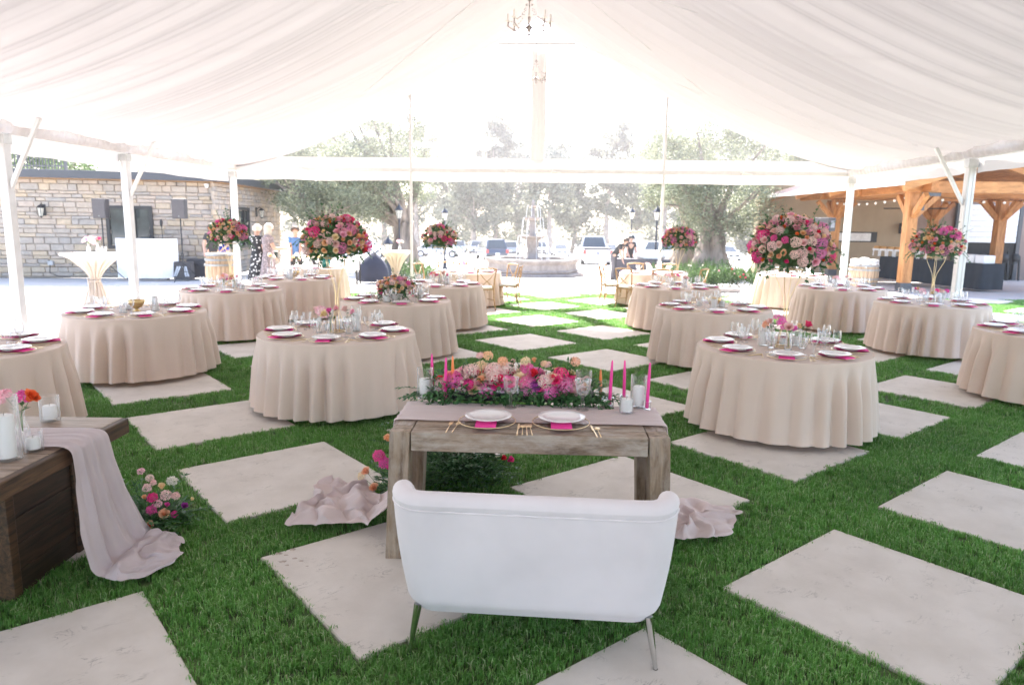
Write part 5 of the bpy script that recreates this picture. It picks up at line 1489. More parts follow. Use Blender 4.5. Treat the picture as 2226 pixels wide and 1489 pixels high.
b = MB(); b.box(pl((15.6, 21.51, 3.32)), (1.1, .03, .24)); b.box(pl((15.6, 21.515, 3.62)), (.30, .028, .4)); b.obj('gusset_plate', M_PLATE, pv)
b = MB(); b.box(pl((12.35, 21.50, 2.86)), (.55, .02, .10)); b.box(pl((12.12, 21.50, 2.64)), (.10, .021, .5)); b.obj('bracket_plate', M_PLATE, pv)
# festoon bulbs strung along the beams
M_BULB = pm('bulb_glass', (.82, .80, .74), .15, var=.02, coat=.5)
def festoon(p0, p1, n, label, sag=.12):
    t = thing('string_lights', label, 'string lights', p0)
    P0, P1 = Vector(p0), Vector(p1); cv = []
    for k in range(25):
        u = k / 24; cv.append((P1 - P0) * u + Vector((0, 0, -sag * 4 * u * (1 - u))))
    MB().tube(cv, .006, 4).obj('cord', M_BLACK, t)
    for k in range(n):
        u = (k + .5) / n; p = (P1 - P0) * u + Vector((0, 0, -sag * 4 * u * (1 - u) - .07))
        MB().ball(p, .045, 8, 6).obj('bulb', M_BULB, t, smooth=True)
festoon((11.95, 21.9, 2.86), (12.45, 28.2, 2.86), 9, 'string of bulbs under the left pavilion eave')
festoon((12.1, 22.1, 2.86), (18.4, 22.1, 2.86), 10, 'string of bulbs along the front pavilion beam')
# ceiling fan
cf = thing('ceiling_fan', 'black ceiling fan hanging in the timber pavilion', 'ceiling fan', (14.6, 26.2, 2.55))
MB().tube([(0, 0, .1), (0, 0, 1.6)], .02, 8).obj('downrod', M_BLACK, cf); MB().lathe([(.001, -.08), (.10, -.06), (.13, .02), (.10, .10), (.001, .12)], 16).obj('motor', M_BLACK, cf, smooth=True)
for k in range(5):
    a = k * 2 * pi / 5 + .1; MB().box((.62, 0, 0), (.95, .15, .015)).obj('blade', M_BLACK, cf, rot=(.12, 0, a), loc=(0, 0, .02))

# ================================================================== TAN BUILDING behind the pavilion
M_STUCCO = pm('tan_stucco', (.40, .315, .215), .9, var=.05, scale=2, bump=.15, bscale=60)
M_STUCCO2 = pm('rose_brown_wall', (.27, .20, .17), .9, var=.06, scale=2)
tn = thing('tan_building', 'tan stucco building with roll up door behind the pavilion', 'building', (15, 31.6, 0))
def tl(p): return Vector(p) - Vector((15, 31.6, 0))
MB().box(tl((14.0, 31.9, 1.6)), (6.6, .6, 4.4)).obj('wall', M_STUCCO, tn)
MB().box(tl((21.8, 32.0, 1.6)), (8.96, .6, 4.4)).obj('wall', M_STUCCO2, tn)
w0, w1 = AT(1822, 524, 31.55), AT(1905, 507, 31.55)
b = MB(); b.box(tl(((w0.x + w1.x) / 2, 31.585, (w0.z + w1.z) / 2)), (w1.x - w0.x + .1, .05, w1.z - w0.z + .08)); f = b.obj('slot_window', M_BLACK, tn)
MB().box(tl(((w0.x + w1.x) / 2 - .12, 31.55, (w0.z + w1.z) / 2)), (w1.x - w0.x - .22, .03, w1.z - w0.z - .02)).obj('frosted_pane', pm('frosted_pane', (.78, .77, .75), .3), f)
r0, r1 = AT(2080, 527, 31.6), AT(2218, 446, 31.6)
dr = thing('roll_up_door', 'half open white roll up door in the building behind the buffet', 'door', ((r0.x + r1.x) / 2, 31.6, r0.z))
W = r1.x - r0.x; H = r1.z - r0.z
for k in range(7):
    MB().box((0, 0, H * (k + .5) / 7), (W, .05, H / 7 - .012)).obj('door_slat', M_WHITE, dr, bevel=.008)
for s in (-1, 1): MB().box((s * (W / 2 + .09), .0, .0), (.16, .12, 2 * H + .2)).obj('door_jamb', M_FASCIA, dr)
b = MB(); b.box((0, .06, -.95 + .1), (W, .03, 1.78)); b.obj('dark_opening_sheet', pm('painted_interior_shade', (.03, .028, .026), .8), dr)  # dark sheet below the slats, interior shade put into its colour
lantern(Vector((AT(1961, 497, 31.5).x, 31.58, AT(1961, 497, 31.5).z)), Vector((0, -1, 0)), 'black lantern on the tan wall beside the timber post', 1.5)
# gym-like clutter dimly seen inside the opening
rx = random.Random(8)
for k in range(5):
    t = thing('equipment_rack', f'dark equipment shape {["leftmost", "second from left", "in the middle", "second from right", "rightmost"][k]} under the roll up door', 'equipment', (lerp(r0.x + .4, r1.x - .3, k / 4.), 31.1, tz(31)), rx.uniform(-.4, .4), 'equipment under the roll up door')
    for s in (-1, 1): MB().span((s * .25, 0, 0), (s * .22, .1, rx.uniform(1.0, 1.5)), .06, .06).obj('upright', M_BLACK, t)
    MB().span((-.25, 0, .6), (.25, .05, .85), .07, .05).obj('crossbar', M_BLACK, t); MB().ball((.05, 0, 1.0), .17, 10, 6, (1, .5, 1)).obj('wheel_disc', M_BLACK, t, smooth=True)

# ================================================================== BUFFET under the pavilion
M_NAVY = pm('black_navy_linen', (.022, .028, .036), .85, var=.1, trans=.05)
bA, bB = G(2131, 631), G(1908, 604)
bx = thing('buffet_table', 'long buffet table with black navy cloth under the pavilion', 'table', bA)
d = (bB - bA); Lb = d.length; d.normalize(); nn = Vector((d.y, -d.x, 0))
if nn.x < 0: nn = -nn
def buf(u, v):
    per = 2 * (Lb + .76); s = u * per
    if s < Lb: p = d * s; n = -nn
    elif s < Lb + .76: p = d * Lb + nn * (s - Lb); n = d
    elif s < 2 * Lb + .76: p = d * (Lb - (s - Lb - .76)) + nn * .76; n = nn
    else: p = nn * (.76 - (s - 2 * Lb - .76)); n = -d
    f = .05 * v * (sin(s * 9 + 1.5 * sin(s * 2)) * .6 + .4 * sin(s * 17))
    return p + n * (f + .03 * v) + Vector((0, 0, .80 - v * .79))
b = MB(); b.grid(buf, 260, 6, closed_u=True); b.obj('draped_skirt', M_NAVY, bx, smooth=True)
b = MB(); b.add([(0, 0, .801), d * Lb + Vector((0, 0, .801)), d * Lb + nn * .76 + Vector((0, 0, .801)), nn * .76 + Vector((0, 0, .801))], [(0, 1, 2, 3)]); b.obj('cloth_top', M_NAVY, bx, solid=.01)
for k in range(3):
    p = bA + d * (.35 + k * .42) + nn * .35 + Vector((0, 0, .802))
    t = thing('white_tray_riser', f'white serving riser on the near end of the buffet, {["nearest", "middle", "farthest"][k]} of three', 'riser', p, atan2(d.y, d.x), 'white risers on the buffet')
    MB().box((0, 0, .13), (.36, .40, .26)).obj('body', M_WHITE, t, bevel=.02)
for k in range(7):
    p = bA + d * (2.9 + k * .42) + nn * .30 + Vector((0, 0, .802))
    t = thing('chafing_dish', f'chafing dish with amber lid, number {["one", "two", "three", "four", "five", "six", "seven"][k]} along the buffet from near', 'chafing dish', p, atan2(d.y, d.x), 'chafing dishes on the buffet')
    for s in (-1, 1):
        for s2 in (-1, 1): MB().span((s * .16, s2 * .14, 0), (s * .15, s2 * .13, .22), .03, .03).obj('leg', M_WHITE, t)
    MB().box((0, 0, .25), (.36, .34, .07)).obj('pan', M_WHITE, t, bevel=.01); MB().box((0, 0, .33), (.34, .32, .09), None, top=(.8, .8)).obj('lid', pm('amber_lid', (.55, .30, .10), .4), t, bevel=.015)
t = thing('ice_bucket', 'cream bucket on the buffet behind the rose ball', 'bucket', bA + d * 2.3 + nn * .3 + Vector((0, 0, .802)))
MB().lathe([(.001, 0), (.11, 0), (.14, .32), (.13, .32), (.10, .02), (.001, .02)], 20).obj('body', pm('cream_enamel', (.66, .56, .42), .4), t, smooth=True)
MB().tube([(.14 * cos(2 * pi * k / 16), .14 * sin(2 * pi * k / 16), .32) for k in range(16)], .008, 6, closed=True).obj('rim', M_GOLD, t)
# ================================================================== DJ CORNER
M_SPK = pm('speaker_black', (.055, .05, .052), .6, var=.1); M_GRILL = pm('speaker_grille', (.085, .075, .075), .55, var=.1)
dj = thing('dj_booth', 'white panelled booth front standing before the stone wall', 'booth', G(330, 607))
for (px0, px1, dy0, dy1, nm) in ((251, 349, .0, .0, 'front_panel'), (349, 385, .0, .42, 'side_panel')):
    a = AT(px0, 523, 21.7 + dy0); c = AT(px1, 523, 21.7 + dy1); o = G(330, 607)
    b = MB(); b.span((a.x - o.x, a.y - o.y, .64), (c.x - o.x, c.y - o.y, .64), .035, 1.20); b.obj(nm, M_WHITE, dj, bevel=.008)
MB().box((-.75, .02, .02), (.06, .06, .06)).obj('caster', M_BLACK, dj); MB().box((.5, .02, .02), (.06, .06, .06)).obj('caster', M_BLACK, dj)
def speaker(px, pyb, Y, label, rz=0.15):
    p = AT(px, pyb, Y)
    st_ = thing('speaker_stand', f'black tripod stand under {label}', 'stand', (p.x, Y, 0), 0, 'speaker stands')
    MB().tube([(0, 0, .25), (0, 0, p.z + .05)], .02, 8).obj('pole', M_BLACK, st_); MB().lathe([(.02, .75), (.04, .76), (.04, .84), (.02, .85)], 10).obj('collar', M_BLACK, st_)
    for k in range(3):
        a = k * 2 * pi / 3 + .4; MB().tube([(0, 0, .55), (.5 * cos(a), .5 * sin(a), .015)], .013, 6).obj('leg', M_BLACK, st_); MB().tube([(0, 0, .3), (.27 * cos(a), .27 * sin(a), .26)], .009, 6).obj('brace', M_BLACK, st_)
    s = thing('loudspeaker', label, 'speaker', p, rz, 'loudspeakers on stands')
    MB().box((0, 0, .29), (.36, .32, .58), None, top=(1.06, 1.0)).obj('cabinet', M_SPK, s, bevel=.02)
    MB().box((-.0, -.166, .29), (.33, .012, .54)).obj('grille', M_GRILL, s, bevel=.005); MB().box((0, -.175, .07), (.03, .006, .03)).obj('badge', pm('badge_grey', (.3, .3, .3), .3, metal=.8), s)
speaker(221, 475, 21.4, 'black loudspeaker left of the stone wall window')
speaker(392, 476, 21.2, 'black loudspeaker right of the white booth', .2)
m = G(363, 606); ms = thing('microphone_stand', 'thin black microphone stand before the white booth', 'microphone stand', m)
MB().tube([(0, 0, .05), (-.04, 0, 1.0), (-.06, 0, 1.62)], .011, 6).obj('pole', M_BLACK, ms); MB().tube([(-.06, 0, 1.6), (-.03, -.12, 1.66)], .02, 8).obj('microphone', M_BLACK, ms); MB().ball((-.06, 0, 1.72), .07, 8, 6, (.7, .7, 1.5)).obj('shock_mount', M_BLACK, ms, smooth=True)
for k in range(3):
    a = k * 2 * pi / 3 + .2; MB().tube([(0, 0, .12), (.32 * cos(a), .32 * sin(a), .012)], .01, 6).obj('leg', M_BLACK, ms)
m = AT(327, 523, 21.9); t = thing('controller_microphone', 'short black microphone standing on the white booth', 'microphone', (m.x, 21.9, m.z - .12))
MB().tube([(0, 0, 0), (0, 0, .45)], .012, 6).obj('gooseneck', M_BLACK, t); MB().ball((0, 0, .22), .05, 8, 6, (1, 1, 1.4)).obj('capsule', M_BLACK, t, smooth=True)
p = G(399, 607); t = thing('stage_monitor', 'black floor speaker with pale slanted stripes beside the booth', 'speaker', p, .1)
MB().box((0, .1, .27), (.52, .40, .54), None, top=(1, .8)).obj('cabinet', M_SPK, t, bevel=.02)
for k, x in enumerate((-.17, -.10, .07, .14)):
    b = MB(); b.span((x - (.06 if k < 2 else -.05), -.106, .09), (x + (.05 if k < 2 else -.03), -.085, .40), .05, .012, up=(0, 1, 0)); b.obj('pale_stripe', pm('pale_stripe', (.5, .52, .55), .5), t)
p = G(427, 604); t = thing('equipment_case', 'black equipment case behind the floor speaker', 'case', p + Vector((0, .25, 0)), .0)
MB().box((0, .0, .29), (.6, .5, .58)).obj('body', M_SPK, t, bevel=.03); MB().tube([(-.1, -.27, .4), (0, -.29, .46), (.1, -.27, .4)], .015, 6).obj('handle', M_BLACK, t)

# ================================================================== BARRELS
M_OAKB = wood('barrel_oak', (.42, .28, .17), (.62, .45, .30), scale=2, axis=2, ring=8, rough=.6); M_HOOP = pm('galvanised_hoop', (.36, .35, .33), .45, metal=.6, var=.15)
def barrel(pos, label, H=.9, R=.33, cloth=False):
    t = thing('wine_barrel', label, 'barrel', pos, 0, 'wine barrels')
    br = lambda z: R * (.82 + .18 * sin(pi * z / H) ** .8 if 0 < z < H else .82)
    n = 22
    for k in range(n):
        a0, a1 = 2 * pi * k / n + .008, 2 * pi * (k + 1) / n - .008; b = MB(); vs = []
        for i in range(9):
            z = H * i / 8; vs += [(br(z) * cos(a0), br(z) * sin(a0), z), (br(z) * cos(a1), br(z) * sin(a1), z)]
        b.add(vs, [(2 * i, 2 * i + 1, 2 * i + 3, 2 * i + 2) for i in range(8)]); b.obj('stave', M_OAKB, t, smooth=True, solid=.022)
    for z in (.04, .17, .30, H - .30, H - .17, H - .04):
        b = MB(); b.lathe([(br(z - .025) + .0, z - .025), (br(z - .025) + .028, z - .025), (br(z + .025) + .028, z + .025), (br(z + .025) + .0, z + .025)], 32); b.obj('hoop', M_HOOP, t, smooth=True, angle=40)
    b = MB(); b.lathe([(.001, H - .02), (R * .81, H - .02)], 24); b.obj('lid', M_OAKB, t)
    if cloth:
        c = thing('barrel_cloth', 'white cloth draped over the right wine barrel', 'cloth', pos)
        def fn(u, v):
            a = 2 * pi * u; w = .12 * sin(2 * a + 1) + .08 * sin(3 * a)
            r_ = R * .9 * min(1, v * 2.2); z = H + .012 + .05 * sin(3 * a + 2) * (1 - v) * v
            if v > .45: z -= (v - .45) / .55 * (.26 + w); r_ = R * .92 + .03 * sin(9 * a) * (v - .45)
            return Vector((r_ * cos(a), r_ * sin(a), z))
        b = MB(); b.grid(fn, 60, 12, closed_u=True); b.obj('drape', M_WHITE, c, smooth=True); 
        MB().ball((0, 0, H + .03), .1, 10, 6, (1.6, 1.2, .5)).obj('folded_top', M_WHITE, c, smooth=True)
barrel(Vector((-7.55, 18.4, 0)), 'pale oak wine barrel before the man in black', H=1.0, R=.37)
barrel(Vector((11.1, 22.6, -.02)), 'oak wine barrel with white cloth on the right', H=.88, R=.44, cloth=True)

# ================================================================== COCKTAIL TABLES
M_SATIN = pm('champagne_satin', (.64, .54, .45), .4, var=.05, scale=3, sheen=.2, trans=.10, tcol=(.72, .55, .4))
def cocktail(pos, label, R=.40, H=1.07, seed=0):
    t = thing('cocktail_table', label, 'cocktail table', pos, 0, 'cocktail tables with tied cloths')
    MB().lathe([(.001, H - .03), (R - .01, H - .03), (R, H - .02), (R, H), (.001, H + .002)], 40).obj('tabletop', M_WHITE, t, smooth=True, angle=40)
    MB().tube([(0, 0, .02), (0, 0, H - .03)], .035, 10).obj('pedestal', M_LEGM, t); MB().lathe([(.001, .03), (.24, .02), (.26, 0)], 24).obj('foot', M_LEGM, t)
    r = random.Random(seed)
    def fn(u, v):
        a = 2 * pi * u
        if v < .1: rr = R + .006; z = H + .006 - .02 * v * 10
        else:
            w = (v - .1) / .9; z = H - .02 - w * (H - .03)
            zt = .52
            if w < zt: k = w / zt; rr = lerp(R + .008, .075, k ** .72 * (1.5 - .5 * k))
            else: k = (w - zt) / (1 - zt); rr = lerp(.075, .235, k ** .8)
        f = .12 * smooth01(.08, .3, v) * sin(15 * a + .8 * sin(3 * a)) + .07 * sin(29 * a) * smooth01(.1, .3, v)
        rr *= 1 + f * (1.1 if v < .6 else .9)
        return Vector((rr * cos(a), rr * sin(a), z))
    b = MB(); b.grid(fn, 180, 34, closed_u=True); c = b.obj('tied_cloth', M_SATIN, t, smooth=True)
    b = MB(); b.lathe([(.001, H + .006), (R * .5, H + .006), (R + .006, H + .006)], 48); b.obj('cloth_top', M_SATIN, c)
    zt = H - .02 - (.52 - .0) * (H - .03)
    b = MB(); b.tube([(.088 * cos(2 * pi * k / 20), .088 * sin(2 * pi * k / 20), zt) for k in range(20)], .02, 6, closed=True)
    for s in (-1, 1): b.tube([(.02 * s, -.09, zt), (.09 * s, -.13, zt + .04), (.07 * s, -.14, zt - .02), (.05 * s, -.12, zt - .38)], [.012, .022, .016, .022], 6)
    b.obj('sash', M_SATIN, c, smooth=True)
    return Vector(pos) + Vector((0, 0, H + .007))
c1 = cocktail(G(212, 664), 'cocktail table with champagne cloth tied at the waist, left', .62, 1.10, 3)
for k, (dx, dy, s, cols, lb) in enumerate(((-.12, .05, 1.5, ['pink', 'pinkwhite', 'blush'], 'left vase of pink carnations on the left cocktail table'), (.12, -.02, 1.5, ['hot', 'pink'], 'right vase of pink blooms on the left cocktail table'))):
    bud_vase(c1 + Vector((dx, dy, 0)), lb, cols, 300 + k, s, big=(k == 0))
candle_vase(c1 + Vector((.22, .02, 0)), (.05, .14), (.035, .075), 'small white candle on the left cocktail table')
c2 = cocktail(Vector((-3.05, 18.6, 0)), 'cocktail table with tied cloth by the gable post', .42, 1.10, 4)
bud_vase(c2 + Vector((.1, .0, 0)), 'small vase of white and pink flowers on the far cocktail table', ['white', 'blush', 'pink'], 310, 1.4)

# ================================================================== LAMP POSTS
M_LAMPB = pm('lamp_post_paint', (.03, .035, .05), .45)
def lamp_post(px, py_base, Y, py_top, label):
    b0 = AT(px, py_base, Y); z0 = terr(Y) if Y > 22 else 0.0
    top = AT(px, py_top, Y).z; H = top - z0
    t = thing('lamp_post', label, 'lamp post', (b0.x, Y, z0), 0, 'black lamp posts')
    MB().lathe([(.001, .0), (.15, .0), (.15, .10), (.10, .16), (.085, .5), (.06, .55), (.045, .6), (.038, H - .78), (.06, H - .75), (.035, H - .72), (.03, H - .66), (.001, H - .66)], 12).obj('pole', M_LAMPB, t, smooth=True, angle=45)
    MB().lathe([(.08, H - .66), (.15, H - .30)], 6).obj('lantern_glass', M_LAMPG, t)
    MB().lathe([(.001, H - .68), (.09, H - .66), (.09, H - .64), (.001, H - .63)], 6).obj('lantern_base', M_LAMPB, t)
    MB().lathe([(.001, H), (.015, H - .04), (.03, H - .10), (.09, H - .17), (.175, H - .28), (.17, H - .31), (.001, H - .30)], 6).obj('lantern_roof', M_LAMPB, t)
    b = MB()
    for k in range(6):
        a = k * pi / 3; b.tube([(.082 * cos(a), .082 * sin(a), H - .66), (.153 * cos(a), .153 * sin(a), H - .30)], .008, 5)
    b.obj('lantern_frame', M_LAMPB, t)
lamp_post(869, 585, 29.5, 441, 'tall black lamp post left of the fountain by the olive trunk')
lamp_post(845, 600, 24.5, 511, 'short bluish lamp post in front of the left olive trunk')
lamp_post(967, 578, 33.5, 449, 'slim lamp post behind the left rose ball near the fountain')
lamp_post(1370, 560, 37.0, 449, 'distant lamp post behind the workers and the sign')
lamp_post(1423, 590, 29.5, 445, 'black lamp post beside the right gable post')

# ================================================================== FOUNTAIN
M_FST = pm('carved_limestone', (.33, .29, .265), .85, var=.16, scale=5, bump=.3, bscale=40)
M_FW = glass('fountain_water', (.86, .90, .92), .6, .08)
FY = 29.6; f0 = AT(1157, 560, FY)
fo = thing('fountain', 'three tiered carved stone fountain with octagonal basin', 'fountain', (f0.x, FY, terr(FY)))
def quat(R):
    return lambda q, t: Vector((q.x * (1 + .05 * cos(8 * t)), q.y * (1 + .05 * cos(8 * t)), q.z))
FR = (AT(1252, 562, FY).x - AT(1060, 562, FY).x) / 2
MB().lathe([(FR + .22, 0), (FR + .22, .13), (FR + .10, .16), (.001, .16)], 64, wob=quat(1)).obj('step', M_FST, fo)
MB().lathe([(FR - .02, .16), (FR + .02, .24), (FR - .06, .30), (FR - .08, .52), (FR, .60), (FR + .05, .64), (FR + .05, .72), (FR - .30, .72), (FR - .32, .5), (FR - .32, .2)], 64, wob=quat(1)).obj('basin_wall', M_FST, fo, smooth=True, angle=35)
MB().lathe([(.001, .60), (FR - .32, .60)], 48).obj('basin_water', M_FW, fo)
Zt = AT(1157, 433, FY).z - terr(FY)
zs = lambda py: AT(1157, py, FY).z - terr(FY)
za, zb_, zc = zs(516), zs(476), zs(449)
wpx = lambda a: a / F_PX * FY
MB().lathe([(.34, .4), (.36, .72), (.26, .80), (.22, 1.0), (.26, za - .16), (.30, za - .08), (.001, za - .07)], 24).obj('lower_pedestal', M_FST, fo, smooth=True, angle=40)
MB().lathe([(.20, za - .10), (wpx(20), za - .07), (wpx(31), za + .02), (wpx(32), za + .06), (wpx(29), za + .055), (.1, za + .0)], 36).obj('lower_bowl', M_FST, fo, smooth=True, angle=40)
MB().lathe([(.15, za), (.17, za + .1), (.11, za + .2), (.17, (za + zb_) / 2), (.10, zb_ - .14), (.14, zb_ - .06), (.001, zb_ - .05)], 20).obj('middle_pedestal', M_FST, fo, smooth=True)
MB().lathe([(.1, zb_ - .08), (wpx(12), zb_ - .05), (wpx(20), zb_ + .03), (wpx(20), zb_ + .06), (wpx(17), zb_ + .05), (.05, zb_)], 30).obj('middle_bowl', M_FST, fo, smooth=True, angle=40)
MB().lathe([(.07, zb_), (.10, zb_ + .08), (.06, zb_ + .15), (.09, (zb_ + zc) / 2), (.06, zc - .06), (.001, zc - .05)], 16).obj('upper_pedestal', M_FST, fo, smooth=True)
MB().lathe([(.06, zc - .06), (wpx(11), zc), (wpx(12), zc + .04), (wpx(10), zc + .03), (.04, zc)], 24).obj('upper_bowl', M_FST, fo, smooth=True, angle=40)
MB().lathe([(.03, zc), (.07, zc + .06), (.05, zc + .11), (.08, zc + .16), (.04, Zt - .06), (.001, Zt)], 14).obj('finial', M_FST, fo, smooth=True)
rw = random.Random(3)
def streams(R0, z0, z1, n, nm):
    b = MB()
    for k in range(n):
        a = 2 * pi * k / n + rw.uniform(-.1, .1); pts = []
        for i in range(6):
            u = i / 5; pts.append(((R0 + .10 * u ** .6) * cos(a), (R0 + .10 * u ** .6) * sin(a), lerp(z0, z1, u ** 1.8)))
        b.tube(pts, [.012, .011, .010, .009, .009, .008], 5, cap=False)
    o = b.obj(nm, pm('falling_water', (.82, .84, .86), .15, trans=.5, var=.02), fo, smooth=True); o['kind'] = 'stuff'
streams(wpx(31), za + .05, .61, 13, 'lower_water_curtain'); streams(wpx(19), zb_ + .05, za + .06, 9, 'middle_water_curtain'); streams(wpx(11.5), zc + .03, zb_ + .05, 7, 'upper_water_curtain')

# ================================================================== CHANDELIERS
M_CRYST = pm('crystal', (.52, .47, .46), .08, coat=.6, trans=.2, var=.3, scale=60); M_CHM = pm('ivory_brass', (.34, .28, .25), .3, metal=.5)
def chandelier(pos, label, s):
    t = thing('chandelier', label, 'chandelier', pos, 0, 'chandeliers under the tent ridge', s)
    MB().lathe([(.001, -.02), (.03, .0), (.05, .06), (.03, .12), (.015, .2), (.03, .28), (.015, .36), (.012, .6), (.03, .66), (.012, .70), (.001, .75)], 12).obj('column', M_CHM, t, smooth=True)
    MB().tube([(0, 0, .74), (0, 0, 1.5)], .006, 5).obj('chain', M_CHM, t)
    for k in range(8):
        a = 2 * pi * k / 8; ca, sa = cos(a), sin(a)
        o = MB().tube([(.03 * ca, .03 * sa, .12), (.16 * ca, .16 * sa, .02), (.32 * ca, .32 * sa, .02), (.44 * ca, .44 * sa, .10), (.46 * ca, .46 * sa, .20)], .010, 6).obj('arm', M_CHM, t, smooth=True)
        MB().lathe([(.001, .19), (.05, .20), (.045, .215), (.014, .22), (.014, .34), (.004, .37), (.001, .375)], 10, (.46 * ca, .46 * sa, 0)).obj('candle_cup', pm('ivory_sleeve', (.75, .70, .64), .5), o)
        b = MB()
        for q in range(9):                                  # bead swag from the crown to the arm end
            u = q / 8; rr = lerp(.05, .44, u ** 1.4); z = lerp(.64, .18, u) - .10 * sin(pi * u)
            b.ball((rr * ca, rr * sa, z), .014, 6, 4)
        for q in (0.32, .46): b.ball((q * ca, q * sa, -.02 if q < .4 else .12), .02, 6, 5, (.7, .7, 1.8))
        b.obj('crystal_swag', M_CRYST, t)['kind'] = 'stuff'
    MB().ball((0, 0, -.06), .035, 10, 8).obj('crystal_drop', M_CRYST, t, smooth=True)
p = AT(1150, 70, 14.6); chandelier(p, 'crystal chandelier at the top of the picture', .90)
p = AT(1165, 176, 17.2); chandelier(p, 'fainter chandelier farther back before the king post', .66)  # reflection of the first chandelier, built as a smaller solid copy

# ================================================================== SMALL FAR TABLES, SIGN
wt = G(1370, 600); wtt = thing('work_table', 'table with charcoal cloth where the workers bend, far right', 'table', Vector((4.72, 26.4, terr(26.4))))
def wcl(u, v):
    per = 2 * (2.0 + .75); s = u * per
    if s < 2.0: p = Vector((-1 + s, -.375, 0)); n = Vector((0, -1, 0))
    elif s < 2.75: p = Vector((1, -.375 + s - 2.0, 0)); n = Vector((1, 0, 0))
    elif s < 4.75: p = Vector((1 - (s - 2.75), .375, 0)); n = Vector((0, 1, 0))
    else: p = Vector((-1, .375 - (s - 4.75), 0)); n = Vector((-1, 0, 0))
    return p + n * (.03 * v + .04 * v * sin(s * 11)) + Vector((0, 0, .80 - .78 * v))
M_CHAR = pm('charcoal_linen', (.10, .092, .105), .85, var=.1)
b = MB(); b.grid(wcl, 120, 5, closed_u=True); b.obj('skirt', M_CHAR, wtt, smooth=True); MB().box((0, 0, .80), (2.0, .75, .012)).obj('cloth_top', M_CHAR, wtt)
t = thing('white_supply_box', 'white box and bags on the charcoal work table', 'box', wtt.location + Vector((.35, 0, .807)))
MB().box((0, 0, .15), (.62, .4, .30)).obj('box', M_WHITE, t, bevel=.02); MB().ball((-.35, -.05, .12), .17, 12, 8, (1.2, .9, .8)).obj('bag', M_WHITE, t, smooth=True); MB().ball((.42, 0, .12), .14, 12, 8, (1.1, 1, .9)).obj('bag', pm('pale_bag', (.7, .66, .62), .7), t, smooth=True)
sg0, sg1 = AT(1366, 560, 27.6), AT(1398, 508, 27.6)
es = thing('seating_chart_easel', 'ornate framed seating chart board leaning on an easel', 'sign', ((sg0.x + sg1.x) / 2, 27.6, terr(27.6)))
Wd = sg1.x - sg0.x; z0 = sg0.z - terr(27.6); z1 = sg1.z - terr(27.6)
MB().box((0, 0, (z0 + z1) / 2), (Wd, .03, z1 - z0), Matrix.Rotation(-.12, 3, 'X')).obj('board', M_WHITE, es)
for s in (-1, 1): MB().span((s * Wd / 2, -.03, z0 - .03), (s * Wd / 2, .07, z1 + .02), .05, .05).obj('frame_side', pm('antique_gold', (.50, .36, .22), .45, metal=.3), es)
MB().tube([(-Wd / 2, .07, z1 + .02), (-Wd / 4, .07, z1 + .07), (0, .07, z1 + .05), (Wd / 4, .07, z1 + .07), (Wd / 2, .07, z1 + .02)], .035, 8).obj('carved_top', pm('antique_gold', ()), es, smooth=True)
for s in (-1, 1): MB().span((s * .25, .05, 0), (s * .2, .12, z1), .03, .03).obj('leg', M_CHAIR, es)
b = MB()
for i in range(9):
    for j in range(3): b.box((-Wd / 3 + j * Wd / 3, -.055 + i * .012, lerp(z1 - .1, z0 + .08, i / 8)), (Wd / 4, .004, .012), Matrix.Rotation(-.12, 3, 'X'))
b.obj('lettering', pm('grey_ink', (.35, .35, .36), .6), es)['kind'] = 'stuff'
# white table + dark covered thing left of the aisle, far
p = Vector((-5.05, 21.2, 0)); t = thing('folding_table', 'white folding table with black leg behind the sunlit table', 'table', p)
MB().box((0, 0, .73), (1.1, .6, .04)).obj('tabletop', M_WHITE, t, bevel=.01); MB().box((0, -.29, .58), (1.08, .02, .30)).obj('cloth_drop', M_WHITE, t)
for s in (-1, 1):
    for s2 in (-1, 1): MB().box((s * .45, s2 * .22, .35), (.05, .05, .72)).obj('leg', M_BLACK, t)
p = Vector((-4.35, 22.3, 0)); t = thing('dark_bag', 'large dark navy rounded bag beside the white folding table', 'bag', p)
MB().grid(lambda u, v: Vector((cos(2 * pi * u) * .46 * (1 - v ** 3 * .9) * (1 + .1 * sin(5 * pi * u)), sin(2 * pi * u) * .38 * (1 - v ** 3 * .9), v * .88)), 28, 12, closed_u=True).obj('body', pm('navy_canvas', (.02, .024, .045), .8), t, smooth=True)
MB().tube([(-.15, -.1, .82), (-.05, -.12, 1.0), (.1, -.1, .82)], .02, 6).obj('strap', M_BLACK, t)
p = Vector((-4.42, 16.85, TZ + .001)); t = thing('teal_bucket', 'teal glass bucket standing on the small sunlit table', 'bucket', p)
MB().lathe([(.001, 0), (.09, 0), (.12, .26), (.112, .26), (.085, .012), (.001, .012)], 24).obj('body', pm('teal_glass', (.04, .22, .20), .1, trans=.4), t, smooth=True)
MB().tube([(.12 * cos(2 * pi * k / 20), .12 * sin(2 * pi * k / 20), .26) for k in range(20)], .006, 6, closed=True).obj('rim', pm('teal_glass', ()), t)
for k in range(5):
    bud_vase(Vector((-5.75 + .3 * k, 17.0 + .14 * (k % 2), TZ + .001)), f'{["first", "second", "third", "fourth", "fifth"][k]} white flower vase from left on the small sunlit table', ['white', 'white', 'cream'], 400 + k, 1.35)
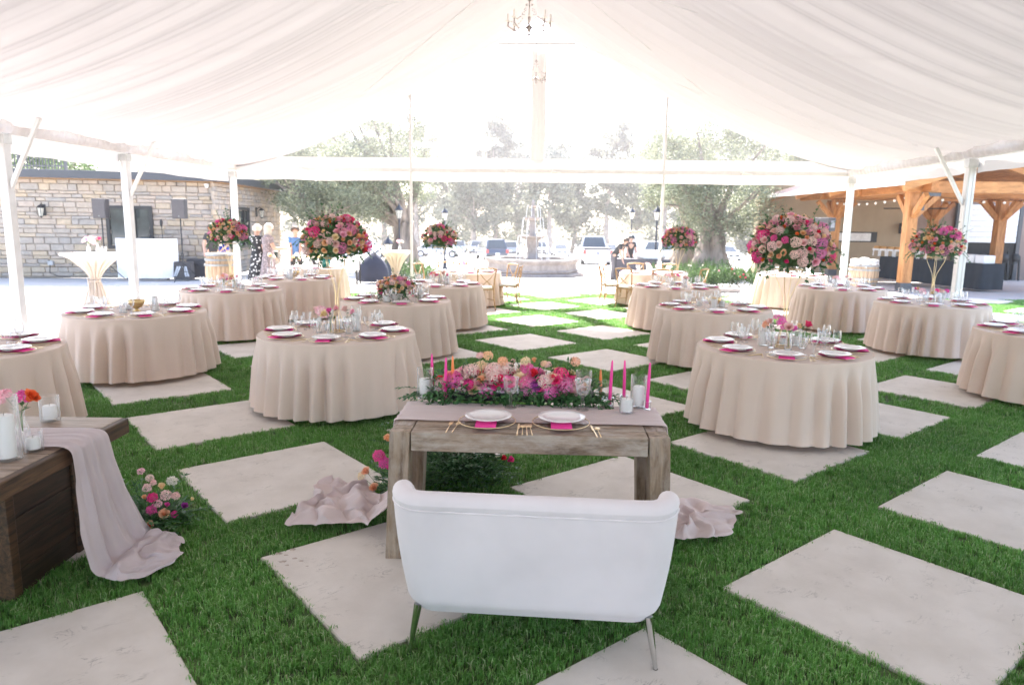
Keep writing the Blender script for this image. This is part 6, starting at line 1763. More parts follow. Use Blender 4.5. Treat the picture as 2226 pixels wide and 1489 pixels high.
# speaker by the right tent pole
p = AT(1790, 503, 20.5); t = thing('speaker_stand', 'stand under the black speaker behind the front right rose ball', 'stand', (p.x, 20.5, 0))
MB().tube([(0, 0, .02), (0, 0, p.z)], .02, 8).obj('pole', M_BLACK, t)
for k in range(3): MB().tube([(0, 0, .5), (.45 * cos(k * 2.09), .45 * sin(k * 2.09), .012)], .013, 6).obj('leg', M_BLACK, t)
s = thing('loudspeaker', 'black speaker turned sideways behind the front right rose ball', 'speaker', (p.x, 20.5, p.z), -.9)
MB().box((0, 0, .19), (.5, .36, .38)).obj('cabinet', M_SPK, s, bevel=.02); MB().box((0, -.185, .19), (.46, .012, .34)).obj('grille', M_GRILL, s); MB().box((.255, 0, .2), (.012, .2, .2)).obj('input_panel', pm('panel_grey', (.22, .22, .24), .4), s)
# ================================================================== PEOPLE
M_SKIN = pm('skin', (.56, .33, .24), .5, var=.06)
def skin_obj(name, joints, edges, radii, mat, parent, root=0, sub=2):
    me = bpy.data.meshes.new(name); me.from_pydata([tuple(j) for j in joints], edges, [])
    me.materials.append(mat)
    o = bpy.data.objects.new(name, me); COL.objects.link(o); o.parent = parent
    sk = o.modifiers.new('skin', 'SKIN'); sk.use_smooth_shade = True
    lay = me.skin_vertices[0].data if me.skin_vertices else None
    if lay is None:
        bm = bmesh.new(); bm.from_mesh(me); bm.verts.layers.skin.verify(); bm.to_mesh(me); bm.free(); lay = me.skin_vertices[0].data
    for i, r in enumerate(radii):
        lay[i].radius = r if isinstance(r, tuple) else (r, r); lay[i].use_root = (i == root)
    ss = o.modifiers.new('sub', 'SUBSURF'); ss.levels = sub; ss.render_levels = sub
    return o
def person(pos, rz, label, H=1.7, top=None, bottom=None, dress=None, hair=None, hair_len=.1, bend=0.0, arms=((.25, -.1), (.25, -.1)), elbow=(.25, .25), cap=None, sleeve=.6, skin=None):
    """arms: (forward swing, outward) per side in radians; bend: torso lean forward. Faces local -Y."""
    t = thing('person', label, 'person', pos, rz)
    s = H / 1.72; sk = skin or M_SKIN
    hip = Vector((0, 0, .92)); up = Vector((0, -sin(bend), cos(bend))); fw = Vector((0, -cos(bend), -sin(bend)))
    def T(u, f=0, x=0): return hip + up * u + fw * f + Vector((x, 0, 0))
    chest, neck, nk2 = T(.36, .01), T(.52, .0), T(.575, .015)
    hb = bend * .55; hu = Vector((0, -sin(hb), cos(hb))); hf = Vector((0, -cos(hb), -sin(hb)))
    headc = nk2 + hu * .10 + hf * .02; crown = nk2 + hu * .20 + hf * .01
    J = [hip, T(.18), chest, neck, nk2, headc, crown]; E = [(0, 1), (1, 2), (2, 3), (3, 4), (4, 5), (5, 6)]
    R = [(.14, .10), (.125, .095), (.145, .10), (.06, .055), (.052, .052), (.078, .092), (.06, .07)]
    arms_pts = []
    for sd, (sw_, out), el in zip((-1, 1), arms, elbow):
        sh = T(.475, 0, sd * .155)
        d = Vector((sd * sin(out), 0, 0)) + (-up * cos(sw_) + fw * sin(sw_)) * cos(out)
        elb = sh + d.normalized() * .285
        d2 = (-up * cos(sw_ + el) + fw * sin(sw_ + el)) * cos(out * .5) + Vector((sd * sin(out) * .3 - sd * .12 * el, 0, 0))
        wr = elb + d2.normalized() * .25; hand = wr + d2.normalized() * .07
        i = len(J); J += [sh, elb, wr, hand]; E += [(2, i), (i, i + 1), (i + 1, i + 2), (i + 2, i + 3)]
        R += [.058, .042, .030, (.036, .02)]
        # fingers
        side = Vector((1, 0, 0))
        for q in range(4):
            f0 = hand + side * (q - 1.5) * .016; k = len(J)
            J += [f0 + d2.normalized() * .03, f0 + d2.normalized() * (.07 + .008 * (1 - abs(q - 1.5))) + fw * .02]; E += [(i + 3, k), (k, k + 1)]; R += [.0085, .0075]
        k = len(J); J += [wr + d2.normalized() * .04 + side * (-sd) * .035 + fw * .01]; E += [(i + 2, k)]; R += [.010]
        arms_pts.append((sh, elb, wr))
    legs_pts = []
    for sd in (-1, 1):
        h_ = hip + Vector((sd * .09, 0, -.04)); kn = Vector((sd * .10, -.02 - bend * .03, .49)); an = Vector((sd * .105, .03, .08)); toe = Vector((sd * .115, -.12, .035))
        i = len(J); J += [h_, kn, an, toe]; E += [(0, i), (i, i + 1), (i + 1, i + 2), (i + 2, i + 3)]; R += [.085, .058, .04, (.035, .028)]
        legs_pts.append((h_, kn, an, toe))
    J = [j * s for j in J]; R = [tuple(a * s for a in r) if isinstance(r, tuple) else r * s for r in R]
    skin_obj('body', J, E, R, sk, t)
    # face
    hc = headc * s
    b = MB(); b.ball(hc + (hf * .098 - hu * .005) * s, .016 * s, 8, 6, (.8, 1, 1.3)); b.obj('nose', sk, t, smooth=True)
    for sd in (-1, 1):
        b = MB(); b.ball(hc + (hf * .083 + hu * .022 + Vector((sd * .032, 0, 0))) * s, .011 * s, 8, 6, (1.2, .7, .6)); b.obj('eye', pm('eye_dark', (.05, .035, .03), .3), t, smooth=True)
        b = MB(); b.ball(hc + (Vector((sd * .082, 0, 0)) + hu * .0) * s, .026 * s, 8, 6, (.4, .7, 1.1)); b.obj('ear', sk, t, smooth=True)
    b = MB(); b.ball(hc + (hf * .088 - hu * .045) * s, .02 * s, 8, 5, (1.2, .5, .35)); b.obj('mouth', pm('lips', (.45, .16, .14), .5), t, smooth=True)
    if hair:
        def hf_(u, v):
            a = 2 * pi * u; ph = v * (2.0 if hair_len < .12 else 2.35)
            d = Vector((sin(a) * sin(ph), 0, 0)) + hu * cos(ph) + hf * (cos(a) * sin(ph))
            front = max(0, cos(a))
            if front > .25 and v > .45: d = (d + hu * .9 * (v - .45) * front * 1.6).normalized()
            r = .112 + .006 * sin(9 * a) + .01 * fbm(a * 2, v * 4)
            q = hc + (d * r + hu * .015) * s
            if hair_len > .12 and v > .6 and front < .4: q = q - Vector((0, 0, (v - .6) * hair_len * 2.0 * s))
            return q
        b = MB(); b.grid(hf_, 30, 14, closed_u=True); b.obj('hair', hair, t, smooth=True)
    if cap:
        b = MB(); b.grid(lambda u, v: hc + (Vector((sin(2 * pi * u) * sin(v * 1.5) * .115, 0, 0)) + hu * (cos(v * 1.5) * .118 + .02) + hf * (cos(2 * pi * u) * sin(v * 1.5) * .118)) * s, 24, 8, closed_u=True); b.obj('cap', cap, t, smooth=True)
        b = MB(); b.box(hc + (hf * .15 + hu * .03) * s, (.15 * s, .12 * s, .012 * s), Matrix.Rotation(bend * .6, 3, 'X')); b.obj('cap_brim', cap, t, bevel=.004)
    if top:
        jj = [hip + up * -.06, T(.0), T(.18), chest, T(.47, 0), T(.535, .005)]; ee = [(0, 1), (1, 2), (2, 3), (3, 4), (4, 5)]; rr = [(.165, .125), (.16, .12), (.148, .115), (.165, .12), (.11, .085), (.066, .062)]
        for (sh, elb, wr) in arms_pts:
            i = len(jj); e2 = sh.lerp(elb, sleeve) if sleeve <= 1 else elb
            jj += [sh, e2]; ee += [(3, i), (i, i + 1)]; rr += [.075, .06]
        skin_obj('shirt', [j * s for j in jj], ee, [tuple(a * s for a in r) if isinstance(r, tuple) else r * s for r in rr], top, t)
    if bottom:
        jj = [hip + up * .05, hip]; ee = [(0, 1)]; rr = [(.155, .118), (.165, .125)]
        for (h_, kn, an, toe) in legs_pts:
            i = len(jj); jj += [h_, kn, an + Vector((0, 0, -.02))]; ee += [(1, i), (i, i + 1), (i + 1, i + 2)]; rr += [.102, .075, .06]
        skin_obj('trousers', [j * s for j in jj], ee, [tuple(a * s for a in r) if isinstance(r, tuple) else r * s for r in rr], bottom, t)
    if dress:
        dm, hem = dress
        def df(u, v):
            a = 2 * pi * u; z = lerp(1.40, hem, v)
            pr = [(1.40, .19), (1.30, .185), (1.05, .155), (.92, .19), (.5, .26), (.2, .30)]
            for (za, ra), (zb, rb) in zip(pr, pr[1:]):
                if z <= za and z >= zb: r = lerp(rb, ra, (z - zb) / (za - zb)); break
            else: r = .28
            r *= 1 + .07 * sin(9 * a + 2) * smooth01(.35, 1, v)
            return Vector((r * cos(a), r * sin(a) * .72, z)) * s
        b = MB(); b.grid(df, 60, 26, closed_u=True); b.obj('dress', dm, t, smooth=True)
        jj = [T(.30), T(.47), T(.53)]; ee = [(0, 1), (1, 2)]; rr = [(.175, .125), (.12, .09), (.07, .066)]
        for (sh, elb, wr) in arms_pts:
            i = len(jj); jj += [sh, sh.lerp(elb, sleeve)]; ee += [(1, i), (i, i + 1)]; rr += [.078, .066]
        skin_obj('bodice', [j * s for j in jj], ee, [tuple(a * s for a in r) if isinstance(r, tuple) else r * s for r in rr], dm, t)
    for (h_, kn, an, toe) in legs_pts:
        b = MB(); b.ball((an.lerp(toe, .6) + Vector((0, 0, -.012))) * s, 1, 12, 8, (.055 * s, .145 * s, .05 * s)); b.obj('shoe', M_BLACK, t, smooth=True)
    return t
def dots_mat(name, base, dot, scale, thr):
    m, nt, out = _new(name)
    tc = _n(nt, 'ShaderNodeTexCoord'); vo = _n(nt, 'ShaderNodeTexVoronoi', Scale=scale)
    nt.links.new(tc.outputs['Object'], vo.inputs['Vector'])
    rp = _n(nt, 'ShaderNodeValToRGB'); rp.color_ramp.elements[0].position = thr; rp.color_ramp.elements[1].position = thr + .05
    rp.color_ramp.elements[0].color = rgba(dot); rp.color_ramp.elements[1].color = rgba(base)
    nt.links.new(vo.outputs['Distance'], rp.inputs[0])
    b = _n(nt, 'ShaderNodeBsdfPrincipled', Roughness=.8); nt.links.new(rp.outputs[0], b.inputs['Base Color']); nt.links.new(b.outputs[0], out.inputs[0]); return m
M_TEE = pm('charcoal_tee', (.045, .043, .043), .85, var=.1); M_JEAN = pm('denim', (.09, .12, .22), .85, var=.15, scale=20); M_BLUE = pm('royal_blue_cotton', (.02, .05, .36), .8)
M_HGREY = pm('silver_hair', (.62, .56, .48), .6, var=.15, scale=30); M_HBRN = pm('brown_hair', (.09, .055, .035), .55, var=.2, scale=30)
M_POLKA = dots_mat('black_white_dot_cotton', (.03, .03, .034), (.75, .74, .72), 13, .28); M_FLOR = dots_mat('grey_floral_cotton', (.24, .20, .21), (.52, .42, .42), 26, .3)
def pp(px, Y): return Vector((AT(px, 480, Y).x, Y, 0))
person(pp(459, 20.2), .5, 'person in charcoal tee and jeans behind the oak barrel', 1.74, top=M_TEE, bottom=M_JEAN, hair=M_HBRN, arms=((.15, .25), (.5, .1)), elbow=(.5, 1.0))
person(pp(484, 20.6), -.3, 'person in royal blue shirt facing the one in charcoal', 1.72, top=M_BLUE, bottom=M_BLUE, hair=M_HBRN, arms=((.5, .2), (.3, .2)), elbow=(1.1, .8))
person(pp(556, 17.9), 2.6, 'person with short silver hair in black and white dotted dress', 1.74, dress=(M_POLKA, .35), hair=M_HGREY, arms=((.2, .1), (.3, .15)), elbow=(.4, .9))
w = person(pp(580, 17.6), 2.1 + pi * .0, 'person with long silver hair in grey floral dress holding a dark cup', 1.77, dress=(M_FLOR, .45), hair=M_HGREY, hair_len=.2, arms=((.35, .25), (.2, .15)), elbow=(1.2, .4))
t = thing('dark_cup', 'dark lidded cup held by the person in grey floral dress', 'cup', pp(597, 17.35) + Vector((0, 0, .96)))
MB().lathe([(.001, 0), (.035, 0), (.048, .14), (.001, .14)], 16).obj('cup', pm('dark_green_cup', (.03, .05, .04), .4), t, smooth=True, angle=40); MB().lathe([(.05, .138), (.05, .155), (.001, .158)], 16).obj('lid', M_WHITE, t)
person(pp(641, 19.6), .2, 'person in blue half hidden behind the largest rose ball', 1.70, top=pm('steel_blue_shirt', (.10, .20, .40), .8), bottom=M_TEE, hair=M_HBRN)
pq = pp(1337, 26.1); pq.z = terr(26.1)
person(pq, 1.05, 'person in charcoal tee bending over the work table', 1.74, top=M_TEE, bottom=pm('grey_trousers', (.14, .13, .135), .85), hair=M_HBRN, bend=.72, arms=((.75, .1), (.6, .1)), elbow=(.35, .3))
pq = pp(1371, 27.2); pq.z = terr(27.2)
person(pq, .2, 'person with dark cap standing behind the work table', 1.70, top=M_TEE, bottom=M_TEE, hair=M_HBRN, cap=M_BLACK, bend=.25, arms=((.6, .1), (.5, .1)), elbow=(.5, .5))

# ================================================================== CARS
M_TYRE = pm('tyre_rubber', (.02, .02, .021), .8); M_RIMM = pm('alloy_rim', (.5, .5, .52), .3, metal=.8); M_CGL = pm('car_glass', (.035, .045, .055), .04, coat=1.0, var=.1)
M_TAIL = pm('tail_light', (.55, .03, .03), .2, coat=.5); M_HEAD = pm('head_light', (.75, .76, .78), .1, coat=.8); M_PLT = pm('licence_plate', (.7, .7, .68), .4); M_TRIM = pm('black_trim', (.02, .02, .022), .5)
def paint(name, c): return pm(name, c, .28, metal=.15, coat=.8, var=.02)
def car(px, Y, rz, kind, col, label, w=1.86):
    x = AT(px, 480, Y).x
    t = thing('parked_car', label, kind, (x, Y, terr(Y)), rz, 'cars in the car park beyond the fountain')
    L = {'suv': 4.6, 'sedan': 4.7, 'pickup truck': 5.8}[kind]; hb = {'suv': 1.0, 'sedan': .88, 'pickup truck': 1.16}[kind]; hr = {'suv': 1.72, 'sedan': 1.45, 'pickup truck': 1.92}[kind]
    z0 = .28
    # body: rows of cross sections front (y=-L/2) to rear
    if kind == 'pickup truck': prof = [(-.5, z0 + .05, .86), (-.48, z0, 1.02), (-.44, z0, 1.10), (-.22, z0, hb), (.08, z0, hb), (.47, z0, hb), (.5, z0 + .1, hb - .05)]
    else: prof = [(-.5, z0 + .1, hb * .72), (-.485, z0, hb * .84), (-.44, z0, hb * .92), (-.2, z0, hb), (.1, z0, hb + .02), (.42, z0, hb), (.485, z0, hb - .02), (.5, z0 + .1, hb - .1)]
    b = MB(); n = 12; rows = []
    for (f, za, zb) in prof:
        e = .93 if abs(f) > .48 else (.98 if abs(f) > .43 else 1.0)
        pts_ = []
        for k in range(n):
            a = 2 * pi * k / n + pi / n; cx, cz = cos(a), sin(a)
            pts_.append((abs(cx) ** .35 * (1 if cx > 0 else -1) * w / 2 * e, f * L, (za + zb) / 2 + abs(cz) ** .35 * (1 if cz > 0 else -1) * (zb - za) / 2))
        rows.append(pts_)
    vs = [p for r in rows for p in r]; fs = []
    for i in range(len(rows) - 1):
        for k in range(n): fs.append((i * n + k, i * n + (k + 1) % n, (i + 1) * n + (k + 1) % n, (i + 1) * n + k))
    fs += [tuple(range(n - 1, -1, -1)), tuple((len(rows) - 1) * n + k for k in range(n))]
    b.add(vs, fs); b.obj('body', col, t, smooth=True, angle=50)
    c0, c1_, r0, r1_ = {'suv': (-.24, .47, -.10, .40), 'sedan': (-.22, .36, -.05, .20), 'pickup truck': (-.17, .17, -.06, .13)}[kind]
    b = MB(); wt_, wb_ = w * .36, w * .465
    vs = [(-wb_, c0 * L, hb - .03), (wb_, c0 * L, hb - .03), (wb_, c1_ * L, hb - .03), (-wb_, c1_ * L, hb - .03), (-wt_, r0 * L, hr), (wt_, r0 * L, hr), (wt_, r1_ * L, hr), (-wt_, r1_ * L, hr)]
    b.add(vs, [(0, 3, 2, 1), (4, 5, 6, 7), (0, 1, 5, 4), (1, 2, 6, 5), (2, 3, 7, 6), (3, 0, 4, 7)]); b.obj('cabin', col, t, bevel=.06, smooth=True)
    def pane(q, nm, off):
        P = [Vector(vs[i]) for i in q]; c = sum(P, Vector()) / 4; nrm = (P[1] - P[0]).cross(P[3] - P[0]).normalized()
        P = [c + (p - c) * .86 + nrm * off for p in P]
        MB().add(P, [(0, 1, 2, 3)]).obj(nm, M_CGL, t, solid=.004)
    pane((0, 1, 5, 4), 'windscreen', .012); pane((2, 3, 7, 6), 'rear_window', .012); pane((1, 2, 6, 5), 'side_window', .012); pane((3, 0, 4, 7), 'side_window', .012)
    for s in (-1, 1):
        for f in (-.32, .30):
            o = MB().lathe([(.2, -.11), (.33, -.11), (.35, -.07), (.35, .07), (.33, .11), (.2, .11)], 20, M=Matrix.Rotation(pi / 2, 3, 'Y')).obj('wheel', M_TYRE, t, loc=(s * (w / 2 - .12), f * L, .35), smooth=True, angle=40)
            MB().lathe([(.001, .06 * s), (.2, .10 * s), (.215, .09 * s)], 14, M=Matrix.Rotation(pi / 2, 3, 'Y')).obj('rim', M_RIMM, o)
        MB().box((s * w * .37, -L / 2 + .06, hb * .76), (w * .2, .10, .13)).obj('headlight', M_HEAD, t, bevel=.02)
        MB().box((s * w * .43, L / 2 - .03, hb * .80), (w * .12, .10, .26 if kind != 'sedan' else .16)).obj('tail_light', M_TAIL, t, bevel=.02)
        MB().box((s * (w / 2 + .08), c0 * L + .35, hb + .08), (.18, .10, .14)).obj('mirror', col, t, bevel=.03)
    MB().box((0, -L / 2 + .01, hb * .62), (w * .55, .06, .22)).obj('grille', M_TRIM, t, bevel=.02)
    MB().box((0, -L / 2 + .02, z0 + .10), (w * .9, .12, .18)).obj('front_bumper', M_TRIM if kind != 'sedan' else col, t, bevel=.03)
    MB().box((0, L / 2 - .02, z0 + .12), (w * .92, .14, .20)).obj('rear_bumper', pm('chrome_bumper', (.5, .5, .52), .25, metal=.8) if kind == 'pickup truck' else M_TRIM, t, bevel=.03)
    MB().box((0, L / 2 + .055, z0 + .14 if kind == 'pickup truck' else hb * .6), (.36, .02, .16)).obj('licence_plate', M_PLT, t); MB().box((0, -L / 2 - .03, z0 + .2), (.36, .02, .14)).obj('licence_plate', M_PLT, t)
    if kind == 'pickup truck':
        MB().box((0, L / 2 + .008, hb - .33), (w * .80, .03, .50)).obj('tailgate', col, t, bevel=.02)
        MB().box((0, L * .335, hb + .02), (w * .92, L * .31, .06)).obj('bed_cover', M_TRIM, t, bevel=.02)
        MB().ball((0, L / 2 + .03, hb - .30), 1, 16, 8, (.13, .02, .055)).obj('oval_badge', pm('blue_oval', (.08, .12, .25), .3), t, smooth=True)
    return t
WHT = paint('car_white', (.72, .73, .74)); SLV = paint('car_silver', (.52, .50, .52)); NAV = paint('car_navy', (.03, .045, .085)); GRY = paint('car_grey_blue', (.18, .21, .26))
car(999, 100, .06, 'suv', WHT, 'leftmost white parked suv facing the camera behind the aisle'); car(1036, 97, .04, 'suv', WHT, 'second white suv facing the camera, beside the leftmost one')
car(1068, 58, pi + .25, 'suv', NAV, 'dark navy hatchback seen from behind, left of the fountain'); car(1060, 80, pi, 'suv', GRY, 'grey suv behind the navy hatchback')
car(1113, 88, pi - .05, 'suv', GRY, 'grey blue suv seen from behind, left of the fountain pedestal'); car(1176, 92, 0, 'suv', WHT, 'white suv half hidden by the fountain pedestal')
car(1219, 84, .05, 'sedan', WHT, 'white car with dark grille right of the fountain'); car(1289, 50, pi + .03, 'pickup truck', SLV, 'silver pickup truck seen from behind, right of the fountain', 2.0)
car(1327, 80, 0, 'sedan', WHT, 'white car behind the bending worker'); car(1410, 75, .3, 'suv', WHT, 'white suv between the seating chart and lamp post')
car(1456, 62, 1.3, 'suv', WHT, 'white suv left of the big olive trunk'); car(1583, 72, .05, 'sedan', WHT, 'white car right of the big olive trunk'); car(952, 66, 1.45, 'sedan', SLV, 'silver car behind the left rose ball')
car(790, 60, 1.5, 'suv', WHT, 'white suv behind the largest rose ball')

# ================================================================== TREES
M_BARK = pm('olive_bark', (.27, .22, .18), .95, var=.35, scale=3, bump=.9, bscale=14, stretch=(1, 1, .3)); M_BARK2 = pm('eucalyptus_bark', (.32, .26, .22), .9, var=.3, scale=2, bump=.4, bscale=8)
M_OLIVE = pm('olive_leaf', (.24, .26, .17), .6, var=.25, scale=.7, trans=.3, rnd=.35); M_EUC = pm('eucalyptus_leaf', (.195, .20, .14), .65, var=.25, scale=.4, trans=.3, rnd=.35)
M_HEDGE = pm('shrub_leaf', (.085, .15, .045), .6, var=.3, scale=1.2, trans=.3, rnd=.35)
def leaf_cloud(b, c, rad, n, r, size, flat=1.0, asp=.28):
    for q in range(n):
        d = Vector((r.gauss(0, 1), r.gauss(0, 1), r.gauss(0, 1))); d.normalize()
        p = Vector(c) + Vector((d.x * rad, d.y * rad, d.z * rad * flat)) * (r.random() ** .45)
        u = Vector((r.gauss(0, 1), r.gauss(0, 1), r.gauss(0, .8))).normalized(); v = u.orthogonal().normalized()
        v = (Matrix.Rotation(r.uniform(0, 6.28), 3, u) @ v); L = size * r.uniform(.6, 1.3)
        o = len(b.v); b.v += [tuple(p - u * L * .5), tuple(p + v * L * asp), tuple(p + u * L * .5), tuple(p - v * L * asp)]; b.f.append((o, o + 1, o + 2, o + 3)); b.mi.append(0)
def tree(name, pos, label, H, crown, seed, leaf, bark, trunk_r, fork, nclump, per, size, flute=0, group=None, lean=(0, 0), asp=.28):
    """crown: (centre offset, rx, ry, rz)"""
    t = thing(name, label, 'tree', pos, 0, group); r = random.Random(seed)
    def tr(u, v):
        a = 2 * pi * u; z = v * fork; k = 1.45 * (1 - v) ** 2.2 + 1.0 - .15 * v
        rr = trunk_r * k * (1 + flute * (.24 * sin(5 * a + 2.5 * v + seed) + .15 * sin(9 * a - 3 * v) + .22 * fbm(cos(a) * 2 + seed, sin(a) * 2, v * 4)))
        return Vector((rr * cos(a) + lean[0] * v * fork + .05 * trunk_r * sin(v * 6), rr * sin(a) + lean[1] * v * fork, z - .05))
    b = MB(); b.grid(tr, 40, 26, closed_u=True); tk = b.obj('trunk', bark, t, smooth=True)
    c0, rx, ry, rz = crown; c0 = Vector(c0); cl = []
    for k in range(nclump):
        for _ in range(20):
            d = Vector((r.uniform(-1, 1), r.uniform(-1, 1), r.uniform(-1, 1)))
            if .25 < d.length < 1: break
        cl.append(c0 + Vector((d.x * rx, d.y * ry, d.z * rz)))
    top = Vector((lean[0] * fork, lean[1] * fork, fork - .15))
    b = MB()
    for k, c in enumerate(cl[:max(7, nclump // 3)]):
        m_ = top.lerp(c, .5) + Vector((r.uniform(-.3, .3), r.uniform(-.3, .3), r.uniform(-.1, .4))) * (rx / 3)
        w = trunk_r * r.uniform(.28, .5)
        b.tube([top - Vector((0, 0, .25)), top.lerp(m_, .5) + Vector((0, 0, .1)), m_, c], [w, w * .75, w * .5, w * .16], 7)
    b.obj('limbs', bark, t, smooth=True)
    b = MB()
    for c in cl:
        s = r.uniform(.6, 1.25); leaf_cloud(b, c, min(rx, rz) * .36 * s, int(per * s), r, size, .8, asp)
    b.obj('crown', leaf, t)
    return t
zO = terr(30)
tree('olive_tree', AT(1545, 560, 30.5) * Vector((1, 1, 0)).magnitude * 0 + Vector((AT(1545, 560, 30.5).x, 30.5, terr(30.5))), 'big gnarled olive tree with fluted trunk right of the fountain', 6, ((-.2, 0, 4.15), 3.5, 2.4, 2.45), 31, M_OLIVE, M_BARK, .46, 2.0, 70, 470, .11, 1.0, 'olive trees')
tree('olive_tree', Vector((AT(1492, 560, 33).x, 33, terr(33))), 'second olive trunk just left of the big one', 6, ((-.8, .5, 4.7), 2.2, 2.0, 1.7), 32, M_OLIVE, M_BARK, .44, 2.1, 22, 480, .11, 1.0, 'olive trees')
tree('olive_tree', Vector((AT(872, 560, 31.5).x, 31.5, terr(31.5))), 'left olive tree behind the tall lamp post', 6, ((-2.1, 0, 4.3), 3.7, 2.4, 2.6), 33, M_OLIVE, M_BARK, .40, 2.2, 74, 470, .11, .9, 'olive trees', lean=(.1, 0))
tree('olive_tree', Vector((AT(700, 560, 29).x, 29.0, terr(29))), 'leaning olive tree overhanging the stone building corner', 5, ((-.6, 0, 3.6), 2.6, 2.2, 1.9), 34, M_OLIVE, M_BARK, .28, 2.0, 46, 480, .11, .9, 'olive trees')
tree('olive_tree', Vector((AT(1680, 560, 37).x, 37, terr(37))), 'olive tree at the pavilion end behind the shrubs', 6, ((0, 0, 4.5), 2.6, 2.2, 2.1), 35, M_OLIVE, M_BARK, .34, 2.0, 30, 480, .12, .9, 'olive trees')
re_ = random.Random(50)
EU = [(640, 118, 20), (745, 112, 22), (835, 120, 22.5), (905, 108, 21), (985, 122, 18), (1030, 104, 13), (1078, 114, 22.3), (1125, 126, 19.5), (1195, 106, 17), (1250, 118, 16), (1318, 110, 21.5), (1385, 124, 18.5), (1445, 108, 18.5), (1500, 116, 20), (1575, 122, 22), (1660, 110, 20), (1740, 118, 17)]
WHERE = ['far left over the stone building', 'second from left in the far row', 'third from left in the far row', 'dark tall one left of the gable post', 'just right of the left gable post', 'short one left of the fountain', 'tall one left of the king post', 'thin one at the king post', 'right above the fountain', 'low one right of the fountain', 'tall one above the pickup', 'behind the seating chart', 'left of the right gable post', 'right of the right gable post', 'above the big olive tree', 'right end above the olive', 'farthest right by the pavilion roof']
for k, (px, Y, H) in enumerate(EU):
    H *= 1.0; rx = re_.uniform(3.6, 5.2)
    tree('eucalyptus_tree', Vector((AT(px, 480, Y).x, Y, terr(Y))), f'hazy eucalyptus, {WHERE[k]}', H, ((0, 0, H * .60), rx, 3.0, H * .38), 60 + k, M_EUC, M_BARK2, .32, H * .36, 34, 250, .52, 0, 'eucalyptus trees beyond the car park', asp=.3)
# understory mass behind the cars
b = MB(); r = random.Random(9)
for k in range(170):
    px = r.uniform(600, 1780); Y = r.uniform(112, 135); c = AT(px, 480, Y); z = terr(Y) + r.uniform(.5, 9.0)
    leaf_cloud(b, (c.x, Y, z), r.uniform(1.4, 3.0), 150, r, .6, .8, .3)
o = b.obj('distant_woodland', M_EUC); o['kind'] = 'stuff'; o['label'] = 'hazy undergrowth under the eucalyptus trees beyond the cars'
# ---- planting beds
def shrub(pos, label, rx, ry, h, seed, mat=None, group='shrubs in the planting beds', flowers=None, size=.07):
    t = thing('shrub', label, 'shrub', pos, 0, group); r = random.Random(seed); b = MB(); st_ = MB()
    for k in range(26):
        a = r.uniform(0, 6.28); q = sqrt(r.random()); c = Vector((q * rx * cos(a), q * ry * sin(a), h * r.uniform(.25, .85) * (1 - .4 * q)))
        leaf_cloud(b, c, h * .33, 75, r, size, .8, .25)
        if k % 3 == 0: st_.tube([(c.x * .2, c.y * .2, -.05), (c.x * .7, c.y * .7, c.z * .5), c], .008, 4)
    for k in range(30):
        a = r.uniform(0, 6.28); q = sqrt(r.random()); p = Vector((q * rx * cos(a), q * ry * sin(a), h * r.uniform(.4, .7)))
        for i in range(3): leaf_quad(b, p, (r.uniform(-.5, .5), r.uniform(-.5, .5), 1), h * r.uniform(.3, .5), .012, (0, 1, 0))
    b.obj('foliage', mat or M_HEDGE, t); st_.obj('stems', M_BARK, t)
    if flowers:
        for k in range(6): bloom(SPRAY, flowers, t, (r.uniform(-rx, rx) * .7, -ry * r.uniform(.3, .9), h * r.uniform(.5, .95)), (0, -1, .5), 1.3, r)
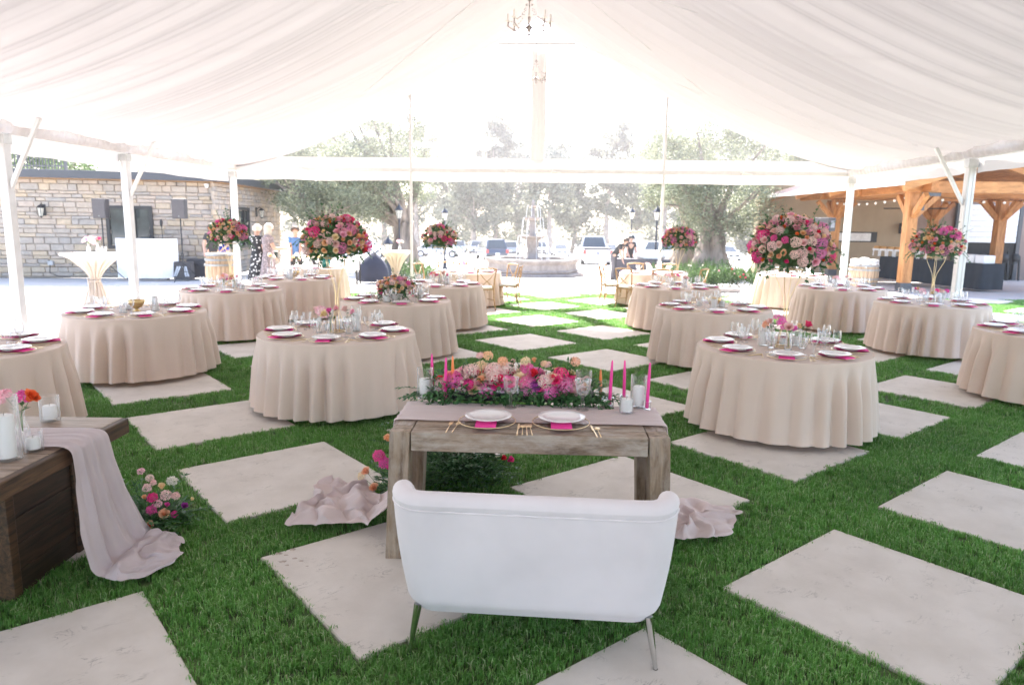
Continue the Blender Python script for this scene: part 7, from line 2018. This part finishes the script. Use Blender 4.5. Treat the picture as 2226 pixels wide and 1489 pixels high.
for k, (px, Y, rx, h, fl_, lb) in enumerate(((1545, 23.4, .8, .6, None, 'low green shrub left of the olive bed'), (1590, 23.2, .9, .75, 'pink', 'green shrub with pink blooms before the olive trunk'), (1632, 23.0, .8, .65, 'red', 'green shrub with red bloom at the bed end'),
                              (1505, 24.5, .7, .8, 'white', 'shrub with white flowers behind the right far chairs'), (1450, 25.2, .6, .7, 'white', 'pale flowering shrub by the right gable post'), (1565, 26.0, 1.0, .9, None, 'taller shrub at the foot of the big olive'),
                              (925, 24.6, .45, .55, None, 'bright green shrub beside the far cocktail table'), (885, 25.5, .6, .7, 'white', 'pale shrub beneath the tall lamp post'), (815, 26.5, .7, .7, None, 'green shrub under the left olive'))):
    shrub(Vector((AT(px, 480, Y).x, Y, terr(Y))), lb, rx, .5, h, 500 + k, None, flowers=fl_)
# low stone edging of the olive bed
for k in range(9):
    px = 1510 + k * 17; p = G(px, 652 - k * .5) ; rr = random.Random(k)
    tag(rock(.30, .13, .20, rr).obj('edging_stone', M_FST, loc=(p.x, 20.6 + .05 * rr.random(), .03), rot=(0, 0, rr.uniform(-.2, .2))), f'pale edging stone, {["first", "second", "third", "fourth", "fifth", "sixth", "seventh", "eighth", "ninth"][k]} from left before the shrubs', 'stone', 'bed edging stones')
# hedge and small trees above the stone building
for k, (px, Y, h, w, lb) in enumerate(((-10, 31.5, 1.7, 1.3, 'hedge left end behind the metal fence'), (60, 31.5, 1.8, 1.3, 'hedge middle behind the metal fence'), (120, 31.5, 1.8, 1.2, 'hedge right end behind the metal fence'), (165, 33, 1.3, 1.0, 'pale shrub right of the metal fence'), (340, 34, .8, 1.0, 'low greenery peeking over the stone roof'))):
    shrub(Vector((AT(px, 480, Y).x, Y, 3.5)), lb, w, .6, h, 600 + k, group='greenery above the stone building', size=.12)

# ================================================================== HAZE added to imitate washed-out lens glare
hz_m, hz_nt, hz_out = _new('glare_haze')
hz_v = _n(hz_nt, 'ShaderNodeVolumePrincipled', Density=.0010, Anisotropy=.35)
hz_v.inputs['Color'].default_value = (1.0, .97, .97, 1)
hz_nt.links.new(hz_v.outputs[0], hz_out.inputs['Volume'])
hz = MB().box((0, 120, 8.0), (620, 520, 34)).obj('haze', hz_m)
hz['kind'] = 'stuff'; hz['label'] = 'added haze volume imitating lens glare over the distance'
